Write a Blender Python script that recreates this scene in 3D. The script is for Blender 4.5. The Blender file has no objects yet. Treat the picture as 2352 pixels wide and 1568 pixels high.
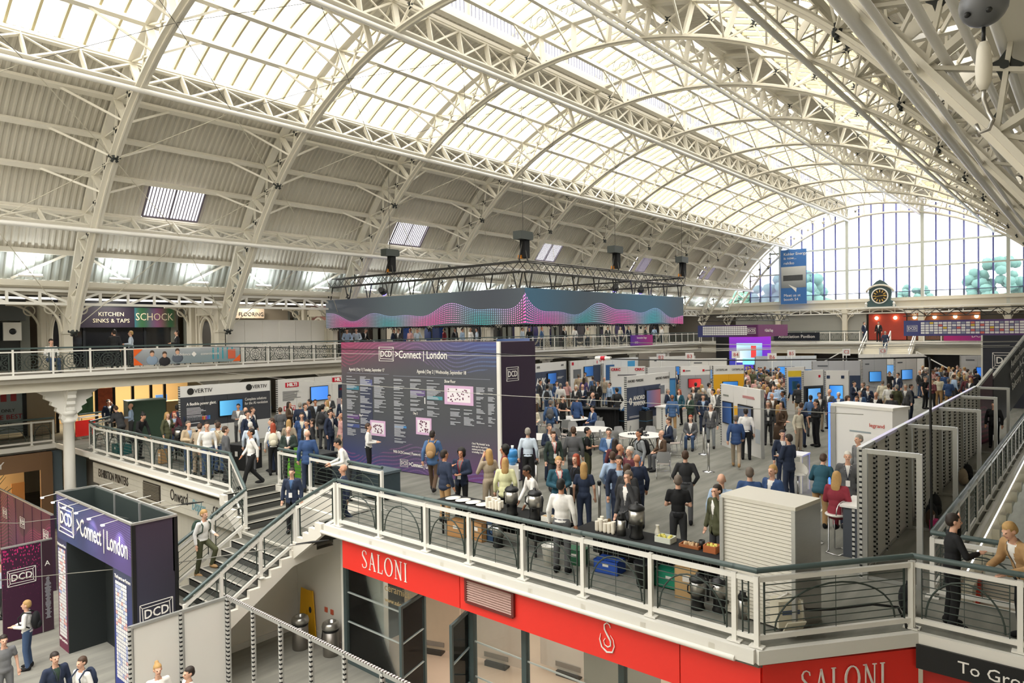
import bpy, bmesh, math, random
import numpy as np
from mathutils import Vector, Matrix
R=math.radians; PI=math.pi
random.seed(7)
scene=bpy.context.scene
col=scene.collection
# ---------------------------------------------------------------- camera, world, exposure
# hall frame: X runs down the hall, Y to the left, Z up; exhibition floor at z=0, lower floor at z=-3.8
H=4.6; FPX=1580.0; CX,CY=1176.0,784.0
yaw,pitch,roll=R(40.297),R(0.889),0.01343
f0=Vector((math.cos(yaw),math.sin(yaw),0)); r0=Vector((math.sin(yaw),-math.cos(yaw),0)); u0=Vector((0,0,1))
FW=f0*math.cos(pitch)-u0*math.sin(pitch); u1=u0*math.cos(pitch)+f0*math.sin(pitch)
RT=r0*math.cos(roll)-u1*math.sin(roll); UP=u1*math.cos(roll)+r0*math.sin(roll)
cam=bpy.data.objects.new('camera',bpy.data.cameras.new('camera')); col.objects.link(cam)
m=Matrix.Identity(4)
for i in range(3): m[i][0],m[i][1],m[i][2]=RT[i],UP[i],-FW[i]
m[2][3]=H; cam.matrix_world=m
cam.data.sensor_width=36; cam.data.lens=FPX/2352*36; cam.data.clip_end=600; cam.data.clip_start=.05
scene.camera=cam
w=bpy.data.worlds.new('World'); scene.world=w; w.use_nodes=True
bg=w.node_tree.nodes['Background']; bg.inputs[0].default_value=(1.0,0.99,0.968,1); bg.inputs[1].default_value=2.3
vs=scene.view_settings; vs.view_transform='Standard'; vs.look='None'; vs.gamma=1; vs.use_curve_mapping=False; vs.exposure=1.05
cy=scene.cycles
cy.max_bounces=6; cy.diffuse_bounces=4; cy.glossy_bounces=2; cy.transmission_bounces=3; cy.transparent_max_bounces=14
cy.caustics_reflective=False; cy.caustics_refractive=False; cy.sample_clamp_indirect=6.0
# sun behind thin cloud, shining softly through the roof glazing
sun=bpy.data.objects.new('sun',bpy.data.lights.new('sun','SUN')); col.objects.link(sun)
sun.data.energy=0.9; sun.data.angle=R(25); sun.data.color=(1,.95,.86); sun.rotation_euler=(R(12),R(-14),0); sun.location=(30,15,60)
# ---------------------------------------------------------------- helpers
def at(px,py,z=0.0):
    """floor point (height z) seen at a pixel of the 2352x1568 frame"""
    d=FW+RT*((px-CX)/FPX)-UP*((py-CY)/FPX); t=(z-H)/d.z
    return Vector((d.x*t,d.y*t,z))
def atX(px,py,X):
    d=FW+RT*((px-CX)/FPX)-UP*((py-CY)/FPX); t=X/d.x
    return Vector((X,d.y*t,H+d.z*t))
def atY(px,py,Y):
    d=FW+RT*((px-CX)/FPX)-UP*((py-CY)/FPX); t=Y/d.y
    return Vector((d.x*t,Y,H+d.z*t))
def lin(h):
    h=h.lstrip('#'); out=[]
    for i in (0,2,4):
        c=int(h[i:i+2],16)/255; out.append(c/12.92 if c<=.04045 else ((c+.055)/1.055)**2.4)
    return (*out,1)
MATS={}
def mat(name,hexc=None,rough=.6,metal=0,noise=0,scale=6,bump=0,alpha=None,emit=0,spec=.5,coat=0,stretch=None):
    if name in MATS: return MATS[name]
    M=bpy.data.materials.new(name); M.use_nodes=True; MATS[name]=M
    nt=M.node_tree; b=nt.nodes['Principled BSDF']; c=lin(hexc or '#888888')
    b.inputs['Base Color'].default_value=c; b.inputs['Roughness'].default_value=rough; b.inputs['Metallic'].default_value=metal
    b.inputs['Specular IOR Level'].default_value=spec
    if coat: b.inputs['Coat Weight'].default_value=coat
    if emit: b.inputs['Emission Color'].default_value=c; b.inputs['Emission Strength'].default_value=emit
    if alpha is not None: b.inputs['Alpha'].default_value=alpha
    if noise or bump:
        tc=nt.nodes.new('ShaderNodeTexCoord'); nz=nt.nodes.new('ShaderNodeTexNoise'); nz.inputs['Scale'].default_value=scale; nz.inputs['Detail'].default_value=5
        if stretch:
            mp=nt.nodes.new('ShaderNodeMapping'); mp.inputs['Scale'].default_value=stretch
            nt.links.new(tc.outputs['Object'],mp.inputs[0]); nt.links.new(mp.outputs[0],nz.inputs[0])
        else: nt.links.new(tc.outputs['Object'],nz.inputs[0])
        if noise:
            mx=nt.nodes.new('ShaderNodeMix'); mx.data_type='RGBA'
            mx.inputs[6].default_value=(*[x*(1-noise) for x in c[:3]],1); mx.inputs[7].default_value=(*[min(1,x*(1+noise)) for x in c[:3]],1)
            nt.links.new(nz.outputs[0],mx.inputs[0]); nt.links.new(mx.outputs[2],b.inputs['Base Color'])
            if emit: nt.links.new(mx.outputs[2],b.inputs['Emission Color'])
        if bump:
            bp=nt.nodes.new('ShaderNodeBump'); bp.inputs['Strength'].default_value=bump; bp.inputs['Distance'].default_value=.02
            nt.links.new(nz.outputs[0],bp.inputs['Height']); nt.links.new(bp.outputs[0],b.inputs['Normal'])
    return M
def paint(h,rough=.6): return mat('paint_'+h.lstrip('#'),h,rough,noise=.05,scale=3)
def pane(name,tint=(1,1,1),clear=.85,hexd='#f4f2ea',rough=.5):
    """sheet of glass or translucent roofing: clear share passes light straight, the rest scatters it"""
    if name in MATS: return MATS[name]
    M=bpy.data.materials.new(name); M.use_nodes=True; MATS[name]=M; nt=M.node_tree; nt.nodes.clear()
    o=nt.nodes.new('ShaderNodeOutputMaterial'); t=nt.nodes.new('ShaderNodeBsdfTransparent'); t.inputs[0].default_value=(*tint,1)
    d=nt.nodes.new('ShaderNodeBsdfDiffuse'); d.inputs[0].default_value=lin(hexd)
    g=nt.nodes.new('ShaderNodeBsdfGlossy'); g.inputs['Roughness'].default_value=.03; g.inputs[0].default_value=(.9,.95,1,1)
    mx=nt.nodes.new('ShaderNodeMixShader'); mx.inputs[0].default_value=clear; nt.links.new(d.outputs[0],mx.inputs[1]); nt.links.new(t.outputs[0],mx.inputs[2])
    fr=nt.nodes.new('ShaderNodeFresnel'); fr.inputs[0].default_value=1.35 if rough else 1.22
    m2=nt.nodes.new('ShaderNodeMixShader'); nt.links.new(fr.outputs[0],m2.inputs[0]); nt.links.new(mx.outputs[0],m2.inputs[1]); nt.links.new(g.outputs[0],m2.inputs[2])
    nt.links.new((mx if rough else m2).outputs[0],o.inputs[0])
    return M
def link(o): col.objects.link(o); return o
def thing(name,label,cat=None,loc=(0,0,0),rz=0,group=None,kind=None):
    o=link(bpy.data.objects.new(name,None)); o.location=loc; o.rotation_euler=(0,0,rz); o.empty_display_size=.1
    return tag(o,label,cat,group,kind)
def tag(o,label,cat=None,group=None,kind=None):
    if label: o['label']=label
    if cat: o['category']=cat
    if group: o['group']=group
    if kind: o['kind']=kind
    return o
def obj(name,me,parent=None,loc=None,rz=None,M=None,label=None):
    o=link(bpy.data.objects.new(name,me))
    if parent: o.parent=parent
    if M is not None: o.matrix_local=M
    if loc is not None: o.location=loc
    if rz is not None: o.rotation_euler=(0,0,rz)
    if label: o['label']=label
    return o
class MB:
    """mesh builder"""
    def __init__(s): s.v=[]; s.f=[]; s.sm=[]
    def add(s,vs,fs,smooth=False):
        n=len(s.v); s.v+= [tuple(q) for q in vs]; s.f+=[tuple(i+n for i in f) for f in fs]; s.sm+=[smooth]*len(fs); return s
    def box(s,c,d,rz=0,M=None):
        x,y,z=[k/2 for k in d]
        P=[Vector(p) for p in((-x,-y,-z),(x,-y,-z),(x,y,-z),(-x,y,-z),(-x,-y,z),(x,-y,z),(x,y,z),(-x,y,z))]
        if rz: Q=Matrix.Rotation(rz,3,'Z'); P=[Q@p for p in P]
        if M is not None: P=[M@p for p in P]
        return s.add([p+Vector(c) for p in P],[(0,3,2,1),(4,5,6,7),(0,1,5,4),(1,2,6,5),(2,3,7,6),(3,0,4,7)])
    def bx(s,x0,x1,y0,y1,z0,z1): return s.box(((x0+x1)/2,(y0+y1)/2,(z0+z1)/2),(abs(x1-x0),abs(y1-y0),abs(z1-z0)))
    def bar(s,a,b,w,h=None,up=(0,0,1)):
        """square-section bar from a to b"""
        h=h or w; B=basis(a,b,up); a=Vector(a); b=Vector(b)
        P=[]
        for q in (a,b):
            for i,j in((-1,-1),(1,-1),(1,1),(-1,1)): P.append(q+B[0]*(w/2*i)+B[1]*(h/2*j))
        return s.add(P,[(0,3,2,1),(4,5,6,7),(0,1,5,4),(1,2,6,5),(2,3,7,6),(3,0,4,7)])
    def tube(s,pts,r,n=8,caps=True,closed=False):
        """round tube through points; r a number or a list"""
        pts=[Vector(p) for p in pts]; k=len(pts); rs=r if isinstance(r,(list,tuple)) else [r]*k
        V=[]; prev=None
        for i,p in enumerate(pts):
            a=pts[(i-1)%k] if (i or closed) else p; b=pts[(i+1)%k] if (i<k-1 or closed) else p
            t=(b-a).normalized() if (b-a).length>1e-9 else Vector((0,0,1))
            u=prev if prev is not None else (Vector((0,0,1)) if abs(t.z)<.9 else Vector((1,0,0)))
            x=u.cross(t)
            if x.length<1e-6: x=Vector((1,0,0)).cross(t)
            x.normalize(); y=t.cross(x); prev=y
            for j in range(n):
                an=2*PI*j/n; V.append(p+x*(math.cos(an)*rs[i])+y*(math.sin(an)*rs[i]))
        F=[(i*n+j,i*n+(j+1)%n,((i+1)%k)*n+(j+1)%n,((i+1)%k)*n+j) for i in range(k if closed else k-1) for j in range(n)]
        s.add(V,F,True)
        if caps and not closed:
            n0=len(s.v)-len(V); s.f+=[tuple(n0+j for j in range(n))[::-1],tuple(n0+(k-1)*n+j for j in range(n))]; s.sm+=[False,False]
        return s
    def lathe(s,prof,c=(0,0,0),n=16,smooth=True):
        V=[];k=len(prof)
        for r,z in prof:
            for j in range(n): an=2*PI*j/n; V.append((c[0]+r*math.cos(an),c[1]+r*math.sin(an),c[2]+z))
        F=[(i*n+j,i*n+(j+1)%n,(i+1)*n+(j+1)%n,(i+1)*n+j) for i in range(k-1) for j in range(n)]
        s.add(V,F,smooth)
        n0=len(s.v)-len(V); s.f+=[tuple(n0+j for j in range(n))[::-1],tuple(n0+(k-1)*n+j for j in range(n))]; s.sm+=[False]*2
        return s
    def prism(s,poly,h,M):
        """polygon (2D) extruded by h along local z, placed by matrix M"""
        n=len(poly); P=[M@Vector((x,y,0)) for x,y in poly]+[M@Vector((x,y,h)) for x,y in poly]
        return s.add(P,[tuple(range(n))[::-1],tuple(range(n,2*n))]+[(i,(i+1)%n,n+(i+1)%n,n+i) for i in range(n)])
    def ell(s,c,r,n=10,m=6,M=None):
        V=[];F=[]
        for i in range(m+1):
            ph=PI*i/m
            for j in range(n):
                th=2*PI*j/n; p=Vector((r[0]*math.sin(ph)*math.cos(th),r[1]*math.sin(ph)*math.sin(th),r[2]*math.cos(ph)))
                V.append((M@p if M is not None else p)+Vector(c))
        F=[(i*n+j,(i+1)*n+j,(i+1)*n+(j+1)%n,i*n+(j+1)%n) for i in range(m) for j in range(n)]
        return s.add(V,F,True)
    def mesh(s,m,name='m'):
        me=bpy.data.meshes.new(name); me.from_pydata(s.v,[],s.f); me.polygons.foreach_set('use_smooth',s.sm)
        if m is not None: me.materials.append(m)
        me.update(); return me
    def build(s,name,m,parent=None,loc=None,rz=None,label=None): return obj(name,s.mesh(m,name),parent,loc,rz,None,label)
def basis(a,b,up=(0,0,1)):
    t=(Vector(b)-Vector(a)).normalized(); u=Vector(up)
    x=t.cross(u)
    if x.length<1e-5: x=t.cross(Vector((1,0,0)))
    x.normalize(); y=x.cross(t).normalized()
    return x,y,t
_unit={}
def unit(kind,m):
    k=(kind,m.name)
    if k in _unit: return _unit[k]
    b=MB()
    if kind=='box': b.box((0,0,0),(1,1,1))
    elif kind=='rod': b.tube([(0,0,-.5),(0,0,.5)],.5,6)
    elif kind=='pipe': b.tube([(0,0,-.5),(0,0,.5)],.5,12)
    elif kind=='leaf':   # spindle-shaped cast strut
        P=[]; zs=(-.5,-.3,0,.3,.5); ws=(.22,.42,.5,.42,.22)
        for z_,w_ in zip(zs,ws): P+=[(-w_,-.5,z_),(w_,-.5,z_),(w_,.5,z_),(-w_,.5,z_)]
        F=[(4*i+j,4*i+(j+1)%4,4*i+4+(j+1)%4,4*i+4+j) for i in range(4) for j in range(4)]+[(3,2,1,0),(16,17,18,19)]
        b.add(P,F)
    elif kind=='star':   # four-pointed cast rosette with a boss
        pl=[]
        for i in range(8): an=PI/4*i+PI/4; r_=.62 if i%2==0 else .3; pl.append((r_*math.cos(an),r_*math.sin(an)))
        b.prism(pl,.5,Matrix.Translation((0,0,-.25))); b.tube([(0,0,-.6),(0,0,.6)],.16,8)
    me=b.mesh(m,kind); _unit[k]=me; return me
def beam(name,a,b,w,h,m,parent=None,up=(0,0,1),kind='box',label=None):
    """a straight member from a to b that shares one unit mesh"""
    a=Vector(a); b=Vector(b); x,y,t=basis(a,b,up); L=(b-a).length; c=(a+b)/2
    if parent: c=c-Vector(parent.location)
    M=Matrix(((x.x*w,y.x*h,t.x*L,c.x),(x.y*w,y.y*h,t.y*L,c.y),(x.z*w,y.z*h,t.z*L,c.z),(0,0,0,1)))
    return obj(name,unit(kind,m),parent,M=M,label=label)
def copy_tree(o,parent=None):
    c=o.copy(); link(c); c.parent=parent
    for ch in o.children: copy_tree(ch,c)
    return c
_txt={}
def text(name,s,size,m,parent,M,align='CENTER',extr=.004,shear=0,bold=0,sx=1.0):
    """flat lettering as a mesh; M places it (x right, y up, z out)"""
    k=(s,size,m.name,align,extr,shear,bold,sx)
    if k not in _txt:
        cu=bpy.data.curves.new('t','FONT'); cu.body=s; cu.size=size; cu.align_x=align; cu.align_y='CENTER'; cu.extrude=extr; cu.resolution_u=2; cu.shear=shear; cu.offset=bold
        o=bpy.data.objects.new('t',cu); me=bpy.data.meshes.new_from_object(o); bpy.data.objects.remove(o); bpy.data.curves.remove(cu)
        if sx!=1.0: me.transform(Matrix.Diagonal((sx,1,1,1)))
        me.materials.clear(); me.materials.append(m); _txt[k]=me
    return obj(name,_txt[k],parent,M=M)
def face(o,xdir,n=None):
    """placement matrix: origin o, x along xdir (horizontal), y up, z out of the wall"""
    x=Vector(xdir).normalized(); y=Vector((0,0,1)); z_=x.cross(y)
    M=Matrix.Identity(4)
    for i in range(3): M[i][0],M[i][1],M[i][2],M[i][3]=x[i],y[i],z_[i],o[i]
    return M
# ---------------------------------------------------------------- common materials
WHITE=mat('white_ironwork','#e3ded0',.5,noise=.04,scale=2)
WHITE2=mat('white_gloss_paint','#ebe9e2',.35,noise=.03,scale=2)
CREAM=mat('cream_plaster','#dcd6c6',.7,noise=.05,scale=1.5)
WALLW=mat('white_wall_paint','#e9e5db',.7,noise=.03,scale=1.2)
GREY=mat('grey_cladding','#cdc8bb',.62,noise=.12,scale=.8,stretch=(6,.4,.4))
GREYL=mat('galvanised_sheet','#c6cac4',.35,.25,noise=.22,scale=1.2,stretch=(5,.5,.5))
DGREEN=mat('dark_green_rail','#4f5f5e',.32,noise=.05,scale=3)
IRON=mat('dark_green_iron','#39443f',.5,noise=.1,scale=5)
BLACK=mat('black_metal','#17181a',.42)
BLACKC=mat('black_cloth','#141517',.9,noise=.2,scale=14)
STEEL=mat('brushed_steel','#b9b7b2',.28,.9,noise=.1,scale=9,stretch=(1,1,12))
CHROME=mat('chrome','#d6d7d8',.12,1)
ALU=mat('aluminium_profile','#bfc0bd',.35,.6,noise=.05,scale=4)
ROOFW=pane('translucent_roofing',(1,.99,.965),.80)
GLASS=pane('window_glass',(.93,.97,.97),.985,rough=0)
DARKG=mat('tinted_glass','#20262a',.08,0,spec=.8)
# ---------------------------------------------------------------- roof: iron ribs, lattice girders, cladding, glazing
YC,ZC,RI,RO=15.13,.11,15.0,16.15
XR=[9.32+6.2*i for i in range(-2,11)]; XE=71.4
WR=1.042   # the right half of the vault is a touch wider
def pol(a,r,x=0):
    c=r*math.cos(R(a)); return Vector((x,YC+(c if c>0 else c*WR),ZC+r*math.sin(R(a))))
A0=34.0; ST=5.6
def inner(i): return pol(A0+ST*i,RI)
def outer(i): return pol(A0+ST*i,RO)
def mir(p): return Vector((p.x,YC-(p.y-YC)*WR,p.z))
LEG_I=[pol(A0,RI),Vector((0,28.2,7.6)),Vector((0,28.85,6.7)),Vector((0,29.5,5.75)),Vector((0,30.05,4.8))]
LEG_O=[pol(A0,RO),Vector((0,29.05,8.25)),Vector((0,29.6,7.2)),Vector((0,30.1,6.2)),Vector((0,30.5,5.3))]
def sweep_plate(pts,w,t,name,m,parent):
    """flat plate of width w along X following a Y-Z polyline"""
    b=MB(); V=[]; n=len(pts)
    for i,p in enumerate(pts):
        a=pts[max(i-1,0)]; c=pts[min(i+1,n-1)]; d=(c-a).normalized(); nr=Vector((0,-d.z,d.y))
        for sx,st in((-1,-1),(1,-1),(1,1),(-1,1)): V.append((sx*w/2,p.y+nr.y*st*t/2,p.z+nr.z*st*t/2))
    F=[(4*i+j,4*i+(j+1)%4,4*i+4+(j+1)%4,4*i+4+j) for i in range(n-1) for j in range(4)]+[(3,2,1,0),(4*n-4,4*n-3,4*n-2,4*n-1)]
    b.add(V,F); return b.mesh(m,name)
arc_i=[inner(k/2) for k in range(0,41)]; arc_o=[outer(k/2) for k in range(0,41)]
prof_i=LEG_I[::-1][:-1]+arc_i+[mir(p) for p in LEG_I[1:]]
prof_o=LEG_O[::-1][:-1]+arc_o+[mir(p) for p in LEG_O[1:]]
ME_I=sweep_plate(prof_i,.34,.07,'inner_chord',WHITE,None); ME_O=sweep_plate(prof_o,.30,.10,'outer_chord',WHITE,None)
ME_W=sweep_plate([p+Vector((0,0,0)) for p in prof_i],.05,.20,'inner_web',WHITE,None)
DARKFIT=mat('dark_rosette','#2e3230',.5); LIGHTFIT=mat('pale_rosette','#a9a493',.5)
def scroll():
    b=MB()
    for s in(1,-1):
        pts=[];
        for k in range(26):
            t=k/25*2.6*PI; r_=.34*(1-k/30); pts.append((0,s*(.55+r_*math.cos(t+2.2)),.05+r_*math.sin(t+2.2)))
        b.tube(pts,.022,5)
        b.tube([(0,s*.9,-.3),(0,s*1.1,.0),(0,s*1.0,.3),(0,s*.85,.42)],.018,5)
        b.tube([(0,0,-.42),(0,s*.14,-.05),(0,s*.3,.3),(0,s*.18,.42)],.02,5)
    b.ell((0,0,.05),(.03,.12,.2),6,5)
    return b.mesh(mat('scroll_iron','#9a9a8c',.5),'scrollwork')
ME_SC=scroll()
b=MB(); b.ell((0,0,0),(.16,.12,.12),8,6)
for a in range(6): b.tube([(0,0,0),(.2*math.cos(R(60*a)),0,.2*math.sin(R(60*a)))],.05,5)
ME_KN=b.mesh(DARKFIT,'knuckle')
ords=['','first','second','third','fourth','fifth','sixth','seventh','eighth','ninth','tenth','eleventh','twelfth','end']
for n,x in enumerate(XR):
    if n<2: continue
    vis=n-1
    t=thing('roof_rib',('white lattice iron roof rib against the far end window' if n==12 else
        'white lattice iron roof rib, '+ords[vis]+' from the left edge'),kind='structure',loc=(x,YC,0),group='arched ribs of the hall roof')
    L=Vector((0,-YC,0))
    for nm,me in(('inner_chord',ME_I),('outer_chord',ME_O),('chord_web',ME_W)): obj(nm,me,t,loc=L)
    X=Vector((x,0,0))
    for side in(0,1):
        for k in range(4):
            i0,i1,o0,o1=LEG_I[k],LEG_I[k+1],LEG_O[k],LEG_O[k+1]
            if side: i0,i1,o0,o1=map(mir,(i0,i1,o0,o1))
            if side==0 or n<=8:
                beam('brace',X+i0,X+o1,.05,.09,WHITE,t,(1,0,0)); beam('brace',X+o0,X+i1,.05,.09,WHITE,t,(1,0,0))
            beam('strut',X+o1,X+i1,.09,.2,WHITE,t,(1,0,0),'leaf')
            if k<3:
                c=(i0+i1+o0+o1)/4; d=(i1-i0).normalized(); nr=Vector((0,-d.z,d.y))
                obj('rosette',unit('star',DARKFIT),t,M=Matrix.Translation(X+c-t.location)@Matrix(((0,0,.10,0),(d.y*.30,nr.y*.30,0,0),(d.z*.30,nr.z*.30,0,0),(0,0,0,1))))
    for k in range(0,21):
        beam('strut',X+inner(k),X+outer(k),.10,.24,WHITE,t,(1,0,0),'leaf')
        if k<20:
            crown=k in(9,10)
            if not crown:
                beam('brace',X+inner(k),X+outer(k+1),.05,.08,WHITE,t,(1,0,0)); beam('brace',X+outer(k),X+inner(k+1),.05,.08,WHITE,t,(1,0,0))
                c=(inner(k)+inner(k+1)+outer(k)+outer(k+1))/4; d=(inner(k+1)-inner(k)).normalized(); nr=Vector((0,-d.z,d.y))
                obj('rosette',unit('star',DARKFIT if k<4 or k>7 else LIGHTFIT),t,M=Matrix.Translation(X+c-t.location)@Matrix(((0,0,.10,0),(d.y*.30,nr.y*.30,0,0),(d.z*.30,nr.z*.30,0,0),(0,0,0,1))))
        if k%4 and 1<=k<=19 and n<12:   # knee braces down from the purlin to the inner chord
            for s in(-1,1): beam('knee_brace',X+outer(k)+Vector((s*1.75,0,0)),X+inner(k)+Vector((s*.1,0,0)),.06,.07,WHITE,t)
    for q in(inner(2),LEG_I[-1],inner(18),mir(LEG_I[-1])):
        obj('knuckle',ME_KN,t,loc=X+q-t.location)
    # scrollwork above the crown of the rib
    for k,a in enumerate((79.5,86.5,93.5,100.5)):
        p=pol(a,16.75); obj('scrollwork',ME_SC,t,M=Matrix.Translation(X+p-t.location)@Matrix.Rotation(R(a-90),4,'X'))
# purlins and longitudinal lattice girders
t=thing('ceiling','pale barrel vault of corrugated cladding and translucent glazing over the hall',kind='structure')
for k in range(0,21):
    for dz in(0,):
        beam('purlin',outer(k)+Vector((XR[1]-6.2,0,.02)),outer(k)+Vector((XE,0,.02)),.16,.16,WHITE,t,up=outer(k)-Vector((0,YC,ZC)))
PIPE=mat('white_service_pipe','#eeece6',.35)
glab=['low on the left slope','at the foot of the left glazing','beside the left ridge strip','beside the right ridge strip','at the foot of the right glazing','low on the right slope']
for gi,k in enumerate((0,4,8,12,16,20)):
    g=thing('roof_girder','white lattice girder running the length of the hall, '+glab[gi],kind='structure',loc=(0,inner(k).y,inner(k).z),group='lengthwise lattice girders of the roof')
    n_=(outer(k)-inner(k)).normalized(); x0=XR[1]-6.2
    lo=inner(k)+n_*.06; hi=outer(k)-n_*.1
    beam('bottom_chord',lo+Vector((x0,0,0)),lo+Vector((XE,0,0)),.2,.06,WHITE,g,up=n_)
    beam('top_chord',hi+Vector((x0,0,0)),hi+Vector((XE,0,0)),.12,.1,WHITE,g,up=n_)
    pc=inner(k)-n_*.14
    beam('service_pipe',pc+Vector((x0,0,-.02)),pc+Vector((XE+.3,0,-.02)),.17,.17,PIPE,g,kind='pipe')
    for i in range(0,11):
        for q in range(4):
            xa=XR[1]+6.2*i+1.55*q
            a=lo+Vector((xa,0,0)); b=hi+Vector((xa+1.55,0,0)); c=hi+Vector((xa,0,0)); d=lo+Vector((xa+1.55,0,0))
            beam('diagonal',a,b,.07,.09,WHITE,g,up=n_.cross(Vector((1,0,0)))); 
            if gi<4 or i<6: beam('tie_bar',c,d,.05,.05,WHITE,g,up=n_.cross(Vector((1,0,0))))
            if q: beam('strut',a,c,.06,.2,WHITE,g,up=n_.cross(Vector((1,0,0))),kind='leaf')
# corrugated cladding sheets, one per bay and strip, sharing meshes
def corr(x0,x1,prof,pitch,amp,m,name):
    """corrugations run down the slope; prof: Y-Z points with outward normals"""
    b=MB(); xs=[];hs=[]; n=max(1,round((x1-x0)/pitch)); p=(x1-x0)/n
    for i in range(n):
        for fx,h in((0,0),(.3,0),(.45,1),(.85,1)): xs.append(x0+(i+fx)*p); hs.append(h)
    xs.append(x1); hs.append(0); V=[];k=len(xs)
    for q,(pt) in enumerate(prof):
        a=prof[max(q-1,0)]; c=prof[min(q+1,len(prof)-1)]; d=(c-a).normalized(); nr=Vector((0,d.z,-d.y))
        for x,h in zip(xs,hs): V.append((x,pt.y+nr.y*h*amp,pt.z+nr.z*h*amp))
    F=[(i*k+j,i*k+j+1,(i+1)*k+j+1,(i+1)*k+j) for i in range(len(prof)-1) for j in range(k-1)]
    b.add(V,F); return b.mesh(m,name)
RS=16.36
def arcp(a0,a1,r,n): return [pol(a0+(a1-a0)*i/n,r) for i in range(n+1)]
low=[Vector((0,29.62,7.78)),Vector((0,29.2,8.6)),pol(A0,RS)]          # below the first girder
ME_LOW=corr(0,6.2,low,.21,.045,GREY,'lower_sheet')
ME_B=corr(0,6.2,arcp(A0,A0+ST,RS,2),.21,.045,GREY,'sheet'); ME_B1=corr(0,2.0,arcp(A0,A0+ST,RS,2),.21,.045,GREY,'sheet'); ME_B2=corr(0,2.05,arcp(A0,A0+ST,RS,2),.21,.045,GREY,'sheet')
ME_C=corr(0,6.2,arcp(A0+ST,A0+4*ST,RS,6),.21,.045,GREY,'sheet')
ME_D=corr(0,6.2,arcp(73.2,79.6,RS,2),.21,.045,GREY,'ridge_strip')
ME_LIT=corr(0,6.2,[Vector((0,30.25,6.72)),Vector((0,29.72,7.72))],.27,.07,GREYL,'eaves_sheet')
MIRM=Matrix.Translation((0,YC*(1+WR),0))@Matrix.Diagonal((1,-WR,1,1))
winx=[]
for i in range(-1,10):
    x=XR[2]+6.2*(i)
    for side in(0,1):
        for me,nm in((ME_LOW,'cladding_sheet'),(ME_C,'cladding_sheet'),(ME_D,'ridge_sheet'),(ME_LIT,'eaves_sheet')):
            M=Matrix.Translation((x,0,0)); obj(nm,me,t,M=(MIRM@M if side else M))
        if i%2==0 or i==-1:
            if i>=0 : 
                M=Matrix.Translation((x,0,0)); obj('cladding_sheet',ME_B1,t,M=(MIRM@M if side else M))
                M=Matrix.Translation((x+4.15,0,0)); obj('cladding_sheet',ME_B2,t,M=(MIRM@M if side else M))
                if side==0: winx.append(x+2.0)
            else: M=Matrix.Translation((x,0,0)); obj('cladding_sheet',ME_B,t,M=(MIRM@M if side else M))
        else: M=Matrix.Translation((x,0,0)); obj('cladding_sheet',ME_B,t,M=(MIRM@M if side else M))
# skylights let into the cladding
SKY=pane('skylight_glass',(.97,.97,1),.9); FR=mat('skylight_frame','#6d6675',.5)
for n,x in enumerate(winx):
    w_=thing('window_%d'%(n+1),'barred skylight in the left roof slope, '+['nearest and brightest','second','third','fourth','fifth and farthest'][n]+' from the left',kind='structure',loc=(x,pol(36.8,RS).y,pol(36.8,RS).z))
    a=pol(34.4,16.28);b=pol(39.4,16.28); up=(a-Vector((0,YC,ZC)))
    p=MB(); p.add([a+Vector((x,0,0)),a+Vector((x+2.15,0,0)),b+Vector((x+2.15,0,0)),b+Vector((x,0,0))],[(0,1,2,3)]); p.v=[tuple(Vector(q)-w_.location) for q in p.v]; p.build('pane',SKY,w_)
    for q in range(18):
        xx=x+2.15*q/17; e=.07 if q in(0,8,17) else .035
        beam('glazing_bar',a+Vector((xx,0,0)),b+Vector((xx,0,0)),e,.05,FR,w_,up=up)
    for q in(a,b): beam('frame_rail',q+Vector((x,0,0)),q+Vector((x+2.15,0,0)),.08,.07,FR,w_,up=up)
# glazing between girders: translucent sheets on cream bars
GBAR=mat('cream_glazing_bar','#cfc49c',.55,noise=.06,scale=2)
def strip(a0,a1,r,w_,n=6):
    b=MB(); P=[pol(a0+(a1-a0)*i/n,r) for i in range(n+1)]; V=[]
    for p in P: V+=[(0,p.y,p.z),(w_,p.y,p.z)]
    b.add(V,[(2*i,2*i+1,2*i+3,2*i+2) for i in range(n)]); return b.mesh(ROOFW,'roof_pane')
def gbar(a0,a1,r,n=6): return sweep_plate([pol(a0+(a1-a0)*i/n,r) for i in range(n+1)],.075,.14,'glazing_bar',GBAR,None)
W9=6.2/9
for nm,(a0,a1,r) in dict(a=(56.2,73.3,16.42),).items():
    mp=strip(a0,a1,r,W9); mb=gbar(a0,a1,r-.07)
    for i in range(-1,10):
        for q in range(9):
            x=XR[2]+6.2*i+W9*q
            for side in(0,1):
                M=Matrix.Translation((x,0,0)); M=MIRM@M if side else M
                obj('roof_pane',mp,t,M=M)
                if q: obj('glazing_bar',mb,t,M=M)
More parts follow.
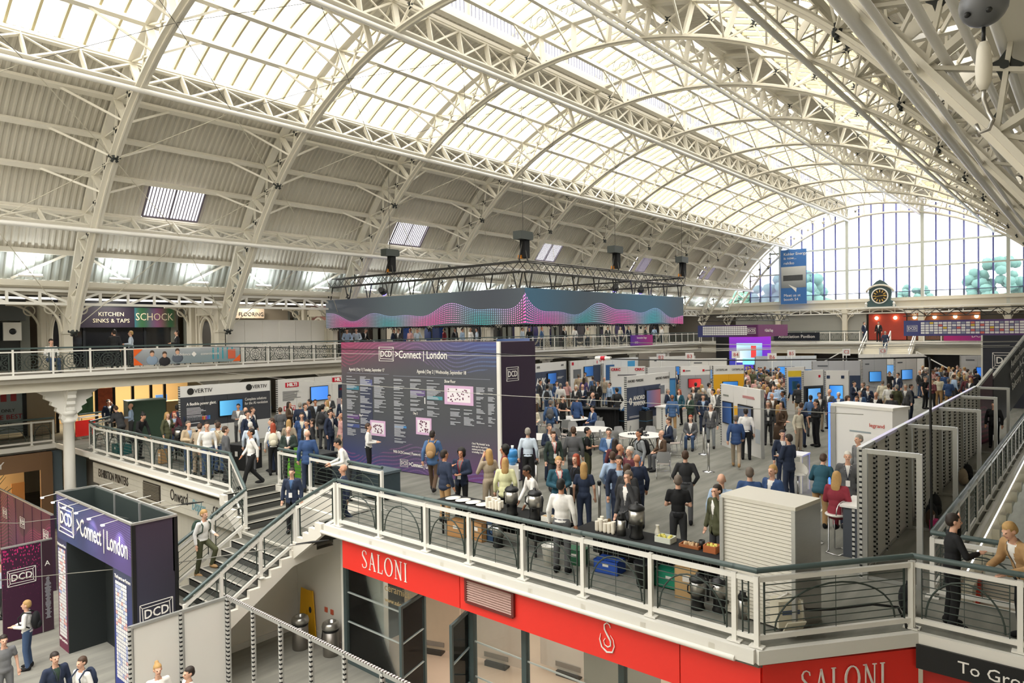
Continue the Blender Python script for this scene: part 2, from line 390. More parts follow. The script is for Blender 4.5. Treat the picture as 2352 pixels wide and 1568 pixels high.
# ridge lantern: upright clerestory windows and a glazed cap
lan=thing('roof_lantern','raised glazed lantern along the ridge of the hall roof',kind='structure')
yl=17.75; zl0,zl1=16.2,17.05
FRL=mat('lantern_frame','#cfc6ae',.55); LOUV=mat('lantern_bar','#8d8fa0',.5)
mcap=MB(); cap=[Vector((0,yl,zl1)),Vector((0,16.6,17.45)),Vector((0,YC,17.6)),Vector((0,2*YC-16.6,17.45)),Vector((0,2*YC-yl,zl1))]
V=[]
for p in cap: V+=[(0,p.y,p.z),(W9,p.y,p.z)]
mcap.add(V,[(2*i,2*i+1,2*i+3,2*i+2) for i in range(4)]); mcap=mcap.mesh(ROOFW,'lantern_pane')
mcb=sweep_plate([p-Vector((0,0,.08)) for p in cap],.07,.12,'lantern_bar',GBAR,None)
mside=MB(); mside.add([(0,yl,zl0),(3.1,yl,zl0),(3.1,yl,zl1),(0,yl,zl1)],[(0,1,2,3)]); mside=mside.mesh(SKY,'clerestory_pane')
mlv=MB()
for q in range(1,15): mlv.bar((3.1*q/15,yl-.03,zl0),(3.1*q/15,yl-.03,zl1),.04,.04)
mlv=mlv.mesh(LOUV,'bars')
for i in range(-1,10):
    x=XR[2]+6.2*i
    for q in range(9):
        obj('lantern_pane',mcap,lan,M=Matrix.Translation((x+W9*q,0,0))); obj('glazing_bar',mcb,lan,M=Matrix.Translation((x+W9*q,0,0)))
    for s in(0,1):
        for hlf in(0,1):
            M=Matrix.Translation((x+3.1*hlf,0,0)); M=MIRM@M if s else M
            obj('clerestory_pane',mside,lan,M=M); o=obj('bars',mlv,lan,M=M); o['kind']='stuff'
            beam('post',(x+3.1*hlf,yl if not s else 2*YC-yl,zl0),(x+3.1*hlf,yl if not s else 2*YC-yl,zl1),.2,.12,FRL,lan)
for s in(1,-1):
    y_=YC+s*(yl-YC)
    for z_ in(zl0,zl1): beam('sill',(XR[1]-6.2,y_,z_),(XE,y_,z_),.16,.12,FRL,lan)
    beam('curb',(XR[1]-6.2,y_,16.1),(XE,y_,16.1),.3,.3,WHITE,lan)
# eaves: beam, gutter board
for s in(0,1):
    e=thing('trim_%d'%(s+1),'white eaves beam above the %s gallery colonnade'%('left','right')[s],kind='structure')
    if not s: TR1=e
    f=(lambda y:y) if not s else (lambda y:2*YC-y)
    beam('ledge',(XR[0],f(29.65),7.76),(XE,f(29.65),7.76),.25,.18,WHITE,e)
    beam('eaves_beam',(XR[0],f(30.2),6.62),(XE,f(30.2),6.62),.35,.22,CREAM,e)
    beam('gutter_board',(XR[0],f(30.45),6.36),(XE,f(30.45),6.36),.06,.34,mat('grey_beige_board','#a8a294',.7),e)  # gutter board in plain grey-beige
for i in range(-1,10):
    for xa,xb in((.35,2.0),(5.85,4.2)): beam('eaves_brace',(XR[2]+6.2*i+xa,29.6,7.68),(XR[2]+6.2*i+xb,29.98,6.75),.06,.09,WHITE,TR1)
# wind-bracing tie rods crossing the bays of the left slope
ROD=mat('tie_rod','#c9c3b2',.5)
for i in range(0,9):
    x=XR[2]+6.2*(i-1)
    tr=thing('tie_rod',None,kind='structure',loc=(x,28,8)); tr['label']='thin crossed tie rods under the left roof slope, bay %d from the left edge'%(i+1)
    a=Vector((x,30.0,4.9)); b=inner(2)+Vector((x,0,-.1)); c=inner(0)+Vector((x+3.1,0,-.1)); d=inner(4)+Vector((x+3.1,0,-.1))
    for p,q in((a,c),(b,c),(b,d),(a+Vector((6.2,0,0)),c),(b+Vector((6.2,0,0)),c),(b+Vector((6.2,0,0)),d)): beam('rod',p,q,.028,.028,ROD,tr,kind='rod')
    if i<6:
        e=inner(6)+Vector((x,0,-.1)); g=inner(8)+Vector((x+3.1,0,-.1))
        for p,q in((e,d),(e+Vector((6.2,0,0)),d),(e,g),(e+Vector((6.2,0,0)),g)): beam('rod',p,q,.02,.02,mat('dark_wire','#5c5a54',.5),tr,kind='rod')
# ---------------------------------------------------------------- floors
def carpet(name,c1,c2,rough=.85):
    M=bpy.data.materials.new(name); M.use_nodes=True; nt=M.node_tree; b=nt.nodes['Principled BSDF']; b.inputs['Roughness'].default_value=rough; b.inputs['Specular IOR Level'].default_value=.25
    g=nt.nodes.new('ShaderNodeNewGeometry'); mp=nt.nodes.new('ShaderNodeMapping'); mp.inputs['Scale'].default_value=(.35,2.2,1); nz=nt.nodes.new('ShaderNodeTexNoise'); nz.inputs['Scale'].default_value=1.6; nz.inputs['Detail'].default_value=6
    nt.links.new(g.outputs['Position'],mp.inputs[0]); nt.links.new(mp.outputs[0],nz.inputs[0])
    mx=nt.nodes.new('ShaderNodeMix'); mx.data_type='RGBA'; mx.inputs[6].default_value=lin(c1); mx.inputs[7].default_value=lin(c2)
    cr=nt.nodes.new('ShaderNodeMapRange'); cr.inputs[1].default_value=.3; cr.inputs[2].default_value=.7
    nt.links.new(nz.outputs[0],cr.inputs[0]); nt.links.new(cr.outputs[0],mx.inputs[0]); nt.links.new(mx.outputs[2],b.inputs['Base Color'])
    nz2=nt.nodes.new('ShaderNodeTexNoise'); nz2.inputs['Scale'].default_value=90; bp=nt.nodes.new('ShaderNodeBump'); bp.inputs['Strength'].default_value=.25; bp.inputs['Distance'].default_value=.01
    nt.links.new(g.outputs['Position'],nz2.inputs[0]); nt.links.new(nz2.outputs[0],bp.inputs['Height']); nt.links.new(bp.outputs[0],b.inputs['Normal'])
    return M
CARPET=carpet('grey_exhibition_carpet','#74746d','#8d8c84'); VINYL=carpet('grey_lower_floor','#82817a','#9a988f',.55)
def slab(poly,z0,z1): b=MB(); b.prism(poly,z1-z0,Matrix.Translation((0,0,z0))); return b
FP=[(0,34.6),(0,44),(72,44),(72,-9),(46,-9),(46,2.05),(13.45,2.05),(13.45,-9),(11.8,-9),(11.8,2.1),(9.75,3.7),(9.75,14.35),(11.3,14.35),(11.3,19.35),(10.0,19.35),(10.0,34.6)]
tag(slab(FP[::-1],-.3,0).build('floor',CARPET),'grey carpeted floor of the exhibition hall',kind='structure')
b=MB(); b.bx(-12,16,-12,46,-4.0,-3.8); b.bx(16,48,-12,3,-4.0,-3.8); tag(b.build('floor_lower',VINYL),'pale grey floor of the level below the exhibition hall',kind='structure')
# white slab edge, drain pipe and brackets along the balcony edges
SE=thing('trim_3','white painted edge of the floor slab along the balconies',kind='structure')
def edge(a,b_,z=-.11,h=.2,t=.12,m=WHITE2): beam('slab_edge',(*a,z),(*b_,z),t,h,m,SE)
edge((9.68,14.2),(9.68,3.72)); edge((9.68,3.7),(11.78,2.05)); edge((11.78,2.05),(11.78,-9)); edge((9.93,30.6),(9.93,19.4)); edge((9.93,34.4),(9.93,30.6)); edge((0,34.5),(9.9,34.5)); edge((13.45,1.98),(46,1.98)); edge((13.5,2.0),(13.5,-9))
for (x,y0,y1) in((9.63,14.3,4.0),(9.86,30.3,19.6)): beam('drain_pipe',(x,y0,-.2),(x,y1,-.2),.09,.09,WHITE2,SE,kind='pipe')
for k in range(9): beam('bracket',(9.63,13.6-1.15*k,-.12),(9.63,13.5-1.15*k,-.12),.02,.1,WHITE,SE)
# ---------------------------------------------------------------- galleries
GF=3.22; GY=29.9
SOFF=mat('soffit_grey','#9c978b',.8,noise=.05,scale=1)
for nm,poly,lb in(('floor_gallery_left',[(-6,GY),(66,GY),(66,44),(-6,44)],'white edged gallery floor along the left side of the hall'),('floor_gallery_end',[(64.2,2),(72,2),(72,GY),(64.2,GY)],'white edged gallery floor across the far end of the hall')):
    g=thing(nm,lb,kind='structure'); slab(poly,GF-.32,GF).build('slab',SOFF,g)
    if 'left' in nm:
        beam('nosing',(-6,GY-.04,GF-.07),(64.1,GY-.04,GF-.07),.12,.14,WHITE2,g); beam('fascia',(-6,GY+.35,GF-.42),(64.3,GY+.35,GF-.42),.12,.52,CREAM,g)
        beam('conduit',(-6,GY+.22,GF-.24),(64,GY+.22,GF-.24),.05,.05,WHITE,g,kind='rod')
        for i in range(-1,9): beam('cross_beam',(XR[2]+6.2*i,GY+.4,GF-.5),(XR[2]+6.2*i,43,GF-.5),.3,.45,CREAM,g)
        beam('rear_beam',(-6,34.2,GF-.5),(66,34.2,GF-.5),.2,.4,CREAM,g)
    else:
        beam('nosing',(64.16,2,GF-.07),(64.16,GY,GF-.07),.12,.16,WHITE2,g); beam('fascia',(64.5,2,GF-.6),(64.5,GY,GF-.6),.12,.75,CREAM,g); beam('fascia',(64.35,2,GF-.95),(64.35,GY,GF-.95),.1,.1,WHITE,g)
        for y in(5.55,11.86,18.2,24.5): beam('cross_beam',(64.5,y,GF-.5),(71,y,GF-.5),.3,.4,CREAM,g)
# ---------------------------------------------------------------- columns under and on the left gallery
def bracket_mesh():
    b=MB(); pl=[(-.2,-1.0),(-.3,-.85),(-.26,-.7),(-.45,-.55),(-.42,-.42),(-.62,-.3),(-.58,-.18),(-.82,-.05),(-.8,.08),(-1.0,.2),(-.98,.34),(-1.02,.42),(1.02,.42),(.98,.34),(1.0,.2),(.8,.08),(.82,-.05),(.58,-.18),(.62,-.3),(.42,-.42),(.45,-.55),(.26,-.7),(.3,-.85),(.2,-1.0)]
    b.prism(pl,.3,Matrix(((1,0,0,0),(0,0,-1,.15),(0,1,0,0),(0,0,0,1))))
    return b.mesh(WHITE2,'bracket')
MBR=bracket_mesh()
b=MB(); b.lathe([(.3,0),(.3,.12),(.24,.2),(.22,.3),(.2,3.6),(.19,5.0),(.25,5.04),(.25,5.12),(.21,5.16),(.22,5.3),(.3,5.36),(.3,5.44),(.24,5.5),(.24,5.9)],n=20); MCOL=b.mesh(WHITE2,'shaft')
UC=mat('cream_column','#d3cdbd',.6,noise=.04,scale=2)
BR=MB()
for k in range(10):
    a0,a1=R(90*k/10),R(90*(k+1)/10); p=lambda a:(1.15-1.15*math.cos(a)+.18 if 0 else .18+1.15*(1-math.cos(a)),0,-1.15+1.15*math.sin(a))
    BR.bar(p(a0),p(a1),.07,.09,up=(0,1,0))
pts=[(.18+.36+.2*math.cos(R(a)),0,-.24+.2*math.sin(R(a))) for a in range(0,360,24)]; BR.tube(pts,.03,5,closed=True)
BR.bar((.18,0,-.03),(1.35,0,-.03),.06,.06); MARB=BR.mesh(UC,'arch_bracket')
def oval_mesh():
    b=MB(); pts=[(0,1.1+.62*math.cos(R(a)),1.25+.95*math.sin(R(a))) for a in range(0,360,12)]
    b.tube(pts,.075,6,closed=True)
    for y in(.18,2.02): b.bar((0,y,0),(0,y,2.75),.12,.12)
    for z_ in(.1,2.35,2.7): b.bar((0,.12,z_),(0,2.08,z_),.12,.1)
    b.bx(-.03,.03,.2,2.0,2.38,2.7)
    for y in(.38,1.82): b.bar((0,y,.1),(0,y,2.35),.06,.06)
    return b.mesh(UC,'screen')
MOV=oval_mesh()
cl=['first','second','third','fourth','fifth','sixth','seventh','eighth','ninth']
for i,x in enumerate(XR[2:11]):
    if i<3:
        c=thing('column','white cast iron column with scrolled bracket under the left gallery, '+cl[i]+' from the left edge',kind='structure',loc=(x,30.9,0 if i else -3.8))
        if i==0: obj('shaft',MCOL,c,loc=(0,0,0)); obj('bracket',MBR,c,loc=(0,0,6.06)); o=obj('bracket',MBR,c,loc=(0,0,6.06),rz=R(90)); o.scale=(.55,1,1)
        else: o=obj('shaft',MCOL,c,loc=(0,0,0)); o.scale=(1,1,.4); obj('bracket',MBR,c,loc=(0,0,2.26))
        q=MB(); q.box((0,0,6.42 if i==0 else 2.62),(2.1,.42,.28)); q.box((0,-.22,6.3 if i==0 else 2.5),(.4,.14,.5)); q.build('capital',WHITE2,c)
    else:
        c=thing('column','white square column under the left gallery, '+cl[i]+' from the left edge',kind='structure',loc=(x,30.9,0))
        q=MB(); q.box((0,0,1.35),(.42,.42,2.7)); q.box((0,0,2.5),(.9,.5,.3)); q.build('shaft',WHITE2,c)
    u=thing('gallery_column','cream iron column with arched brackets on the left gallery, '+cl[i]+' from the left edge',kind='structure',loc=(x,30.85,GF))
    q=MB(); q.box((0,0,1.4),(.3,.34,2.8)); q.box((0,0,.15),(.4,.44,.3)); q.box((0,0,1.55),(.38,.42,.12)); q.box((0,0,2.75),(.42,.46,.4)); q.build('shaft',UC,u)
    for s in(0,1): obj('arch_bracket',MARB,u,loc=(0,0,2.72),rz=s*PI)
    p=thing('pilaster','cream pilaster and oval screen behind the gallery column, '+cl[i]+' from the left edge',kind='structure',loc=(x,31.05,GF))
    obj('oval_screen',MOV,p); q=MB(); q.box((0,2.45,1.45),(.42,.5,2.9)); q.build('shaft',UC,p)
    for s in(0,1): obj('arch_bracket',MARB,p,loc=(0,2.45,2.72),rz=s*PI)
# lattice girder above the gallery columns
for i in range(-1,9):
    x=XR[2]+6.2*i
    g=thing('gallery_girder','white lattice girder above the left gallery, '+(['bay at the left edge']+['bay %s from the left'%c for c in cl])[i+1],kind='structure',loc=(x,30.3,6.0))
    beam('top_chord',(x,30.3,6.36),(x+6.2,30.3,6.36),.1,.1,WHITE2,g); beam('bottom_chord',(x,30.3,5.86),(x+6.2,30.3,5.86),.12,.1,WHITE2,g)
    for q in range(6):
        xa=x+6.2*q/6; xb=xa+6.2/6
        beam('post',(xa,30.3,5.88),(xa,30.3,6.34),.09,.09,WHITE2,g); beam('brace',(xa,30.3,5.88 if q<3 else 6.34),(xb,30.3,6.34 if q<3 else 5.88),.07,.09,WHITE2,g)
# gallery shop fronts at the back of the left gallery
SH=34.6
DK=mat('dark_shopfront','#24272c',.3); BEIGE=mat('beige_panel','#b5a894',.7); STRIPE=mat('grey_fluted_panel','#6f7169',.7); NAVY=mat('navy_panel','#1f2a52',.4)
wallg=thing('wall_left','back wall of the left gallery with its line of shop fronts',kind='structure')
b=MB(); b.bx(-6,72,38.2,38.4,GF,6.4); b.build('back_wall',BEIGE,wallg)
b=MB(); b.bx(-6,72,30.6,38.4,6.5,6.6); b.build('soffit',SOFF,wallg)
shopcols=[('#5d6160','#2a2d2e'),('#1c1f2b','#15171c'),('#8a8070','#33302c'),('#6a3a2c','#2a2422'),('#2e4a86','#1c2f5c'),('#4a4c50','#24262a'),('#39408a','#20234a'),('#5a5560','#2c2a33'),('#3a3560','#241f42'),('#4a4a55','#25252b')]
for i in range(-1,9):
    x=XR[2]+6.2*i; c1,c2=shopcols[i+1]
    fa=mat('shop_fascia_%d'%(i+1),c1,.5); gl=mat('shop_glass_%d'%(i+1),c2,.12,spec=.7)
    beam('shop_fascia',(x+.4,SH,5.75),(x+5.8,SH,5.75),.15,.9,fa,wallg)
    n=4
    for q in range(n):
        xa=x+.5+5.2*q/n; beam('shop_pane',(xa+.02,SH+.05,4.26),(xa+5.2/n-.04,SH+.05,4.26),.05,2.05,gl,wallg); beam('shop_post',(xa,SH,GF),(xa,SH,5.35),.07,.1,DK,wallg)
    for e in(x+.05,x+5.95): beam('fluted_panel',(e-.35 if e>x+3 else e,SH+.02,4.6),(e if e>x+3 else e+.35,SH+.02,4.6),.1,2.75,STRIPE,wallg)
# ---------------------------------------------------------------- far end wall with the great window
ew=thing('wall_end','cream end wall of the hall below the great arched window',kind='structure')
beam('spandrel',(71.4,-8,6.6),(71.4,38,6.6),.3,1.2,CREAM,ew); beam('moulding',(71.2,-8,6.95),(71.2,38,6.95),.15,.14,WHITE,ew); beam('moulding',(71.2,-8,6.25),(71.2,38,6.25),.15,.18,WHITE,ew)
b=MB(); b.bx(71.6,71.8,-8,44,-.2,6.2); b.build('back_wall',mat('end_wall_dark','#5e5850',.8),ew)
for a in range(0,181,6): pass
def endpanel(y0,y1,z0,z1,m,nm,par,x=71.45): beam(nm,(x,y0,(z0+z1)/2),(x,y1,(z0+z1)/2),.03,z1-z0,m,par)
def archz(y):
    d=abs(y-YC); d=d if y>YC else d/WR
    return ZC+math.sqrt(max(0,16.0**2-d*d)) if d<12.9 else max(3,9.05-(d-13.2)*1.7)
gw=thing('window_end','great arched end window with blue-white panes looking out on trees',kind='structure',loc=(71.45,YC,7.2))
MULL=mat('pale_mullion','#c9cdc4',.5); BLUEM=mat('blue_grey_glazing_bar','#6d74b4',.5)
EG=pane('end_window_glass',(.93,.95,1.0),.93,'#eef0ff'); BL=pane('window_blind',(.90,.88,.99),.72,'#e6e2f6')
ys=[];y=YC-15.2
step=6.3/6
for k in range(-12,13):
    y=15.03+step*k; zt=archz(y)
    if zt<7.6: continue
    if k%6==3: beam('mullion',(71.4,y,6.2),(71.4,y,zt),.26,.3,MULL,gw)
    else: beam('glazing_bar',(71.42,y,7.2),(71.42,y,zt),.13,.12,BLUEM,gw); beam('bar_foot',(71.4,y,7.2),(71.4,y,7.75),.15,.12,mat('slate_blue','#59627f',.5),gw)
    ys.append(y)
for z_,t_ in((9.95,.13),(12.1,.16)):
    d=math.sqrt(16.0**2-(z_-ZC)**2)-.1; beam('transom',(71.38,YC-d*WR,z_),(71.38,YC+d,z_),.2,t_,MULL,gw)
beam('sill_rail',(71.36,YC-14.2,7.72),(71.36,YC+13.8,7.72),.08,.07,mat('slate_blue','#59627f',.5),gw)
for a,b_ in zip(ys,ys[1:]):
    zt=max(7.3,(archz(a)+archz(b_))/2)
    for z0,z1 in((7.2,9.95),(9.95,12.1),(12.1,16.2)):
        if zt<=z0: continue
        z1=min(z1,zt); m_=BL if (z0>12 and (a>13 or a<12) and 9<a<17) or (9<z0<10 and 16.5<a<18) or (z0<8 and a>24.4) else EG
        endpanel(a+.03,b_-.03,z0+.03,z1-.02,m_,'window_pane',gw,71.46)
# colonnade of the end gallery
for k,y in enumerate((24.5,18.2,11.86,5.55)):
    u=thing('end_column','cream column with arched brackets on the end gallery, '+['left of the blue banner foot','right of the blue banner','right of the clock','near the right edge'][k],kind='structure',loc=(70.6,y,GF))
    q=MB(); q.box((0,0,1.5),(.4,.4,3.0)); q.box((0,0,2.75),(.5,.5,.3)); q.build('shaft',UC,u)
    for s in(0,1): obj('arch_bracket',MARB,u,loc=(0,0,2.75),rz=R(90)+s*PI)
g=thing('end_girder','white lattice girder above the end gallery',kind='structure',loc=(70.6,15,6))
beam('top_chord',(70.6,0,6.3),(70.6,31,6.3),.1,.1,WHITE2,g); beam('bottom_chord',(70.6,0,5.8),(70.6,31,5.8),.12,.12,WHITE2,g)
for k in range(-3,27):
    y=11.86+1.05*k; 
    if not 0<=y<=30: continue
    beam('post',(70.6,y,5.8),(70.6,y,6.3),.06,.07,WHITE2,g); up_=(k%6)<3; beam('brace',(70.6,y,5.8 if up_ else 6.28),(70.6,y+1.05,6.28 if up_ else 5.8),.06,.07,WHITE2,g)
# shops below and on the end gallery, seen far off
wf=thing('wall_end_shops','shop fronts and display wall under the far end gallery',kind='structure')
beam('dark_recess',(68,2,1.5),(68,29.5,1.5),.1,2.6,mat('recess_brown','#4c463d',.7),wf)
for k,(y0,y1,c) in enumerate(((28.5,25,'#6e5638'),(24.6,20.2,'#8d6b3f'),(19.8,17.3,'#5b5348'),(13.2,11,'#5f5a52'),(10.5,6.5,'#3d3f42'),(5.6,2.4,'#47443f'))): beam('shop_window',(67.8,y0,1.7),(67.8,y1,1.7),.08,1.5,mat('end_shop_%d'%k,c,.5,noise=.3,scale=4),wf)
RED=mat('red_brick_panel','#a33a2c',.6,noise=.3,scale=3); BRN=mat('brown_timber','#7a4b34',.6,noise=.3,scale=3)
beam('red_shopfront',(70.9,16.2,4.5),(70.9,13.1,4.5),.08,2.4,RED,wf); beam('timber_shopfront',(70.9,13.0,4.5),(70.9,7.5,4.5),.08,2.4,BRN,wf); beam('grey_shopfront',(70.9,29,4.5),(70.9,16.4,4.5),.08,2.4,mat('end_grey','#9a9a94',.6,noise=.15,scale=2),wf)
GLOBE=mat('globe_lamp','#ffdca0',.4,emit=6)
for k in range(6):
    y=15.5-1.55*k; q=MB(); q.ell((0,0,0),(.16,.16,.16),10,6); lg=tag(q.build('globe_lamp',GLOBE,loc=(70.7,y,5.32)),'round warm globe lamp on the red shopfront of the end gallery, %s in its row'%['first','second','third','fourth','fifth','sixth'][k],'lamp','globe lamps of the end shopfront')
# outside: trees beyond the end window and a pale terrace
LEAF=mat('pale_foliage','#5f8577',.8,noise=.25,scale=2)
random.seed(3)
for k,(y,h,r_) in enumerate(((36,16,7),(28,9.5,3),(22,14,4),(10,17,5),(0,16.5,5),(-9,15.5,5),(-19,15,5),(-29,16,5),(48,15,6))):
    tr=thing('tree','pale green leafy tree outside the end window, '+['far left','small one left of the clock','between banner and clock','right of the clock','second right of the clock','third right of the clock','fourth right of the clock','far right','outermost left'][k],'tree',loc=(112+6*(k%3),y,-4),group='trees outside the window')
    q=MB(); q.tube([(0,0,0),(.1,0,h*.4),(0,.2,h*.7)],[.4,.3,.15],7); q.build('trunk',BRN,tr)
    q=MB()
    for j in range(90):
        a,b_,c=[random.gauss(0,1) for _ in range(3)]; n_=math.sqrt(a*a+b_*b_+c*c); rr=random.uniform(.5,1)
        q.ell((a/n_*r_*.6*rr,b_/n_*r_*.75*rr,h*.78+c/n_*h*.3*rr),(r_*.15,r_*.15,r_*.13),6,4)
    q.build('crown',LEAF,tr)
b=MB(); b.bx(73,140,-60,60,-4.2,-4); tag(b.build('ground',mat('pale_ground','#b8bdb8',.9)),'pale ground outside beyond the end window',kind='structure')
b=MB(); b.bx(100,101,-30,60,-4,6.5); tag(b.build('terrace_wall',mat('pale_blue_terrace','#c9d8dd',.8)),'pale terrace wall outside below the trees','wall')
# ---------------------------------------------------------------- railings
HOOP={}
def hoop(w,h):
    k=(round(w,1),round(h,1))
    if k not in HOOP:
        b=MB(); b.tube([(w/2*math.cos(R(a)),0,h*math.sin(R(a))) for a in range(0,181,12)],.014,5); HOOP[k]=b.mesh(IRON,'hoop')
    return HOOP[k]
def railing(label,posts,group=None,hand=True,hoops=True,rods=7,name='railing'):
    """posts: list of (x,y,z) foot points"""
    P=[Vector(p) for p in posts]; t=thing(name,label,'railing',loc=P[0],group=group)
    for p in P:
        beam('post',p+Vector((0,0,0)),p+Vector((0,0,1.02)),.07,.07,WHITE2,t); beam('base_plate',p,p+Vector((0,0,.02)),.2,.13,WHITE2,t)
    for a,b in zip(P,P[1:]):
        d=b-a; flat=Vector((d.x,d.y,0)).normalized(); U=Vector((0,0,1)); L=d.length
        if hand: beam('handrail',a+U*1.1-flat*.02,b+U*1.1+flat*.02,.085,.085,DGREEN,t,kind='pipe')
        beam('top_rail',a+U*.97,b+U*.97,.055,.07,WHITE2,t); beam('bottom_rail',a+U*.13,b+U*.13,.055,.07,WHITE2,t)
        e0=a+d*(.12/L); e1=b-d*(.12/L)
        for q in(e0,e1): beam('upright',q+U*.16,q+U*.93,.035,.012,IRON,t,up=flat)
        for k in range(rods):
            z_=.22+.66*k/(rods-1) if rods>1 else .5
            beam('rod',e0+U*z_,e1+U*z_,.016,.016,IRON,t,kind='rod')
        if hoops and L>.8:
            o=obj('hoop',hoop(L*.78,.62),t,loc=(a+b)/2-P[0]+U*.2); o.rotation_euler=(0,0,math.atan2(d.y,d.x))
            if abs(d.z)<.01: beam('mid_rod',(a+b)/2+U*.16,(a+b)/2+U*.93,.01,.01,IRON,t,kind='rod')
    return t
ysB=[13.75,12.25,10.72,9.46,8.08,6.74,5.43,4.05,3.72]
railing('white post balcony railing with dark green handrail above the red shop fascia',[(9.76,y,0) for y in ysB]+[(11.82,2.14,0)])
railing('white post railing along the near edge of the footbridge at lower right',[(11.86,2.12,0),(11.86,.8,0),(11.86,-.6,0),(11.86,-2,0)])
railing('white post railing along the far edge of the footbridge behind the two people',[(13.38,2.1,0),(13.38,.7,0),(13.38,-.7,0),(13.38,-2,0)])
railing('long white railing with lilac lit handrail beside the right-hand void',[(13.42+1.4*k,2.1,0) for k in range(0,23)],hoops=False)
railing('white balcony railing above the exhibition printers sign',[(10.02,30.3-1.36*k,0) for k in range(0,9)])
railing('short white railing at the left corner of the printers balcony',[(10.05,30.35,0),(10.3,31.6,0),(11.4,32.6,0)],hoops=False)
railing('white railing behind the stair landing, at the head of the stairs',[(11.34,19.0,0),(11.34,17.35,0),(11.34,15.7,0),(11.34,14.1,0)])
railing('white walkway railing at the left edge below the gallery',[(2.6,34.45,0),(4.2,34.45,0),(5.8,34.45,0),(7.4,34.45,0),(9.0,34.45,0),(9.8,34.45,0)])
railing('short white railing beside the red panel under the left gallery',[(10.9,34.75,0),(12.1,35.2,0)],hoops=False)
b=MB(); b.bx(-.02,.02,-.45,.45,0,.7); tag(b.build('red_panel',mat('red_sheet','#e0261f',.5),loc=(11.1,34.6,.15),rz=R(-75)),'bright red sheet behind the railing under the left gallery','panel')
# ---------------------------------------------------------------- stairs
ST_=thing('staircase','grey carpeted staircase with pale nosings up to the exhibition floor','staircase',loc=(9.57,16.8,-3.8))
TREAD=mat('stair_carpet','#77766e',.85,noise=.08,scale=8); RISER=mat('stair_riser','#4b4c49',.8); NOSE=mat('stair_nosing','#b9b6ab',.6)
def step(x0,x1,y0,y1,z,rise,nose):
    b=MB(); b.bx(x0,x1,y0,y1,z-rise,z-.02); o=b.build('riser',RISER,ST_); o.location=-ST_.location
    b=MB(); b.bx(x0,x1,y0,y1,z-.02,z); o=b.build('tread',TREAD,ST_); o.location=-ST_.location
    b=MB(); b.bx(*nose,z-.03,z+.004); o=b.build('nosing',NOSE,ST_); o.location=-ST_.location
rz_=.1735
for k in range(8):        # lower flight, descending towards the camera
    x1=9.57-.29*k; step(x1-.31,x1-.0,15.65,18.0,-.85-rz_*(k+1),rz_,(x1-.31,x1-.25,15.65,18.0))
b=MB(); b.bx(9.57,11.25,15.65,18.0,-1.02,-.87); o=b.build('landing',TREAD,ST_); o.location=-ST_.location
b=MB(); b.bx(9.55,9.62,15.65,18.0,-.9,-.845); o=b.build('nosing',NOSE,ST_); o.location=-ST_.location
for k in range(5):        # left and right upper flights
    y=18.0+.27*k; step(9.75,11.25,y,y+.29,-.68+.17*k,.17,(9.75,11.25,y,y+.06))
    y=15.65-.27*k; step(9.75,11.25,y-.29,y,-.68+.17*k,.17,(9.75,11.25,y-.06,y))
for k in range(9):        # foot of the stairs, turning left behind the gateway
    y=18.05+.27*k; step(7.3,8.5,y,y+.28,-2.24-.1735*(k+1)+.1735*0,.1735,(7.3,8.5,y+.22,y+.28))
# walls round the stairs
sw=thing('wall_stair','white plaster walls carrying the staircase',kind='structure')
def wl(nm,x0,x1,y0,y1,z0,z1,m=WALLW): b=MB(); b.bx(x0,x1,y0,y1,z0,z1); return b.build(nm,m,sw)
wl('landing_wall',11.25,11.4,14.0,19.4,-3.8,-.02)
tops=[p for k in range(7,-1,-1) for p in((9.57-.29*(k+1),-.88-rz_*(k+1)),(9.57-.29*k,-.88-rz_*(k+1)))]
pl=[(7.25,-2.75),(7.25,-2.3)]+tops+[(9.57,-.9),(10.3,-.9),(10.3,-1.2),(9.6,-1.3)]   # stringer under the lower flight
for y_,nm in((15.64,'stringer'),(18.14,'stringer')):
    q=MB(); q.prism(pl,.12,Matrix(((1,0,0,0),(0,0,-1,y_),(0,1,0,0),(0,0,0,1)))); q.build(nm,WALLW,sw)
q=MB(); q.prism([(7.25,-2.7),(7.25,-2.5),(9.57,-1.1),(11.25,-1.1),(11.25,-1.25),(9.6,-1.25)],2.4,Matrix(((1,0,0,0),(0,0,-1,18.05),(0,1,0,0),(0,0,0,1)))); q.build('flight_soffit',WALLW,sw)
q=MB(); q.prism([(7.25,-3.8),(7.25,-2.55),(9.57,-1.15),(10.95,-1.15),(10.95,-3.8)],.1,Matrix(((1,0,0,0),(0,0,-1,17.5),(0,1,0,0),(0,0,0,1)))); q.build('under_stair_wall',WALLW,sw)
ys_=[p for k in range(5) for p in((15.65-.27*k,-.68+.17*k-.02),(15.65-.27*(k+1),-.68+.17*k-.02))]
pl=[(15.66,-1.2),(15.66,-.85)]+ys_+[(14.3,-.02),(14.3,-.3)]
MY=Matrix(((0,0,1,9.62),(1,0,0,0),(0,1,0,0),(0,0,0,1)))
q=MB(); q.prism(pl,.12,MY); q.build('upper_stringer',WALLW,sw); q=MB(); q.prism([(2*16.825-y,z_) for y,z_ in pl][::-1],.12,MY); q.build('upper_stringer',WALLW,sw)
wl('lower_wall',10.9,11.0,14.66,17.45,-3.8,-.3); wl('shop_return_wall',10.5,10.95,14.66,14.76,-3.8,-.3)
skirt=mat('skirting_white','#e4e2db',.5); beam('skirting',(10.88,14.8,-3.72),(10.88,17.4,-3.72),.03,.16,skirt,sw)
beam('skirting',(7.3,17.38,-3.72),(10.85,17.38,-3.72),.03,.16,skirt,sw)
def srail(label,pts): return railing(label,pts,hoops=False,rods=5)
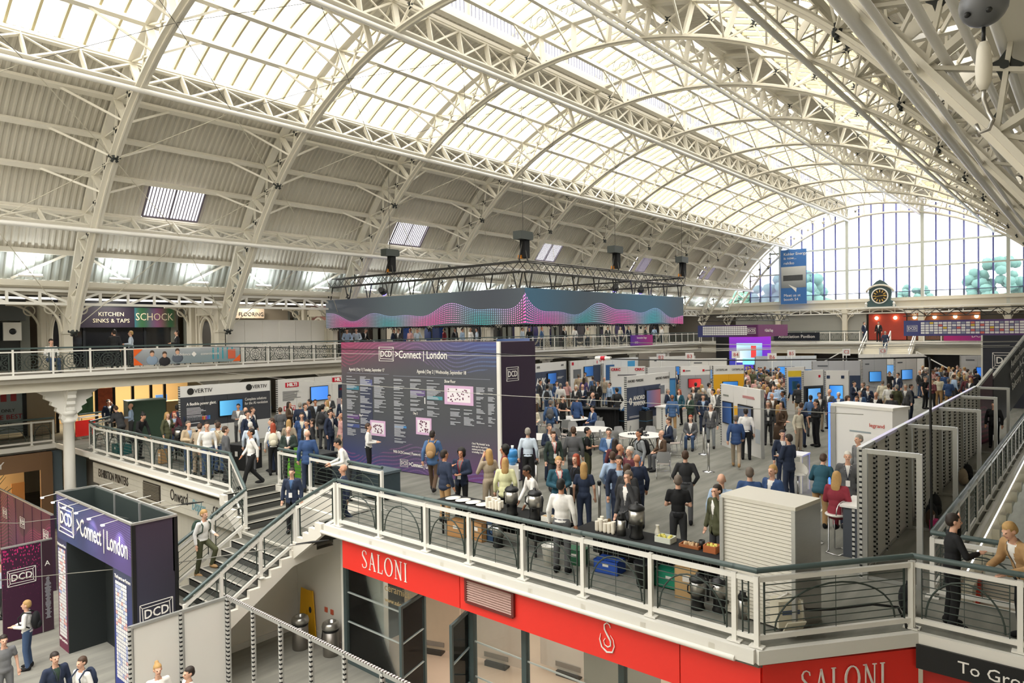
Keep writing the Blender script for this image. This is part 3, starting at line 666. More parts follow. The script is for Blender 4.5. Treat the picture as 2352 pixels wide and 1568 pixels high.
srail('sloping white stair railing on the right of the lower flight',[(9.72,15.58,-.85),(8.75,15.58,-1.36),(7.75,15.58,-1.95),(6.9,15.58,-2.45)])
srail('sloping white stair railing on the left of the lower flight',[(9.72,18.05,-.8),(8.75,18.05,-1.36),(7.75,18.05,-1.95),(7.1,18.05,-2.35)])
srail('short sloping railing beside the left upper flight of the stairs',[(10.0,19.42,0),(9.74,18.1,-.8)])
srail('short sloping railing beside the right upper flight of the stairs',[(9.76,13.9,0),(9.74,15.5,-.8)])
# ---------------------------------------------------------------- red ceramics shop under the balcony
REDF=mat('red_fascia','#f2362b',.45,noise=.03,scale=1); LETW=mat('white_lettering','#f6f3ee',.4)
rs=thing('shop_fascia','long bright red shop fascia with white lettering under the balcony','sign',loc=(9.78,8.8,-.62))
def lp(par,v): return Vector(v)-Vector(par.location)
for y0,y1 in((13.66,9.76),(9.74,4.95),(4.93,3.68)): beam('fascia_board',(9.8,y0,-.62),(9.8,y1,-.62),.06,.7,REDF,rs)
beam('fascia_board',(9.82,3.68,-.62),(11.8,2.06,-.62),.06,.7,REDF,rs); beam('fascia_board',(11.95,2.0,-.9),(11.95,-2.5,-.9),.06,.74,mat('red_return','#c9281f',.5),rs)
# serif capitals drawn as strokes
def stroke_text(s,h,m):
    G={'S':[[(.40,.82,.5),(.38,.93,.6),(.26,1.0,.5),(.14,.97,.6),(.07,.85,.9),(.09,.70,1.2),(.20,.57,1.4),(.32,.44,1.3),(.41,.30,1.1),(.41,.15,.9),(.33,.04,.6),(.2,0,.5),(.08,.04,.5),(.04,.18,.6)]],
       'A':[[(.06,0,.6),(.27,1.0,.6)],[(.27,1.0,1.3),(.5,0,1.3)],[(.13,.36,.5),(.41,.36,.5)],[(0,0,.5),(.13,0,.5)],[(.42,0,.5),(.58,0,.5)]],
       'L':[[(.1,0,1.3),(.1,1,1.3)],[(.02,1,.5),(.19,1,.5)],[(.02,0,.5),(.40,0,.6),(.43,.2,.5)]],
       'O':[[(.33+.30*math.cos(R(a)),.5+.5*math.sin(R(a)),.5+.9*abs(math.cos(R(a)))) for a in range(0,361,20)]],
       'N':[[(.1,0,.6),(.1,1,.6)],[(.1,1,1.3),(.5,0,1.3)],[(.5,0,.6),(.5,1,.6)],[(.0,1,.5),(.12,1,.5)],[(.02,0,.5),(.18,0,.5)],[(.42,1,.5),(.58,1,.5)]],
       'I':[[(.1,0,1.3),(.1,1,1.3)],[(.01,1,.5),(.19,1,.5)],[(.01,0,.5),(.19,0,.5)]]}
    W=dict(S=.52,A=.62,L=.5,O=.72,N=.66,I=.22); b=MB(); x=0
    for ch in s:
        for st in G[ch]:
            for (x0,y0,w0),(x1,y1,w1) in zip(st,st[1:]):
                a=Vector((x+x0*h,y0*h-h/2,0)); c=Vector((x+x1*h,y1*h-h/2,0)); d=(c-a).normalized(); nn=Vector((-d.y,d.x,0))*.035*h; e=d*.012*h
                P=[a-e-nn*w0,c+e-nn*w1,c+e+nn*w1,a-e+nn*w0]; b.add(P+[p+Vector((0,0,.012)) for p in P],[(4,5,6,7),(0,1,5,4),(1,2,6,5),(2,3,7,6),(3,0,4,7)])
        x+=(W[ch]+.1)*h
    w=x-.1*h
    for i,v in enumerate(b.v): b.v[i]=(v[0]-w/2,v[1],v[2])
    return b,w
b,wd=stroke_text('SALONI',.40,LETW); me=b.mesh(LETW,'lettering')
o=obj('lettering',me,rs,M=Matrix.Translation(-Vector(rs.location))@face((9.765,12.12,-.6),(0,-1,0))); o.scale=(1.05,1,1)
dch=Vector((1.86,-1.56,0)).normalized()
o=obj('lettering',me,rs,M=Matrix.Translation(-Vector(rs.location))@face(Vector((10.81,2.87,-.6))+dch.cross(Vector((0,0,1)))*.05,dch)); o.scale=(.92,.95,1)
b=MB(); pts=[(.075,.17),(.06,.22),(.01,.245),(-.045,.2),(-.04,.12),(.02,.03),(.075,-.05),(.075,-.13),(.02,-.165),(-.04,-.14),(-.06,-.08),(-.03,-.03)]
b.tube([(x,y,0) for x,y in pts],[.008,.01,.011,.013,.016,.018,.016,.013,.012,.01,.008,.006],6)
b.tube([(-.12,.03,0),(-.14,-.07,0),(-.1,-.19,0),(0,-.255,0),(.11,-.23,0),(.15,-.12,0),(.13,-.02,0),(.07,.05,0)],[.005,.011,.015,.018,.015,.011,.008,.004],6)
obj('script_emblem',b.mesh(LETW,'emblem'),rs,M=Matrix.Translation(-Vector(rs.location))@face((9.755,6.27,-.57),(0,-1,0)))
lv=thing('vent_grille','dark red louvred vent grille mounted on the red fascia','vent',loc=(9.75,8.92,-.53)); BRR=mat('brown_red_metal','#6e2b26',.4); PK=mat('pink_grey_slat','#c7a79e',.4)
for a,c in(((9.74,9.54,-.3),(9.74,8.32,-.3)),((9.74,9.54,-.76),(9.74,8.32,-.76))): beam('frame',a,c,.06,.05,BRR,lv)
for y in(9.54,8.32): beam('frame',(9.74,y,-.3),(9.74,y,-.76),.06,.05,BRR,lv)
for k in range(9): beam('slat',(9.745,9.52,-.34-.047*k),(9.745,8.34,-.34-.047*k),.06,.014,PK,lv,up=(-.6,0,1))
beam('backing',(9.765,9.52,-.53),(9.765,8.34,-.53),.01,.44,BRR,lv)
TEAL=mat('teal_grey_frame','#4c5a5b',.4); gx=10.55
sf=thing('shopfront','glass shopfront with slate frames and open doors below the red fascia','shopfront',loc=(gx,9,-3.8))
beam('head_rail',(gx,14.66,-1.12),(gx,3.4,-1.12),.1,.12,TEAL,sf); beam('sill',(gx,14.66,-3.75),(gx,11.75,-3.75),.12,.1,TEAL,sf); beam('sill',(gx,10.1,-3.75),(gx,3.4,-3.75),.12,.1,TEAL,sf)
yp=[14.6,11.75,10.15,8.7,6.45,4.9,3.5]
for y in yp: beam('jamb',(gx,y,-3.8),(gx,y,-1.1),.12,.12,TEAL,sf)
for a,c in zip(yp,yp[1:]):
    if a==11.75: continue
    beam('window_pane',(gx,a-.06,-2.43),(gx,c+.06,-2.43),.012,2.56,GLASS,sf)
    for z_ in(-2.0,-2.75): beam('glazing_bar',(gx-.01,a-.06,z_),(gx-.01,c+.06,z_),.02,.03,mat('pale_glazing_bar','#b9c0bd',.4),sf)
def door(px,py,ang,nm,lab):
    d=thing(nm,lab,kind='structure',loc=(px,py,-3.8),rz=ang); w_=.95
    for a,c in(((0,0,0),(0,0,2.5)),((w_,0,0),(w_,0,2.5)),((0,0,2.46),(w_,0,2.46)),((0,0,.06),(w_,0,.06))):
        b=MB(); b.bar(a,c,.07,.06,up=(0,1,0)); b.build('stile' if a[2]==0 and c[2]>1 else 'rail',TEAL,d)
    b=MB(); b.bx(.04,w_-.04,-.006,.006,.1,2.42); b.build('window_pane',GLASS,d)
    b=MB(); b.tube([(w_-.12,-.06,.4),(w_-.12,-.06,2.2)],.016,8); b.build('handle',CHROME,d)
    for z_ in(.9,1.65): b=MB(); b.bar((.04,0,z_),(w_-.04,0,z_),.02,.025); b.build('glazing_bar',mat('pale_glazing_bar'),d)
door(gx,11.68,R(196),'door_1','open glass shop door under the red fascia, left leaf'); door(gx,10.22,R(200),'door_2','open glass shop door under the red fascia, right leaf')
# shop interior
si=thing('wall_shop','pale interior walls and floor of the ceramics shop',kind='structure')
b=MB(); b.bx(10.62,16,4.4,14.7,-3.79,-3.77); b.build('shop_floor',mat('beige_shop_floor','#c2ac99',.5,noise=.06,scale=2),si)
b=MB(); b.bx(15.7,15.8,4.4,14.8,-3.8,-.4); b.build('shop_back_wall',mat('grey_shop_wall','#5d5a55',.7),si); b=MB(); b.bx(10.7,16,14.7,14.8,-3.8,-.4); b.build('shop_side_wall',mat('dark_feature_wall','#3b3f40',.6),si); b=MB(); b.bx(10.65,16,4.4,14.7,-.5,-.42); b.build('shop_ceiling',WALLW,si)
DSP=mat('beige_display_board','#cdb9a4',.6)
for k,(x,y,r_,c) in enumerate(((12.2,13.2,-70,'#cdb9a4'),(12.7,11.4,-80,'#d7c8bd'),(13.4,9.7,-85,'#d9d0c9'),(12.4,7.6,-60,'#b7b2a8'))):
    d=thing('display_board',['beige tile display board behind the shop window, under the curved lettering','pale pink tile display board seen through the open doors','light grey tile display board deep inside the shop','pebble grey tile display board by the right-hand shop window'][k],'display board',loc=(x,y,-3.77),rz=R(r_))
    b=MB(); b.bx(-.8,.8,-.03,.03,.12,1.85); b.build('panel',mat('board_%d'%k,c,.6,noise=.06,scale=5),d); b=MB(); b.bx(-.8,.8,-.2,.2,1.85,1.95); b.build('top',DSP,d); b=MB(); b.bx(-.3,.3,-.12,.12,0,.12); b.build('foot',mat('dark_foot','#3a3634',.5),d)
    b=MB(); b.bx(-.35,.35,-.05,-.04,.2,.32); b.build('name_plate',mat('name_plate','#8b827c',.4),d)
text('lettering','ceramics',.26,mat('gold_lettering','#c9b58a',.4),sf,Matrix.Translation(-Vector(sf.location))@face((gx-.02,12.6,-1.52),(0,-1,0)))
text('lettering','www.saloni.com',.15,mat('gold_lettering'),sf,Matrix.Translation(-Vector(sf.location))@face((gx-.02,12.55,-1.82),(0,-1,0)))
lam=bpy.data.objects.new('shop_lamp',bpy.data.lights.new('shop_lamp','AREA')); link(lam); lam.location=(13.2,9,-.55); lam.data.shape='RECTANGLE'; lam.data.size=3.5; lam.data.size_y=10; lam.data.energy=170; lam.data.color=(1,.9,.78)
# ---------------------------------------------------------------- printers' shop front under the left balcony
WOODW=mat('whitewashed_boards','#c9c5b8',.7,noise=.1,scale=2,stretch=(1,.6,14))
pf=thing('sign_board','white boarded fascia with black lettering under the left balcony','sign',loc=(10.05,25,-.85))
for k in range(4): beam('board',(10.08,30.6,-.52-.2*k),(10.08,19.4,-.52-.2*k),.05,.192,WOODW,pf)
INK=mat('black_lettering','#2b2a28',.5)
def fx(y,z_,x=10.045): return Matrix.Translation(-Vector(pf.location))@face((x,y,z_),(0,-1,0))
text('lettering','EXHIBITION PRINTERS',.44,INK,pf,fx(28.55,-.78),sx=.66,bold=.006)
text('lettering','Onward',.55,INK,pf,fx(22.95,-.72),sx=.7); text('lettering','.com',.55,INK,pf,fx(20.35,-.72),sx=.7); text('script_lettering','Display',.5,mat('teal_lettering','#7fb0bb',.5),pf,fx(21.6,-.82),sx=.6,shear=.35)
v=thing('vent_grille','dark louvred vent grille on the white boarded fascia','vent',loc=(10.0,25.1,-.85))
for k in range(10): beam('slat',(10.02,25.7,-.58-.052*k),(10.02,24.4,-.58-.052*k),.05,.02,mat('bronze_slat','#6d6659',.5),v,up=(-.6,0,1))
beam('backing',(10.045,25.75,-.82),(10.045,24.35,-.82),.01,.6,mat('bronze_dark','#37332c',.6),v)
b=MB(); b.bx(10.25,10.35,19.4,30.6,-3.8,-1.1); wp=tag(b.build('wall_printers',mat('grey_board_wall','#b9b5a8',.7,noise=.1,scale=1,stretch=(1,9,.3))),'pale boarded wall below the exhibition printers sign',kind='structure')
b=MB(); b.bx(10.3,11.3,19.3,19.45,-3.8,-.1); tag(b.build('wall_return',WALLW),'white return wall beside the stairs',kind='structure')
# ---------------------------------------------------------------- lower left shop and walls
ll=thing('wall_lower_left','brown fronted shop and wall below the left walkway',kind='structure')
BRZ=mat('bronze_fascia','#8a6a4d',.5,noise=.06,scale=1)
beam('fascia',(0,34.6,-.72),(9.75,34.6,-.72),.12,.75,BRZ,ll); beam('pier',(9.55,34.6,-3.8),(9.55,34.6,-.4),.45,.14,BRZ,ll,up=(0,1,0))
text('lettering','NY',.42,LETW,ll,face((7.75,34.5,-.72),(1,0,0)))
b=MB(); b.bx(0,9.6,38,38.1,-3.8,-.4); b.build('shop_back',mat('shop_beige','#c8a878',.7,noise=.1,scale=1),ll)
b=MB(); b.bx(0,10,34.8,38,-.5,-.42); b.build('shop_ceiling',WALLW,ll)
for x in(7.0,7.8,9.0): beam('door_panel',(x,37.6,-2.9),(x+.5,37.6,-2.9),.08,1.7,mat('tan_door','#b8814a',.6),ll)
SLATE=mat('slate_blue_pier','#6d7d85',.6)
for x in(9.95,10.9): beam('pier',(x,34.9,-3.8),(x,34.9,-.35),.5,.3,SLATE,ll,up=(0,1,0))
b=MB(); b.bx(11.2,16,35.0,35.2,-3.8,-.35); b.build('grey_wall',mat('grey_rear_wall','#b6b3aa',.7),ll)
lam2=bpy.data.objects.new('lower_shop_lamp',bpy.data.lights.new('lower_shop_lamp','AREA')); link(lam2); lam2.location=(6,36.4,-.55); lam2.data.size=3; lam2.data.energy=190; lam2.data.color=(1,.82,.58)
ch=thing('lounge_chair','low tan lounge chair in the shop below the left walkway','chair',loc=(8.7,35.9,-3.8),rz=R(200))
TAN=mat('tan_webbing','#b58b5c',.7); DKW=mat('dark_wood','#33261d',.5)
b=MB(); b.box((0,0,.36),(.6,.62,.05)); b.build('seat',TAN,ch); b=MB(); b.box((0,.34,.68),(.58,.04,.6),M=Matrix.Rotation(R(-14),3,'X')); b.build('backrest',TAN,ch)
for sx in(-1,1):
    b=MB(); b.bar((sx*.33,-.32,.55),(sx*.33,.36,.5),.05); b.build('armrest',DKW,ch)
    for y in(-.3,.32): b=MB(); b.bar((sx*.33,y,0),(sx*.33,y,.54),.045); b.build('leg',DKW,ch)
pp=thing('potted_palm','tall potted palm beside the lounge chair in the lower shop','plant',loc=(7.9,36.9,-3.8))
b=MB(); b.lathe([(.22,0),(.3,.5),(.31,.52),(.27,.52)],n=14); b.build('pot',mat('terracotta','#6a4a34',.7),pp)
b=MB()
random.seed(5)
for k in range(26):
    a=random.uniform(0,2*PI); e=random.uniform(.4,1.0); h_=random.uniform(1.3,2.7); b.tube([(0,0,.5),(e*.3*math.cos(a),e*.3*math.sin(a),h_*.7),(e*math.cos(a),e*math.sin(a),h_)],[.02,.03,.008],4)
b.build('fronds',mat('palm_green','#4c5238',.7,noise=.3,scale=6),pp)
# back walls that close the place
cw=thing('wall_back','plain walls enclosing the lower level and the aisles out of view',kind='structure')
for d in((-12,72,44,44.2,-4,6.6),(-12,-11.8,-12,46,-4,18),(-12,46,-9.2,-9,-4,9.4),(46,72,-9.2,-9,-4,9.4),(15.9,16,-9,44,-4,-.3)): b=MB(); b.bx(*d); b.build('wall_panel',CREAM,cw)
b=MB(); b.bx(-12,72,-9.2,.9,9.3,9.4); b.build('aisle_ceiling',SOFF,cw)
# ---------------------------------------------------------------- printed and lit wave graphics
class NX:
    """tiny node-expression helper"""
    def __init__(s,name):
        s.M=bpy.data.materials.new(name); s.M.use_nodes=True; s.nt=s.M.node_tree; s.b=s.nt.nodes['Principled BSDF']; MATS[name]=s.M
        s.tc=s.nt.nodes.new('ShaderNodeTexCoord'); s.sep=s.nt.nodes.new('ShaderNodeSeparateXYZ'); s.nt.links.new(s.tc.outputs['Generated'],s.sep.inputs[0])
    def _in(s,sock,v):
        if isinstance(v,(int,float)): sock.default_value=v
        else: s.nt.links.new(v,sock)
    def m(s,op,a,b=0,c=0):
        n=s.nt.nodes.new('ShaderNodeMath'); n.operation=op
        for k,v in enumerate((a,b,c)): s._in(n.inputs[k],v)
        return n.outputs[0]
    def mix(s,f,a,b):
        n=s.nt.nodes.new('ShaderNodeMix'); n.data_type='RGBA'; s._in(n.inputs[0],f)
        for k,v in((6,a),(7,b)):
            if isinstance(v,str): n.inputs[k].default_value=lin(v)
            else: s.nt.links.new(v,n.inputs[k])
        return n.outputs[2]
    def out(s,c,emit=0,rough=.45):
        s.nt.links.new(c,s.b.inputs['Base Color']); s.b.inputs['Roughness'].default_value=rough; s.b.inputs['Specular IOR Level'].default_value=.3
        if emit: s.nt.links.new(c,s.b.inputs['Emission Color']); s.b.inputs['Emission Strength'].default_value=emit
        return s.M
def wave_mat(name,axis,base1,base2,cols,lines=11,dots=150,h0=.34,amp=.16,emit=0,freq=1.0,flip=0,dot=.55,phase=0,band=None,peak=0,thin=.22):
    """rows of dots that follow a wavy skyline"""
    e=NX(name); u=e.sep.outputs[axis]; v=e.sep.outputs[2]
    if flip: v=e.m('SUBTRACT',1,v)
    w1=e.m('SINE',e.m('MULTIPLY_ADD',u,17*freq,.6+phase)); w2=e.m('SINE',e.m('MULTIPLY_ADD',u,31*freq,2.1+phase)); w3=e.m('SINE',e.m('MULTIPLY_ADD',u,7*freq,4.0+phase))
    h=e.m('ADD',e.m('MULTIPLY_ADD',w1,amp*.5,h0),e.m('ADD',e.m('MULTIPLY',w2,amp*.28),e.m('MULTIPLY',w3,amp*.45)))
    h=e.m('ADD',e.m('MAXIMUM',h,.08),e.m('MULTIPLY',e.m('POWER',e.m('SUBTRACT',1,u),34),peak))
    sk=e.m('MULTIPLY',e.m('SINE',e.m('MULTIPLY_ADD',u,12*freq,1.0)),.10)
    q=e.m('DIVIDE',e.m('ADD',v,e.m('MULTIPLY',sk,e.m('SUBTRACT',h,v))),h)
    inside=e.m('MULTIPLY',e.m('LESS_THAN',q,1.02),e.m('GREATER_THAN',q,0.0 if band is None else band))
    ln=e.m('LESS_THAN',e.m('ABSOLUTE',e.m('SUBTRACT',e.m('FRACT',e.m('MULTIPLY',q,lines)),.5)),thin)
    dt=e.m('LESS_THAN',e.m('FRACT',e.m('MULTIPLY',u,dots)),dot)
    mask=e.m('MULTIPLY',inside,e.m('MULTIPLY',ln,dt))
    g=e.m('MULTIPLY_ADD',e.m('SINE',e.m('MULTIPLY_ADD',u,14*freq,3.2+phase)),.5,.5)
    c=e.mix(g,cols[0],cols[1]); c=e.mix(e.m('MULTIPLY',e.m('POWER',q,3),.55),c,cols[2])
    bs=e.mix(e.m('MULTIPLY_ADD',e.m('SINE',e.m('MULTIPLY_ADD',u,9*freq,1.2+phase)),.5,.5),base1,base2)
    return e.out(e.mix(mask,bs,c),emit)
def grad_mat(name,axis,c1,c2,c3=None,emit=0,rough=.45):
    e=NX(name); u=e.sep.outputs[axis]; c=e.mix(u,c1,c2)
    if c3: c=e.mix(e.m('POWER',e.sep.outputs[2],2),c,c3)
    return e.out(c,emit,rough)
# ---------------------------------------------------------------- framed logo
def logo_mesh():
    b=MB(); w,h=.5,.33; o=[(-w,-h),(w,-h),(w,h),(-w,h)]; i=[(-w*.82,-h*.66),(w*.84,-h*.72),(w*.80,h*.70),(-w*.86,h*.66)]
    P=lambda p:(p[0],p[1],.004)
    for r_ in(o,i):
        for k in range(4): b.bar(P(r_[k]),P(r_[(k+1)%4]),.022,.008)
    for k in range(4): b.bar(P(o[k]),P(i[k]),.014,.008)
    return b.mesh(LETW,'logo_frame')
ME_LOGO=logo_mesh()
def logo(parent,M,w=1.0,words=None):
    S=Matrix.Diagonal((w,w,w,1)); T=M if parent is None else M
    obj('logo_frame',ME_LOGO,parent,M=T@S)
    text('logo_letters','DCD',.40,LETW,parent,T@S@Matrix.Translation((0,-.005,.006)),bold=.006,sx=.88)
    if words: text('logo_words',words[0],words[1],LETW,parent,T@Matrix.Translation((words[2],words[3],.006)),align='LEFT',sx=.8,bold=.004)
def rel(par,M): return Matrix.Translation(-Vector(par.location))@M
# ---------------------------------------------------------------- hanging screen ring and its truss
WC=('#ff2f9e','#2fb3b0','#b9a8f0')
LED1=wave_mat('led_wave_left',1,'#34373c','#40494c',WC,10,125,.44,.22,.6,1.0,0,.5,2.2,None,.42,.2); LED2=wave_mat('led_wave_right',0,'#30383e','#2c4452',WC,10,125,.44,.22,.6,1.0,0,.5,.4,None,.42,.2)
X0,X1,Y0,Y1=21.1,34.8,17.25,30.5; Z0,Z1=4.86,6.3
ld=thing('screen_ring','square ring of hanging screens showing a pink and teal wave of dots','screen',loc=(X0,Y0,Z0))
n=12
def panels(nm,fn,m,cnt): pass
b=MB(); b.bx(X0-.06,X0+.06,Y0-.06,Y1,Z0,Z1); o=b.build('screen_face',LED1,ld); o.location=-ld.location
b=MB(); b.bx(X0,X1,Y0-.062,Y0+.06,Z0,Z1); o=b.build('screen_face',LED2,ld); o.location=-ld.location
b=MB(); b.bx(X1-.06,X1+.06,Y0,Y1,Z0,Z1); o=b.build('screen_face',BLACK,ld); o.location=-ld.location
b=MB(); b.bx(X0,X1,Y1-.06,Y1+.06,Z0,Z1); o=b.build('screen_face',BLACK,ld); o.location=-ld.location
b=MB()
random.seed(11)
for k in range(70):
    f_=k/70; b.tube([(X0+.1,Y0+(Y1-Y0)*f_,Z0-.02),(X0+.1,Y0+(Y1-Y0)*(f_+.006),Z0-.07-random.random()*.05),(X0+.1,Y0+(Y1-Y0)*(f_+.013),Z0-.02)],.02,4)
    b.tube([(X0+(X1-X0)*f_,Y0+.1,Z0-.02),(X0+(X1-X0)*(f_+.006),Y0+.1,Z0-.07-random.random()*.05),(X0+(X1-X0)*(f_+.013),Y0+.1,Z0-.02)],.02,4)
o=b.build('cable_loops',BLACK,ld); o.location=-ld.location; o['kind']='stuff'
tz0,tz1=6.95,7.35; TRM=mat('black_truss','#2c2b28',.45)
def truss_run(par,a,b_,z0,z1,w=.4,pitch=.5):
    a=Vector(a); b_=Vector(b_); d=(b_-a).normalized(); s=Vector((-d.y,d.x,0))*w/2; L=(b_-a).length
    for sg in(-1,1):
        for z_ in(z0,z1): beam('truss_chord',a+s*sg+Vector((0,0,z_)),b_+s*sg+Vector((0,0,z_)),.055,.055,TRM,par,kind='rod')
    k=0;x=0
    while x<L-.05:
        x2=min(x+pitch,L)
        for sg in(-1,1): 
            u_,v_=(z0,z1) if k%2 else (z1,z0); beam('truss_web',a+d*x+s*sg+Vector((0,0,u_)),a+d*x2+s*sg+Vector((0,0,v_)),.03,.03,TRM,par,kind='rod')
        k+=1; x=x2
ts=thing('lighting_truss','black lattice truss square hanging above the screen ring','truss',loc=(X0,Y0,tz0))
for a,c in(((X0,Y0,0),(X0,Y1,0)),((X0,Y0,0),(X1,Y0,0)),((X1,Y0,0),(X1,Y1,0)),((X0,Y1,0),(X1,Y1,0))): truss_run(ts,a,c,tz0,tz1)
for k in range(9):
    for (p) in ((X0,Y0+.3+(Y1-Y0-.6)*k/8),(X0+.3+(X1-X0-.6)*k/8,Y0)):
        for s_ in(-.25,.25):
            dx,dy=(0,s_) if p[0]==X0 else (s_,0)
            beam('hanger',(p[0]+dx,p[1]+dy,tz0),(p[0]+dx*.3,p[1]+dy*.3,Z1+.02),.05,.03,TRM,ts)
random.seed(4)
spots=[(X0,Y0),(X0,Y1),(X1,Y0),(X0,(Y0+Y1)/2+1.5),((X0+X1)/2,Y0),(X0+6,Y1)]
CH=mat('hoist_grey','#3c4240',.45); ORG=mat('orange_strap','#d98a2a',.6)
hl=['at the near corner','at the left corner','at the right corner','above the left side','above the right side','above the back side']
for k,(x,y) in enumerate(spots):
    h=thing('chain_motor','black chain motor on the truss, '+hl[k]+' of the screen ring','hoist',loc=(x,y,7.4),group='chain motors on the lighting truss')
    b=MB(); b.box((0,0,.95),(.75,.4,.32)); b.box((.42,0,.95),(.1,.3,.24)); b.build('motor',CH,h)
    b=MB(); b.box((.1,.0,.45),(.3,.26,.75)); b.build('chain_bag',BLACKC,h)
    b=MB()
    for s_ in(-1,1): b.bar((0,0,.8),(s_*.28,0,0),.04); b.bar((0,0,.8),(0,s_*.2,0),.04)
    b.build('bridle',TRM,h); b=MB(); b.box((-.05,.1,.12),(.16,.14,.14)); b.build('strap',ORG,h)
    b=MB(); b.tube([(0,0,1.1),(0,0,6.2)],.012,5); b.build('chain',mat('chain_steel','#8a8880',.4,.6),h)
BLUE=mat('blue_spot_lens','#5a4dff',.3,emit=9)
for k,(x,y) in enumerate(((X0+.3,Y0+9.0),(X0+7.3,Y0+.3),(X0+9.8,Y0+.35))):
    s_=thing('spotlight','black spotlight glowing blue on the truss, '+['over the left side of the screens','left one over the right side','right one over the right side'][k],'spotlight',loc=(x,y,6.45),rz=R(40))
    b=MB(); b.tube([(0,0,.1),(-.45,.05,.2)],[.17,.13],10); b.build('housing',BLACK,s_); b=MB(); b.ell((.03,0,.08),(.06,.15,.15),10,6); b.build('lens',BLUE,s_); b=MB(); b.bar((-.2,0,.2),(-.2,0,.55),.05); b.build('yoke',TRM,s_)
# two further screen rings at the far end
GR=mat('logo_tile_white','#f1f0ee',.5)
def ring2(label,x,ya,yb,xe,z0,z1,m1,m2):
    t=thing('screen_ring',label,'screen',loc=(x,yb,z0))
    b=MB(); b.bx(x-.05,x+.05,yb,ya,z0,z1); o=b.build('screen_face',m1,t); o.location=-t.location
    if xe: b=MB(); b.bx(x,xe,yb-.05,yb+.05,z0,z1); o=b.build('screen_face',m2,t); o.location=-t.location
    truss_run(t,(x,yb,0),(x,ya,0),z1+.3,z1+.75,.35,.55)
    if xe: truss_run(t,(x,yb,0),(xe,yb,0),z1+.3,z1+.75,.35,.55)
    return t
m1=grad_mat('far_led_a',1,'#5c2450','#363e66',emit=.2); m2=grad_mat('far_led_b',1,'#4a2242','#343a60',emit=.2)
t=ring2('small screen ring with white partner tiles before the far left gallery',47.5,22.3,17.9,53.5,3.95,4.8,m2,m1)
for k in range(20):
    for j in range(5): 
        b=beam('partner_tile',(47.43,21.9-.165*k,4.66-.13*j),(47.43,21.9-.165*k-.14,4.66-.13*j),.02,.1,GR,t)
logo(t,rel(t,face((47.42,18.3,4.38),(0,-1,0))),.6); text('caption','>Global Stage',.3,LETW,t,rel(t,face((49.5,17.83,4.38),(1,0,0))))
t=ring2('long screen ring with a grid of white partner tiles at the far right',52.0,9.75,-2.0,None,3.9,4.92,m1,m2)
COLS=['#f1f0ee']*9+['#e4786a','#8a90a8','#9aa0b4','#e6c84a']
random.seed(8)
for k in range(25):
    for j in range(5): 
        c=random.choice(COLS); beam('partner_tile',(51.93,8.75-.25*k,4.74-.16*j),(51.93,8.75-.25*k-.21,4.74-.16*j),.02,.125,mat('tile_'+c[1:],c,.5),t)
logo(t,rel(t,face((51.92,9.25,4.4),(0,-1,0))),.6)
# big screen stage between, dark columns
sc=thing('stage_screen','tall purple lit screen with a bright picture beyond the stands','screen',loc=(52.5,20.4,0))
b=MB(); b.bx(-.1,.1,-1.6,1.6,1.2,4.1); b.build('surround',grad_mat('stage_purple',1,'#5a2fb0','#2a3b8c','#8a2fb0',.5),sc); b=MB(); b.bx(-.13,-.1,-1.0,1.0,1.9,3.4); b.build('picture',grad_mat('stage_picture',1,'#3a6f9a','#c9d4da','#8fb7c9',.7),sc)
b=MB(); b.bx(-.15,-.13,-.55,-.15,2.3,3.2); b.build('red_shirt_figure',mat('screen_red','#c23a3a',.5,emit=.6),sc); b=MB(); b.bx(-.15,-.13,-.4,.5,1.75,2.2); b.build('cyan_caption',mat('screen_cyan','#6fd0dc',.5,emit=.8),sc); b=MB(); b.bx(-.08,.08,1.65,2.7,.2,4.1); b.build('black_side_panel',BLACK,sc)
# ---------------------------------------------------------------- the tall agenda board
P0=Vector((14.69,20.38,0)); P1=Vector((15.19,13.36,0)); dv=(P1-P0).normalized(); BW=(P1-P0).length; BH=4.27
ab=thing('agenda_board','tall dark agenda board of the conference with programme columns and maps','display board',loc=P0)
nv=dv.cross(Vector((0,0,1)))   # towards the camera
rzb=math.atan2(dv.y,dv.x)
e=NX('board_print'); u_=e.sep.outputs[0]; v_=e.sep.outputs[2]; iu=e.m('SUBTRACT',1,u_); iv=e.m('SUBTRACT',1,v_)
c_=e.mix(e.m('MULTIPLY',e.m('POWER',iu,1.8),e.m('POWER',v_,9)),'#53565a','#a03f68'); c_=e.mix(e.m('MULTIPLY',e.m('POWER',u_,1.8),e.m('POWER',v_,9)),c_,'#4c5596'); c_=e.mix(e.m('MULTIPLY',e.m('POWER',iu,1.5),e.m('POWER',iv,6)),c_,'#46549c'); c_=e.mix(e.m('MULTIPLY',e.m('POWER',u_,1.8),e.m('POWER',iv,6)),c_,'#7c3f86')
wv=e.m('ADD',e.m('MULTIPLY',v_,34),e.m('ADD',e.m('MULTIPLY',e.m('SINE',e.m('MULTIPLY_ADD',u_,8,1.0)),3.2),e.m('MULTIPLY',e.m('SINE',e.m('MULTIPLY_ADD',u_,19,.3)),1.1)))
lm=e.m('MULTIPLY',e.m('LESS_THAN',e.m('FRACT',wv),.34),e.m('LESS_THAN',e.m('FRACT',e.m('MULTIPLY',u_,170)),.6))
ed=e.m('ADD',e.m('GREATER_THAN',e.m('ADD',v_,e.m('MULTIPLY',e.m('SINE',e.m('MULTIPLY_ADD',u_,7,2.2)),.06)),.84),e.m('LESS_THAN',e.m('ADD',v_,e.m('MULTIPLY',e.m('SINE',e.m('MULTIPLY_ADD',u_,9,.2)),.07)),.15))
BM=e.out(e.mix(e.m('MULTIPLY',e.m('MULTIPLY',lm,ed),.38),c_,e.mix(u_,'#e0608a','#6f9ad8')))
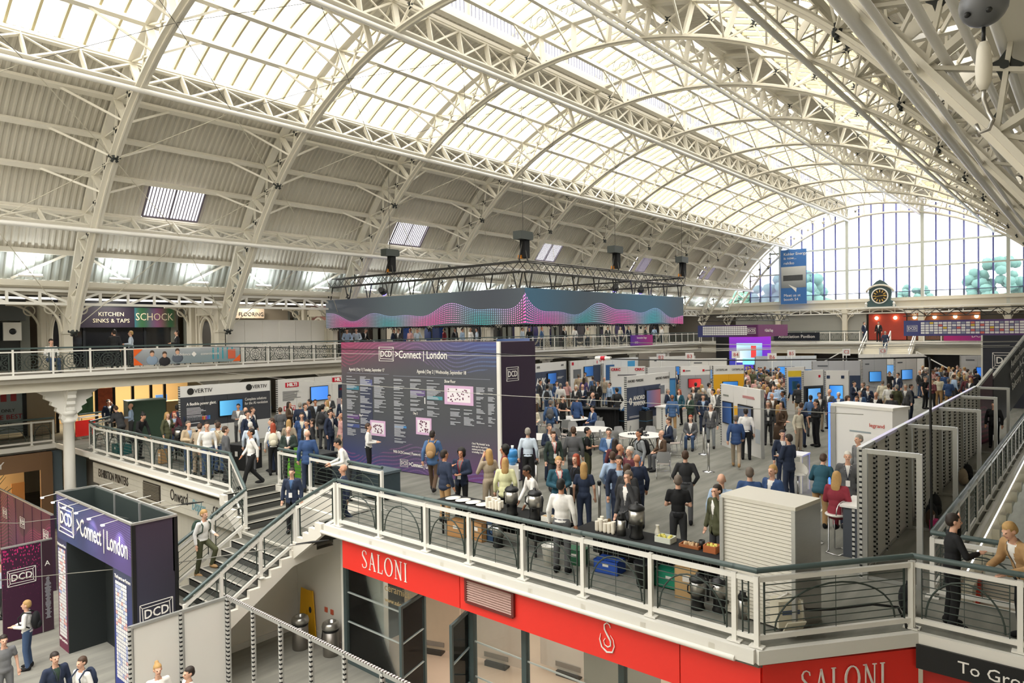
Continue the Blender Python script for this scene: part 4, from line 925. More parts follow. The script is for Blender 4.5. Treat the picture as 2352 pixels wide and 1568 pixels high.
BM2=grad_mat('board_side_print',0,'#2c3040','#33283c','#3a2c3e')
b=MB(); b.bx(0,BW,0,1.85,.02,BH); o=b.build('board_body',BM2,ab,rz=rzb)
b=MB(); b.bx(0,BW-.1,-.02,.0,.02,BH); o=b.build('printed_face',BM,ab,rz=rzb)
b=MB(); b.bx(BW-.1,BW+.02,-.03,.03,0,BH+.02); b.build('corner_post',WHITE2,ab,rz=rzb)
PRT=Matrix.Rotation(rzb,4,'Z')
def bp(s,z_,off=.032): return PRT@Matrix(((1,0,0,s),(0,0,-1,-off),(0,1,0,z_),(0,0,0,1)))
logo(ab,bp(2.29,3.88),.70,('>Connect | London',.36,.42,-.02))
logo(ab,bp(3.05,.30),.36,('>Connect | London',.19,.22,-.01))
text('heading','Agenda | Day 1 | Tuesday, September 17',.15,LETW,ab,bp(1.3,3.33),sx=.72); text('heading','Agenda | Day 2 | Wednesday, September 18',.16,LETW,ab,bp(4.73,3.33),sx=.72)
text('heading','Show Floor',.14,LETW,ab,bp(5.1,3.05),sx=.7); text('heading','Wifi: DCDConnect | Password: DCD2024',.13,LETW,ab,bp(3.4,.64),sx=.75); text('heading','Day 1',.11,LETW,ab,bp(1.0,1.75),sx=.75); text('heading','Day 2',.11,LETW,ab,bp(3.6,1.97),sx=.75)
for k,s_ in enumerate(('Check "My Schedule" in the','event app for any private','sessions you\'ve been invited','to including Tech-Sessions')): text('note',s_,.085,LETW,ab,bp(5.95,1.2-.085*k),align='LEFT',sx=.72)
FAINT=mat('print_rule','#8f93a2',.6)
for s0,s1,z_ in((.3,2.4,3.2),(2.6,6.7,3.16)): b=MB(); b.box(((s0+s1)/2,0,0),(s1-s0,.012,.002)); obj('rule_line',b.mesh(FAINT),ab,M=bp(0,z_))
random.seed(21)
colsA=[(.27,.90,3.08,1.02),(.97,1.58,3.08,1.08),(1.67,2.28,3.08,1.85),(2.62,3.18,3.05,1.05),(3.38,4.04,3.06,2.05),(4.12,4.78,3.05,1.9),(5.1,5.55,2.2,1.72),(5.65,6.1,2.2,1.72),(6.15,6.5,2.9,1.75),(6.6,6.9,2.9,1.75),(2.62,3.18,1.0,.9)]
for s0,s1,zt,zb in colsA:
    b=MB(); z_=zt
    while z_>zb:
        w_=(s1-s0)*random.uniform(.35,.95); b.box((s0+w_/2,z_,0),(w_,.022,.004)); z_-=random.choice((.038,.038,.038,.095))
    o=obj('programme_text',b.mesh(mat('print_white','#b9bcc4',.6),'programme_text'),ab,M=bp(0,0)); o['kind']='stuff'
def chip(s0,s1,z0,z1,c,nm='colour_bar'): b=MB(); b.box(((s0+s1)/2,(z0+z1)/2,0),(s1-s0,z1-z0,.003)); obj(nm,b.mesh(mat('chip_'+c[1:],c,.6)),ab,M=bp(0,0,.026))
for a in((.27,.9,2.62,2.75,'#3f7f95'),(.97,1.58,2.8,3.0,'#5d6290'),(.97,1.58,1.1,2.75,'#3c4158'),(.27,.9,1.6,1.75,'#6b4f86'),(.27,.9,1.3,1.42,'#4c5a92'),(3.38,4.04,2.55,2.72,'#6a5a88'),(4.12,4.78,2.45,2.56,'#4b9aa6'),(2.62,3.18,1.45,1.52,'#4b8ac6'),(4.0,4.04,2.3,2.5,'#e8e8ea')): chip(*a)
LIL=mat('lilac_plan','#d9b3d6',.6)
for s0,s1,z0,z1,nm in((4.87,6.04,2.34,2.93,'floor_plan'),(1.45,2.2,1.1,1.62,'floor_map'),(3.62,4.3,1.3,1.85,'floor_map')):
    b=MB(); b.box(((s0+s1)/2,(z0+z1)/2,0),(s1-s0,z1-z0,.006)); obj(nm,b.mesh(LIL),ab,M=bp(0,0))
    b=MB(); b.box(((s0+s1)/2,(z0+z1)/2,0),((s1-s0)*.8,(z1-z0)*.72,.01)); obj(nm+'_paper',b.mesh(mat('plan_paper','#efe9f0',.6)),ab,M=bp(0,0))
    b=MB()
    for k in range(26): b.box((random.uniform(s0+.15,s1-.15),random.uniform(z0+.1,z1-.1),0),(.05,.04,.014))
    o=obj('plan_marks',b.mesh(mat('plan_marks','#6d3d58',.6)),ab,M=bp(0,0)); o['kind']='stuff'
logo(ab,PRT@Matrix(((0,0,1,BW+.005),(1,0,0,.62),(0,1,0,3.3),(0,0,0,1))),.62)
# ---------------------------------------------------------------- entrance gateway on the lower floor
gx0,gx1,gy0,gy1,gz=6.15,7.12,16.42,21.5,.37
ga=thing('gateway','tall dark printed entrance gateway with lit conference name on the lower floor','gateway',loc=(gx0,(gy0+gy1)/2,-3.8))
GP=wave_mat('gate_print',1,'#414c74','#584a80',('#8a7ac0','#5a6aa0','#b07ab8'),14,120,.6,.3,0,.5,1,.5); GSIDE=grad_mat('gate_side',0,'#3a4052','#33363f','#453a4a'); GIN=mat('gate_inside','#23292a',.7); GDK=mat('gate_dark_green','#2f3a38',.7)
def gb(nm,x0,x1,y0,y1,z0,z1,m): b=MB(); b.bx(x0,x1,y0,y1,z0,z1); o=b.build(nm,m,ga); o.location=-ga.location; return o
gb('lintel',gx0,gx0+.06,gy0,gy1,-.82,gz,GP)
GPB=NX('gate_pillar_print'); GPB=GPB.out(GPB.mix(GPB.sep.outputs[2],'#7a2f4c','#3c4160'))
GPR=NX('gate_pillar_print_right'); GPR=GPR.out(GPR.mix(GPR.sep.outputs[2],'#2f43a0','#3a3f58'))
gb('pillar',gx0,gx0+.06,gy1-.72,gy1,-3.8,-.82,GPB); gb('pillar',gx0,gx0+.06,gy0,gy0+1.15,-3.8,-.82,GPR)
gb('pillar_return',gx0,gx1,gy1-.76,gy1-.72,-3.8,-.82,GIN); gb('pillar_return',gx0,gx1,gy0+1.15,gy0+1.19,-3.8,-.82,GIN)
gb('side_wall',gx0+.02,gx1,gy0,gy0+.06,-3.8,gz,GSIDE); gb('edge_profile',gx1-.06,gx1+.02,gy0-.015,gy0+.08,-3.8,gz,BLACK); gb('edge_profile',gx0-.02,gx0+.06,gy0-.02,gy0+.04,-3.8,gz,BLACK)
gb('back_wall',gx1-.06,gx1,gy0+1.9,gy1,-.9,gz,GDK); gb('back_wall',gx1-.06,gx1,gy0+.06,gy0+1.85,-.9,gz,GDK); gb('end_wall',gx0,gx1,gy1-.06,gy1,-3.8,gz,GDK); gb('passage_wall',gx1-.06,gx1,gy0+2.4,gy1,-3.8,-.9,GIN)
for y in(gy0,gy0+1.88,gy0+3.5,gy1-.05): gb('top_profile_post',gx1-.09,gx1-.02,y,y+.06,-.9,gz+.03,ALU)
for a,c in(((gx0,gy0,gz+.02),(gx0,gy1,gz+.02)),((gx1,gy0,gz+.02),(gx1,gy1,gz+.02)),((gx0,gy0,gz+.02),(gx1,gy0,gz+.02)),((gx0,gy1,gz+.02),(gx1,gy1,gz+.02))): beam('top_profile',a,c,.05,.05,ALU,ga)
logo(ga,rel(ga,face((gx0-.01,20.72,-.22),(0,-1,0))),1.15); text('lettering','>Connect | London',.62,LETW,ga,rel(ga,face((gx0-.01,18.3,-.26),(0,-1,0))),sx=.66,bold=.006)
logo(ga,rel(ga,face((gx1-.08,19.6,-1.25),(0,-1,0))),.9); logo(ga,rel(ga,Matrix(((1,0,0,gx0+.48),(0,0,-1,gy0-.012),(0,1,0,-1.72),(0,0,0,1)))),.72)
TL=[mat('tile_f','#f0eff0',.5),mat('tile_p','#e9b9b4',.5),mat('tile_b','#b9c2e4',.5)]
random.seed(9)
for (ya,nc,nr) in((gy1-.10,5,27),(gy0+1.02,6,26)):
    for i in range(nc):
        for j in range(nr): 
            beam('partner_tile',(gx0-.008,ya-.11*i,-1.12-.088*j),(gx0-.008,ya-.11*i-.092,-1.12-.088*j),.006,.07,random.choice(TL[:1]*5+TL),ga)
text('caption','Thank you to our Partners',.11,LETW,ga,rel(ga,face((gx0-.01,gy1-.36,-.98),(0,-1,0))),sx=.55); text('caption','Thank you to our Partners',.12,LETW,ga,rel(ga,face((gx0-.01,gy0+.6,-.98),(0,-1,0))),sx=.7)
text('caption','DCD>Connect | London',.1,LETW,ga,rel(ga,face((gx0-.01,gy1-.36,-3.55),(0,-1,0))),sx=.6)
for k in range(6):
    y=gy0+.7+.85*k; s=MB(); s.tube([(gx0+.05,y,gz+.02),(gx0-.34,y+.0,gz-.02)],.009,5); s.build('lamp_arm',WHITE2,ga).location=-ga.location; s=MB(); s.box((gx0-.36,y,gz-.04),(.06,.09,.035)); s.build('arm_lamp',mat('lamp_white','#fbfbff',.4,emit=.7),ga).location=-ga.location
    if k%2==0:
        L_=bpy.data.objects.new('gateway_lamp',bpy.data.lights.new('gateway_lamp','SPOT')); link(L_); L_.location=(gx0-.45,y,gz-.1); L_.data.energy=14; L_.data.spot_size=R(75); L_.data.spot_blend=.8; L_.rotation_euler=(0,R(-35),0); L_.data.color=(.85,.88,1)
    s=MB(); s.tube([(gx1-.02,y,gz+.02),(gx1+.4,y,gz+.05)],.012,5); s.build('lamp_arm',WHITE2,ga).location=-ga.location
for y in(18.3,19.1): beam('stay_wire',(gx0+.04,y-1.2,gz),(gx1-.04,y,gz-.5),.012,.012,WHITE2,ga,kind='rod')
# purple walls left of the gateway
PW=wave_mat('purple_wave_wall',1,'#4c2346','#5a2440',('#b02a70','#8a2f86','#c0407a'),20,140,.8,.35,0,.6,0,.5)
w1=thing('display_wall','long purple printed wall with small framed logos at the left edge','display wall',loc=(7.4,29,-3.8))
b=MB(); b.bx(-.05,.05,-2.7,4.4,0,2.5); b.build('panel',PW,w1); 
for k in range(8): b=MB(); b.bx(-.06,.06,-2.72+.99*k,-2.69+.99*k,0,2.5); b.build('joint_profile',mat('seam','#3a2038',.5),w1)
for y in(2.6,.4,-2.2): logo(w1,face((-.06,y,1.75-.0*y),(0,-1,0)),.55)
beam('top_profile',(7.4,26.3,-1.28),(7.4,33.4,-1.28),.07,.05,ALU,w1)
PD=NX('magenta_dots'); 
vo=PD.nt.nodes.new('ShaderNodeTexVoronoi'); vo.inputs['Scale'].default_value=26; vo.inputs['Randomness'].default_value=.55; PD.nt.links.new(PD.tc.outputs['Generated'],vo.inputs[0])
thr=PD.m('MULTIPLY',PD.m('POWER',PD.m('ADD',PD.m('MULTIPLY',PD.sep.outputs[2],.9),PD.m('MULTIPLY',PD.m('SUBTRACT',1,PD.sep.outputs[0]),.1)),2.2),.42)
PDm=PD.out(PD.mix(PD.m('LESS_THAN',vo.outputs[0],thr),'#43243a','#d9367f'))
w2=thing('display_wall','dark red wall panel with pink dots and a framed logo beside the gateway','display wall',loc=(5.2,22.85,-3.8))
b=MB(); b.bx(0,.92,-.03,.03,.02,2.6); b.build('panel',PDm,w2); b=MB(); b.bx(.94,1.2,-.03,.03,.02,2.6); b.build('panel',mat('plum_panel','#3a2230',.6),w2); beam('top_profile',(5.2,22.85,-1.18),(6.4,22.85,-1.18),.07,.04,ALU,w2); b=MB(); b.bx(.92,.94,-.035,.035,0,2.6); b.build('joint_profile',ALU,w2)
logo(w2,face((.45,-.04,1.75),(1,0,0)),.66)
b=MB()
for k in range(34): b.box((1.07,-.034,1.55-.035*k),(random.uniform(.06,.16),.004,.014))
o=b.build('programme_text',mat('print_white'),w2); o['kind']='stuff'; text('heading','A',.2,LETW,w2,face((1.07,-.036,1.95),(1,0,0)))
# ---------------------------------------------------------------- white shell-scheme panels in the lower foreground
HOLE=NX('perforated_profile'); ob=HOLE.nt.nodes.new('ShaderNodeSeparateXYZ'); gn=HOLE.nt.nodes.new('ShaderNodeNewGeometry'); HOLE.nt.links.new(gn.outputs['Position'],ob.inputs[0])
hz=HOLE.m('LESS_THAN',HOLE.m('ABSOLUTE',HOLE.m('SUBTRACT',HOLE.m('FRACT',HOLE.m('MULTIPLY',ob.outputs[2],10.5)),.5)),.2)
HM=HOLE.out(HOLE.mix(hz,'#c9c9c5','#26282a'),0,.4)
PANEL=mat('white_infill_panel','#e6e4de',.55,noise=.03,scale=2)
def post(par,x,y,z0,z1,holes=True,w=.075):
    beam('upright',(x,y,z0),(x,y,z1),w,w,ALU,par)
    if holes: beam('perforated_strip',(x-.028,y-.028,z0),(x-.028,y-.028,z1),w*.62,w*.62,HM,par)
ps=thing('panel_wall','low white panelled partition in the foreground of the lower floor','partition',loc=(5.5,14.95,-3.8))
for k in range(3): post(ps,5.52+1.02*k,14.95,-3.8,-1.3)
for k in range(2): beam('infill_panel',(5.58+1.02*k,14.95,-2.52),(6.48+1.02*k,14.95,-2.52),.02,2.4,PANEL,ps)
beam('top_profile',(5.5,14.95,-1.32),(7.58,14.95,-1.32),.07,.06,ALU,ps)
ps=thing('panel_frame','bare aluminium partition frame with open bays in front of the red shop','partition',loc=(7.56,14.9,-3.8))
for k in range(7): post(ps,7.56,14.9-1.085*k,-3.8,-1.3)
beam('top_profile',(7.56,14.95,-1.32),(7.56,8.3,-1.32),.07,.07,ALU,ps)
PERF=NX('perforated_rail'); ob2=PERF.nt.nodes.new('ShaderNodeSeparateXYZ'); gn2=PERF.nt.nodes.new('ShaderNodeNewGeometry'); PERF.nt.links.new(gn2.outputs['Position'],ob2.inputs[0])
PM=PERF.out(PERF.mix(PERF.m('LESS_THAN',PERF.m('ABSOLUTE',PERF.m('SUBTRACT',PERF.m('FRACT',PERF.m('MULTIPLY',ob2.outputs[1],13)),.5)),.25),'#d9d6d2','#4a3f3f'),0,.4)
beam('perforated_strip',(7.55,14.95,-1.275),(7.55,8.3,-1.275),.05,.02,PM,ps); beam('bottom_profile',(7.56,14.95,-3.77),(7.56,8.3,-3.77),.06,.05,ALU,ps)
# ---------------------------------------------------------------- long white partition on the right of the exhibition floor
LIL2=mat('lilac_lit_profile','#c9c0e6',.35,.3)  # purple light on the partition's top rail, put into the profile colour
pw=thing('partition_wall','long white panelled partition with perforated posts on the right','partition',loc=(13.66,3.29,0))
L0=13.66
for k in range(17):
    x=L0+1.0*k; post(pw,x,3.29,0,2.36); beam('perforated_strip',(x+.16,3.262,.05),(x+.16,3.262,2.3),.03,.02,HM,pw)
    if k<16:
        beam('infill_panel',(x+.04,3.29,1.2),(x+.96,3.29,1.2),.025,2.26,PANEL,pw)
        beam('top_profile',(x,3.29,2.36),(x+1,3.29,2.36),.08,.06,LIL2 if k%3 else ALU,pw); beam('bottom_profile',(x,3.29,.04),(x+1,3.29,.04),.06,.06,ALU,pw)
for k,x in enumerate((L0,L0+4.0,L0+8.0,L0+12.0,L0+16.0)):
    fr=thing('door_frame','white open partition frame standing out from the right-hand wall, '+['nearest','second','third','fourth','farthest'][k],'frame',loc=(x,2.8,0))
    for y in(2.33,3.2): beam('upright',(x,y,0),(x,y,2.36),.09,.09,ALU,fr)
    beam('head_rail',(x,2.33,2.33),(x,3.2,2.33),.08,.08,ALU,fr); beam('foot_rail',(x,2.33,.03),(x,3.2,.03),.06,.05,ALU,fr)
# ---------------------------------------------------------------- roller-shutter cabinet by the balcony
sb=thing('shutter_cabinet','grey roller shutter cabinet standing at the balcony corner','cabinet',loc=(10.95,3.95,0),rz=R(-8))
CAB=mat('cabinet_white','#d6d2c6',.5); 
for nm,d in(('top',(-.55,.55,-.42,.42,1.85,1.92)),('side',(-.55,-.5,-.42,.42,0,1.85)),('side',(.5,.55,-.42,.42,0,1.85)),('back',(-.5,.5,.38,.42,0,1.85))): pass
b=MB(); b.bx(-.42,.42,-.62,.62,1.86,1.92); b.build('top',CAB,sb); b=MB(); b.bx(-.42,.42,.57,.62,0,1.86); b.build('side',CAB,sb); b=MB(); b.bx(-.42,.42,-.62,-.57,0,1.86); b.build('side',STEEL,sb); b=MB(); b.bx(.38,.42,-.57,.57,0,1.86); b.build('back',CAB,sb)
for y in(-.6,.6): b=MB(); b.box((-.43,y,.93),(.04,.06,1.88)); b.build('corner_post',ALU,sb)
for k in range(32): b=beam('shutter_slat',(0,0,0),(0,0,1),1,1,CAB); b.parent=sb; b.matrix_local=Matrix.Translation((-.4,0,.06+.057*k))@Matrix.Rotation(R(12),4,'Y')@Matrix.Diagonal((.02,1.14,.05,1))
# ---------------------------------------------------------------- exhibition stands
def stand(label,a,b_,h,bands,sub=None,thick=.08,base=0):
    """wall from a to b (floor points, left to right as seen); bands: list of (z0,z1,colour)"""
    a=Vector((a[0],a[1],base)); b_=Vector((b_[0],b_[1],base)); d=(b_-a); L=d.length; rz=math.atan2(d.y,d.x)
    t=thing('exhibition_stand',label,'exhibition stand',loc=a,rz=rz)
    for z0,z1,c in bands:
        m=c if not isinstance(c,str) else mat('stand_'+c.lstrip('#'),c,.55,noise=.03,scale=1)
        n=max(1,round(L/1.0)) if z1-z0>.8 else 1
        for k in range(n):
            b=MB(); b.bx(L*k/n+.006,L*(k+1)/n-.006,0,thick,z0,z1); b.build('panel',m,t)
    b=MB(); b.bx(-.03,0.0,-.02,thick+.02,0,h); b.build('post',HM,t); b=MB(); b.bx(L,L+.03,-.02,thick+.02,0,h); b.build('post',ALU,t)
    t['L']=L; del t['L']
    return t,L
def sf_(s,z_,off=.012): return Matrix(((1,0,0,s),(0,0,-1,-off),(0,1,0,z_),(0,0,0,1)))
def screen(t,s,z_,w,h,m,nm='screen'):
    b=MB(); b.box((s,-.05,z_),(w,.06,h)); o=b.build(nm,BLACK,t); b=MB(); b.box((s,-.085,z_),(w*.95,.01,h*.92)); o2=b.build('picture',m,o)
def poster(t,s,z_,w,h,m,nm='poster'): b=MB(); b.box((s,-.01,z_),(w,.012,h)); b.build(nm,m,t)
def lines(t,s,z_,w,n,c='#e9e9ec',h=.02,gap=.05,nm='printed_text'):
    b=MB()
    for k in range(n): 
        ww=w*random.uniform(.6,1); b.box((s+ww/2,-.012,z_-gap*k),(ww,.006,h))
    o=b.build(nm,mat('ink_'+c[1:],c,.6),t); o['kind']='stuff'
SCR=lambda n,c1,c2,e=.5: grad_mat(n,0,c1,c2,None,e)
random.seed(31)
t,L=stand('white and charcoal stand with a wide screen, left of the red-logo stand',(12.45,28.15),(16.4,28.12),2.53,[(0,.85,'#e3e2de'),(.85,2.08,'#3f4147'),(2.08,2.53,'#ecebe7')])
text('logo_words','VERTIV',.24,INK,t,sf_(.95,2.3)); text('logo_words','VERTIV',.22,INK,t,sf_(3.45,2.3)); 
for s in(.42,2.95): b=MB(); b.lathe([(.14,0),(.14,.01)],n=14); o=obj('logo_disc',b.mesh(INK),t,M=sf_(s,2.3))
text('slogan','A flexible power giant.',.17,LETW,t,sf_(.25,1.78),align='LEFT',sx=.8,bold=.004); text('slogan','Complete solutions',.17,LETW,t,sf_(2.75,1.78),align='LEFT',sx=.75); text('slogan','for the AI revolution',.17,LETW,t,sf_(2.75,1.6),align='LEFT',sx=.75)
lines(t,.25,1.62,.9,6); lines(t,.25,1.3,.9,2); lines(t,.25,1.0,.8,1); screen(t,2.1,1.5,1.05,.68,SCR('scr_v','#5aa6d0','#2b5f92'))
for k in range(14): b=MB(); b.box((.28+.07*k,-.012,1.18),(.05,.006,.16)); b.build('cabinet_icon',mat('icon_grey','#6a6d74',.6) if k<9 else mat('icon_%d'%k,['#e05a3a','#e0a03a','#b04a9a','#4a6ad0','#3a8ad0'][k-9],.6),t)
b=MB(); b.box((.55,-.014,.62),(.36,.01,.16)); b.build('number_plate',INK,t)
t,L=stand('white stand with red logos and a blue screen, left of the agenda board',(16.85,28.25),(21.8,28.4),2.53,[(0,2.53,'#e4e2dd')])
HR_=mat('red_logo','#c8102e',.5)
for s,z_,w in((.75,2.25,.7),(3.4,2.33,.8),(.6,1.18,.6)): poster(t,s,z_,w,.22,HR_,'logo_plate'); text('logo_words','HILTI',.2,LETW,t,sf_(s,z_,.02),sx=1.15,bold=.012)
lines(t,.25,1.95,.95,9,'#5b5b5e'); screen(t,2.2,1.75,1.0,.68,SCR('scr_h','#4f86d8','#3f78cf')); poster(t,3.55,1.75,.42,.66,mat('poster_navy','#2c3448',.5)); poster(t,3.55,1.85,.3,.1,HR_); poster(t,1.5,1.15,.45,.42,mat('poster_grey','#8a96a0',.5)); poster(t,3.5,1.2,.5,.4,mat('poster_grey2','#b9a9ac',.5))
t,L=stand('navy stand with white AVK lettering under the far left gallery',(33.6,26.84),(37.9,27.36),2.5,[(0,.5,'#dcdbd7'),(.5,1.95,'#3b465c'),(1.95,2.5,'#e6e5e1')])
text('logo_words','AVK',.62,LETW,t,sf_(1.0,1.3),bold=.02); text('logo_words','AVK',.2,INK,t,sf_(.7,2.25)); text('logo_words','AVK',.2,INK,t,sf_(3.8,2.25)); screen(t,2.3,1.45,1.1,.75,SCR('scr_a','#2f66a8','#1d3f78')); lines(t,3.1,1.5,.9,3)
t,L=stand('white stand with two red square logos beside the navy stand',(38.0,27.1),(41.7,27.05),2.5,[(0,2.5,'#e5e3df')]); 
for s in(.3,3.3): poster(t,s,2.3,.22,.2,HR_)
poster(t,.8,1.6,.9,.6,mat('photo_grey','#6f7275',.5)); screen(t,2.1,1.7,1.1,.7,SCR('scr_r','#2a5f9c','#1c3f6e')); poster(t,3.2,1.5,.9,1.2,mat('poster_navy2','#323d55',.5)); lines(t,2.85,1.9,.7,8)
t,L=stand('pale stand with blue panel behind the white conference stand',(41.8,26.9),(45.5,26.2),2.5,[(0,2.5,'#dfe3e6')]); poster(t,.7,1.5,.9,1.1,mat('poster_blue','#2f5f96',.5)); poster(t,3.0,1.9,.8,.7,mat('poster_sky','#4aa3dc',.5))
t,L=stand('white stand with small red letters and red bordered screen, left of the navy power stand',(32.4,20.4),(33.6,18.9),2.55,[(0,2.55,'#ecebe7')]); 
for s in(.3,1.6): text('logo_words','CRRC',.2,HR_,t,sf_(s,2.38),bold=.008)
lines(t,.4,2.08,1.1,1,'#6a6a6e',.06); poster(t,1.2,1.55,.7,.6,HR_); screen(t,1.2,1.55,.5,.5,SCR('scr_c','#b9d0e8','#5a8ac8')); poster(t,.35,1.2,.5,.45,mat('poster_mid','#5a8ec4',.5))
t,L=stand('big navy stand with white Anord Mardix lettering and a wall screen',(26.7,15.98),(30.4,15.8),2.5,[(0,.5,'#dfdedb'),(.5,1.98,'#3f4a63'),(1.98,2.5,'#e9e8e5')]); 
text('logo_words','ANORD',.27,LETW,t,sf_(1.02,1.46),bold=.006); text('logo_words','MARDIX',.27,LETW,t,sf_(1.05,1.2),bold=.006); text('logo_words','0',.45,LETW,t,sf_(.32,1.33),bold=.01)
text('logo_words','ANORD MARDIX',.17,INK,t,sf_(.75,2.25)); text('logo_words','ANORD MARDIX',.17,INK,t,sf_(3.1,2.25)); lines(t,.2,.66,1.3,2); screen(t,2.15,1.35,1.25,.85,SCR('scr_m','#3a4a6a','#7a4a4c')); b=MB(); b.bx(2.9,3.7,-.006,.0,.5,1.98); b.build('white_strip',GR,t); poster(t,3.0,1.7,.5,.4,mat('grey_device','#7f8690',.5))
t,L=stand('white stand with a bright blue patterned side behind the navy power stand',(33.3,18.6),(35.1,17.85),2.5,[(0,1.75,'#4a8fc8'),(1.75,1.85,'#345f92'),(1.85,2.5,'#e6e6e4')])
t,L=stand('grey stand with a red and black screen left of the yellow stand',(35.2,17.6),(36.5,16.45),2.5,[(0,2.0,'#a9a9ad'),(2.0,2.5,'#ecebe8')]); screen(t,.8,1.55,.75,.5,SCR('scr_red','#8a1f24','#c23a36')); 
for s in(.2,1.35): poster(t,s,2.25,.12,.12,HR_); lines(t,s+.1,2.25,.3,1,'#5a5a5e',.04)
t,L=stand('bright yellow stand with a blue screen in the middle of the hall',(36.6,16.3),(38.1,15.15),2.5,[(0,2.0,'#f0b429'),(2.0,2.5,'#e9e8e4')]); text('logo_words','CATERPILLAR',.15,INK,t,sf_(.5,2.25),sx=.8); text('logo_words','CATERPILLAR',.15,INK,t,sf_(1.5,2.25),sx=.8); screen(t,1.0,1.3,.95,.6,SCR('scr_y','#3f78b8','#2c5f9a'))
t,L=stand('white two-panel stand with dark screens beside the man in the navy blazer',(25.85,11.2),(23.95,8.92),2.42,[(0,2.42,'#eae8e4')]); screen(t,.62,1.35,.75,.85,SCR('scr_t','#1f2f50','#2f4f80',.3)); screen(t,1.95,1.2,1.0,1.15,SCR('scr_t2','#4a5262','#5a6274',.25)); poster(t,1.22,1.45,.3,.42,mat('disc_yellow','#f2b530',.5)); poster(t,1.22,1.15,.34,.3,mat('disc_cyan','#3fb4dc',.5)); lines(t,.2,2.0,.7,1,'#8a8d84',.06); lines(t,1.7,2.1,.9,2,'#c78a8a',.04)
poster(t,2.75,.75,.3,.5,mat('poster_pale','#cfd6dc',.5))
t,L=stand('small stand with a green and blue map poster in the crowd',(36.8,12.36),(37.6,11.7),2.5,[(0,2.5,'#e5e3df')]); poster(t,.5,1.5,.75,.9,mat('map_blue','#2f62b4',.5)); poster(t,.52,1.5,.4,.5,mat('map_green','#6aa83a',.5,noise=.5,scale=8)); poster(t,.5,2.15,.8,.3,mat('map_yellow','#e8c83a',.5))
t,L=stand('dark stand with white header and a blue screen behind the seated talkers',(34.2,10.69),(35.3,10.1),2.5,[(0,1.75,'#3a3d44'),(1.75,2.5,'#ecebe8')]); screen(t,.6,1.3,.8,.7,SCR('scr_b1','#6aa3d6','#4a86c4')); poster(t,1.0,2.2,.12,.12,HR_)
t,L=stand('white stand with a blue screen and round logos near the middle aisle',(34.65,9.81),(35.1,8.9),2.5,[(0,2.5,'#efeeeb')]); screen(t,.45,1.45,.6,.75,SCR('scr_b2','#2f74c8','#4f9ae0')); 
for s in(.12,.75): poster(t,s,2.2,.14,.14,mat('round_navy','#2c3c5c',.5))
for k,(a,c,bands,lb) in enumerate((((44,13.2),(45.6,10.9),[(0,1.6,'#34405a'),(1.6,2.5,'#b9bac0')],'long grey topped stand across the far aisle'),((47.4,11.2),(48.6,10.1),[(0,2.5,'#b3b5ba')],'plain grey stand with a blue monitor at the far aisle'),((50.1,9.9),(51.9,9.0),[(0,2.5,'#e6e4e2')],'white stand with a blue screen at the far right aisle'),((44.5,21.5),(46.0,19.5),[(0,1.6,'#d7d5d0'),(1.6,2.5,'#e9e8e4')],'white topped stand behind the grey stand'),((50.0,19.0),(52.5,15.5),[(0,1.5,'#3a76b8'),(1.5,2.5,'#d5dbe2')],'long blue stand below the far gallery'),((56,13.5),(57.5,9.5),[(0,2.5,'#e2e0dc')],'long white stand near the far stairs'),((55.5,7.0),(56.5,4.2),[(0,2.5,'#d9dadb')],'white stand with a wide blue screen at the far right'),((46,25.5),(49.5,23.5),[(0,1.7,'#4a5a72'),(1.7,2.5,'#e4e3e0')],'slate blue stand under the far left gallery'))):
    t,L=stand(lb,a,c,2.5,bands); screen(t,L*.5,1.4,min(1.2,L*.5),.65,SCR('scr_far%d'%k,['#5a9ad0','#4a8fd0','#5a9ae0','#8aa0b0','#3f8ad8','#6aa0d0','#2f6fd0','#3a5f90'][k],'#2c5f9a',.5)); lines(t,L*.1,2.2,L*.25,1,'#5c5f66',.07)
NUM=mat('booth_number_red','#c24a4a',.5)
for k,(x,y,s) in enumerate(((32.2,20.8,'B1'),(35.6,19.0,'B2'),(37.6,18.2,'B3'),(41.0,16.8,'B4'),(43.8,14.4,'B5'),(47.6,12.2,'C2'),(50.0,10.6,'C3'),(38.2,13.6,'B6'))):
    t=thing('aisle_sign','white aisle number sign %s on a thin pole above the stands'%s,'sign',loc=(x,y,0)); b=MB(); b.tube([(0,0,0),(0,0,3.0)],.02,6); b.build('pole',ALU,t); M_=face((0,0,2.95),r0); b=MB(); b.box((0,0,0),(.5,.45,.02)); obj('plate',b.mesh(GR),t,M=M_); text('lettering',s,.3,NUM,t,M_@Matrix.Translation((0,0,.02)))
# white machine cabinet with lit blue edge
t=thing('white_cabinet','large white exhibition cabinet with a blue lit edge, right of the aisle','cabinet',loc=(19.85,4.75,0),rz=math.atan2(-1.54,-.5))
b=MB(); b.bx(-.8,.85,0,.75,0,2.42); b.build('body',mat('cabinet_pure_white','#efeeec',.4),t); b=MB(); b.bx(-.84,.88,-.03,.78,2.42,2.5); b.build('top',WHITE2,t); b=MB(); b.bx(-.92,-.86,-.02,.1,0,2.5); b.build('light_edge',mat('blue_led','#2f55ff',.4,emit=2.2),t); b=MB(); b.bx(-.85,-.7,-.04,0,0,2.42); b.build('door_stile',ALU,t)
poster(t,.25,1.0,.85,1.5,mat('poster_white','#f6f5f3',.5)); poster(t,.1,1.05,.5,.45,mat('heat_map','#e0a060',.5,noise=.6,scale=9)); poster(t,.5,.75,.3,.4,mat('poster_cyan','#7fc0d4',.5)); text('logo_words','legrand',.14,mat('red_grey','#d05a50',.5),t,sf_(.45,2.0))
lines(t,-.3,1.8,.8,1,'#9aa6ac',.04)
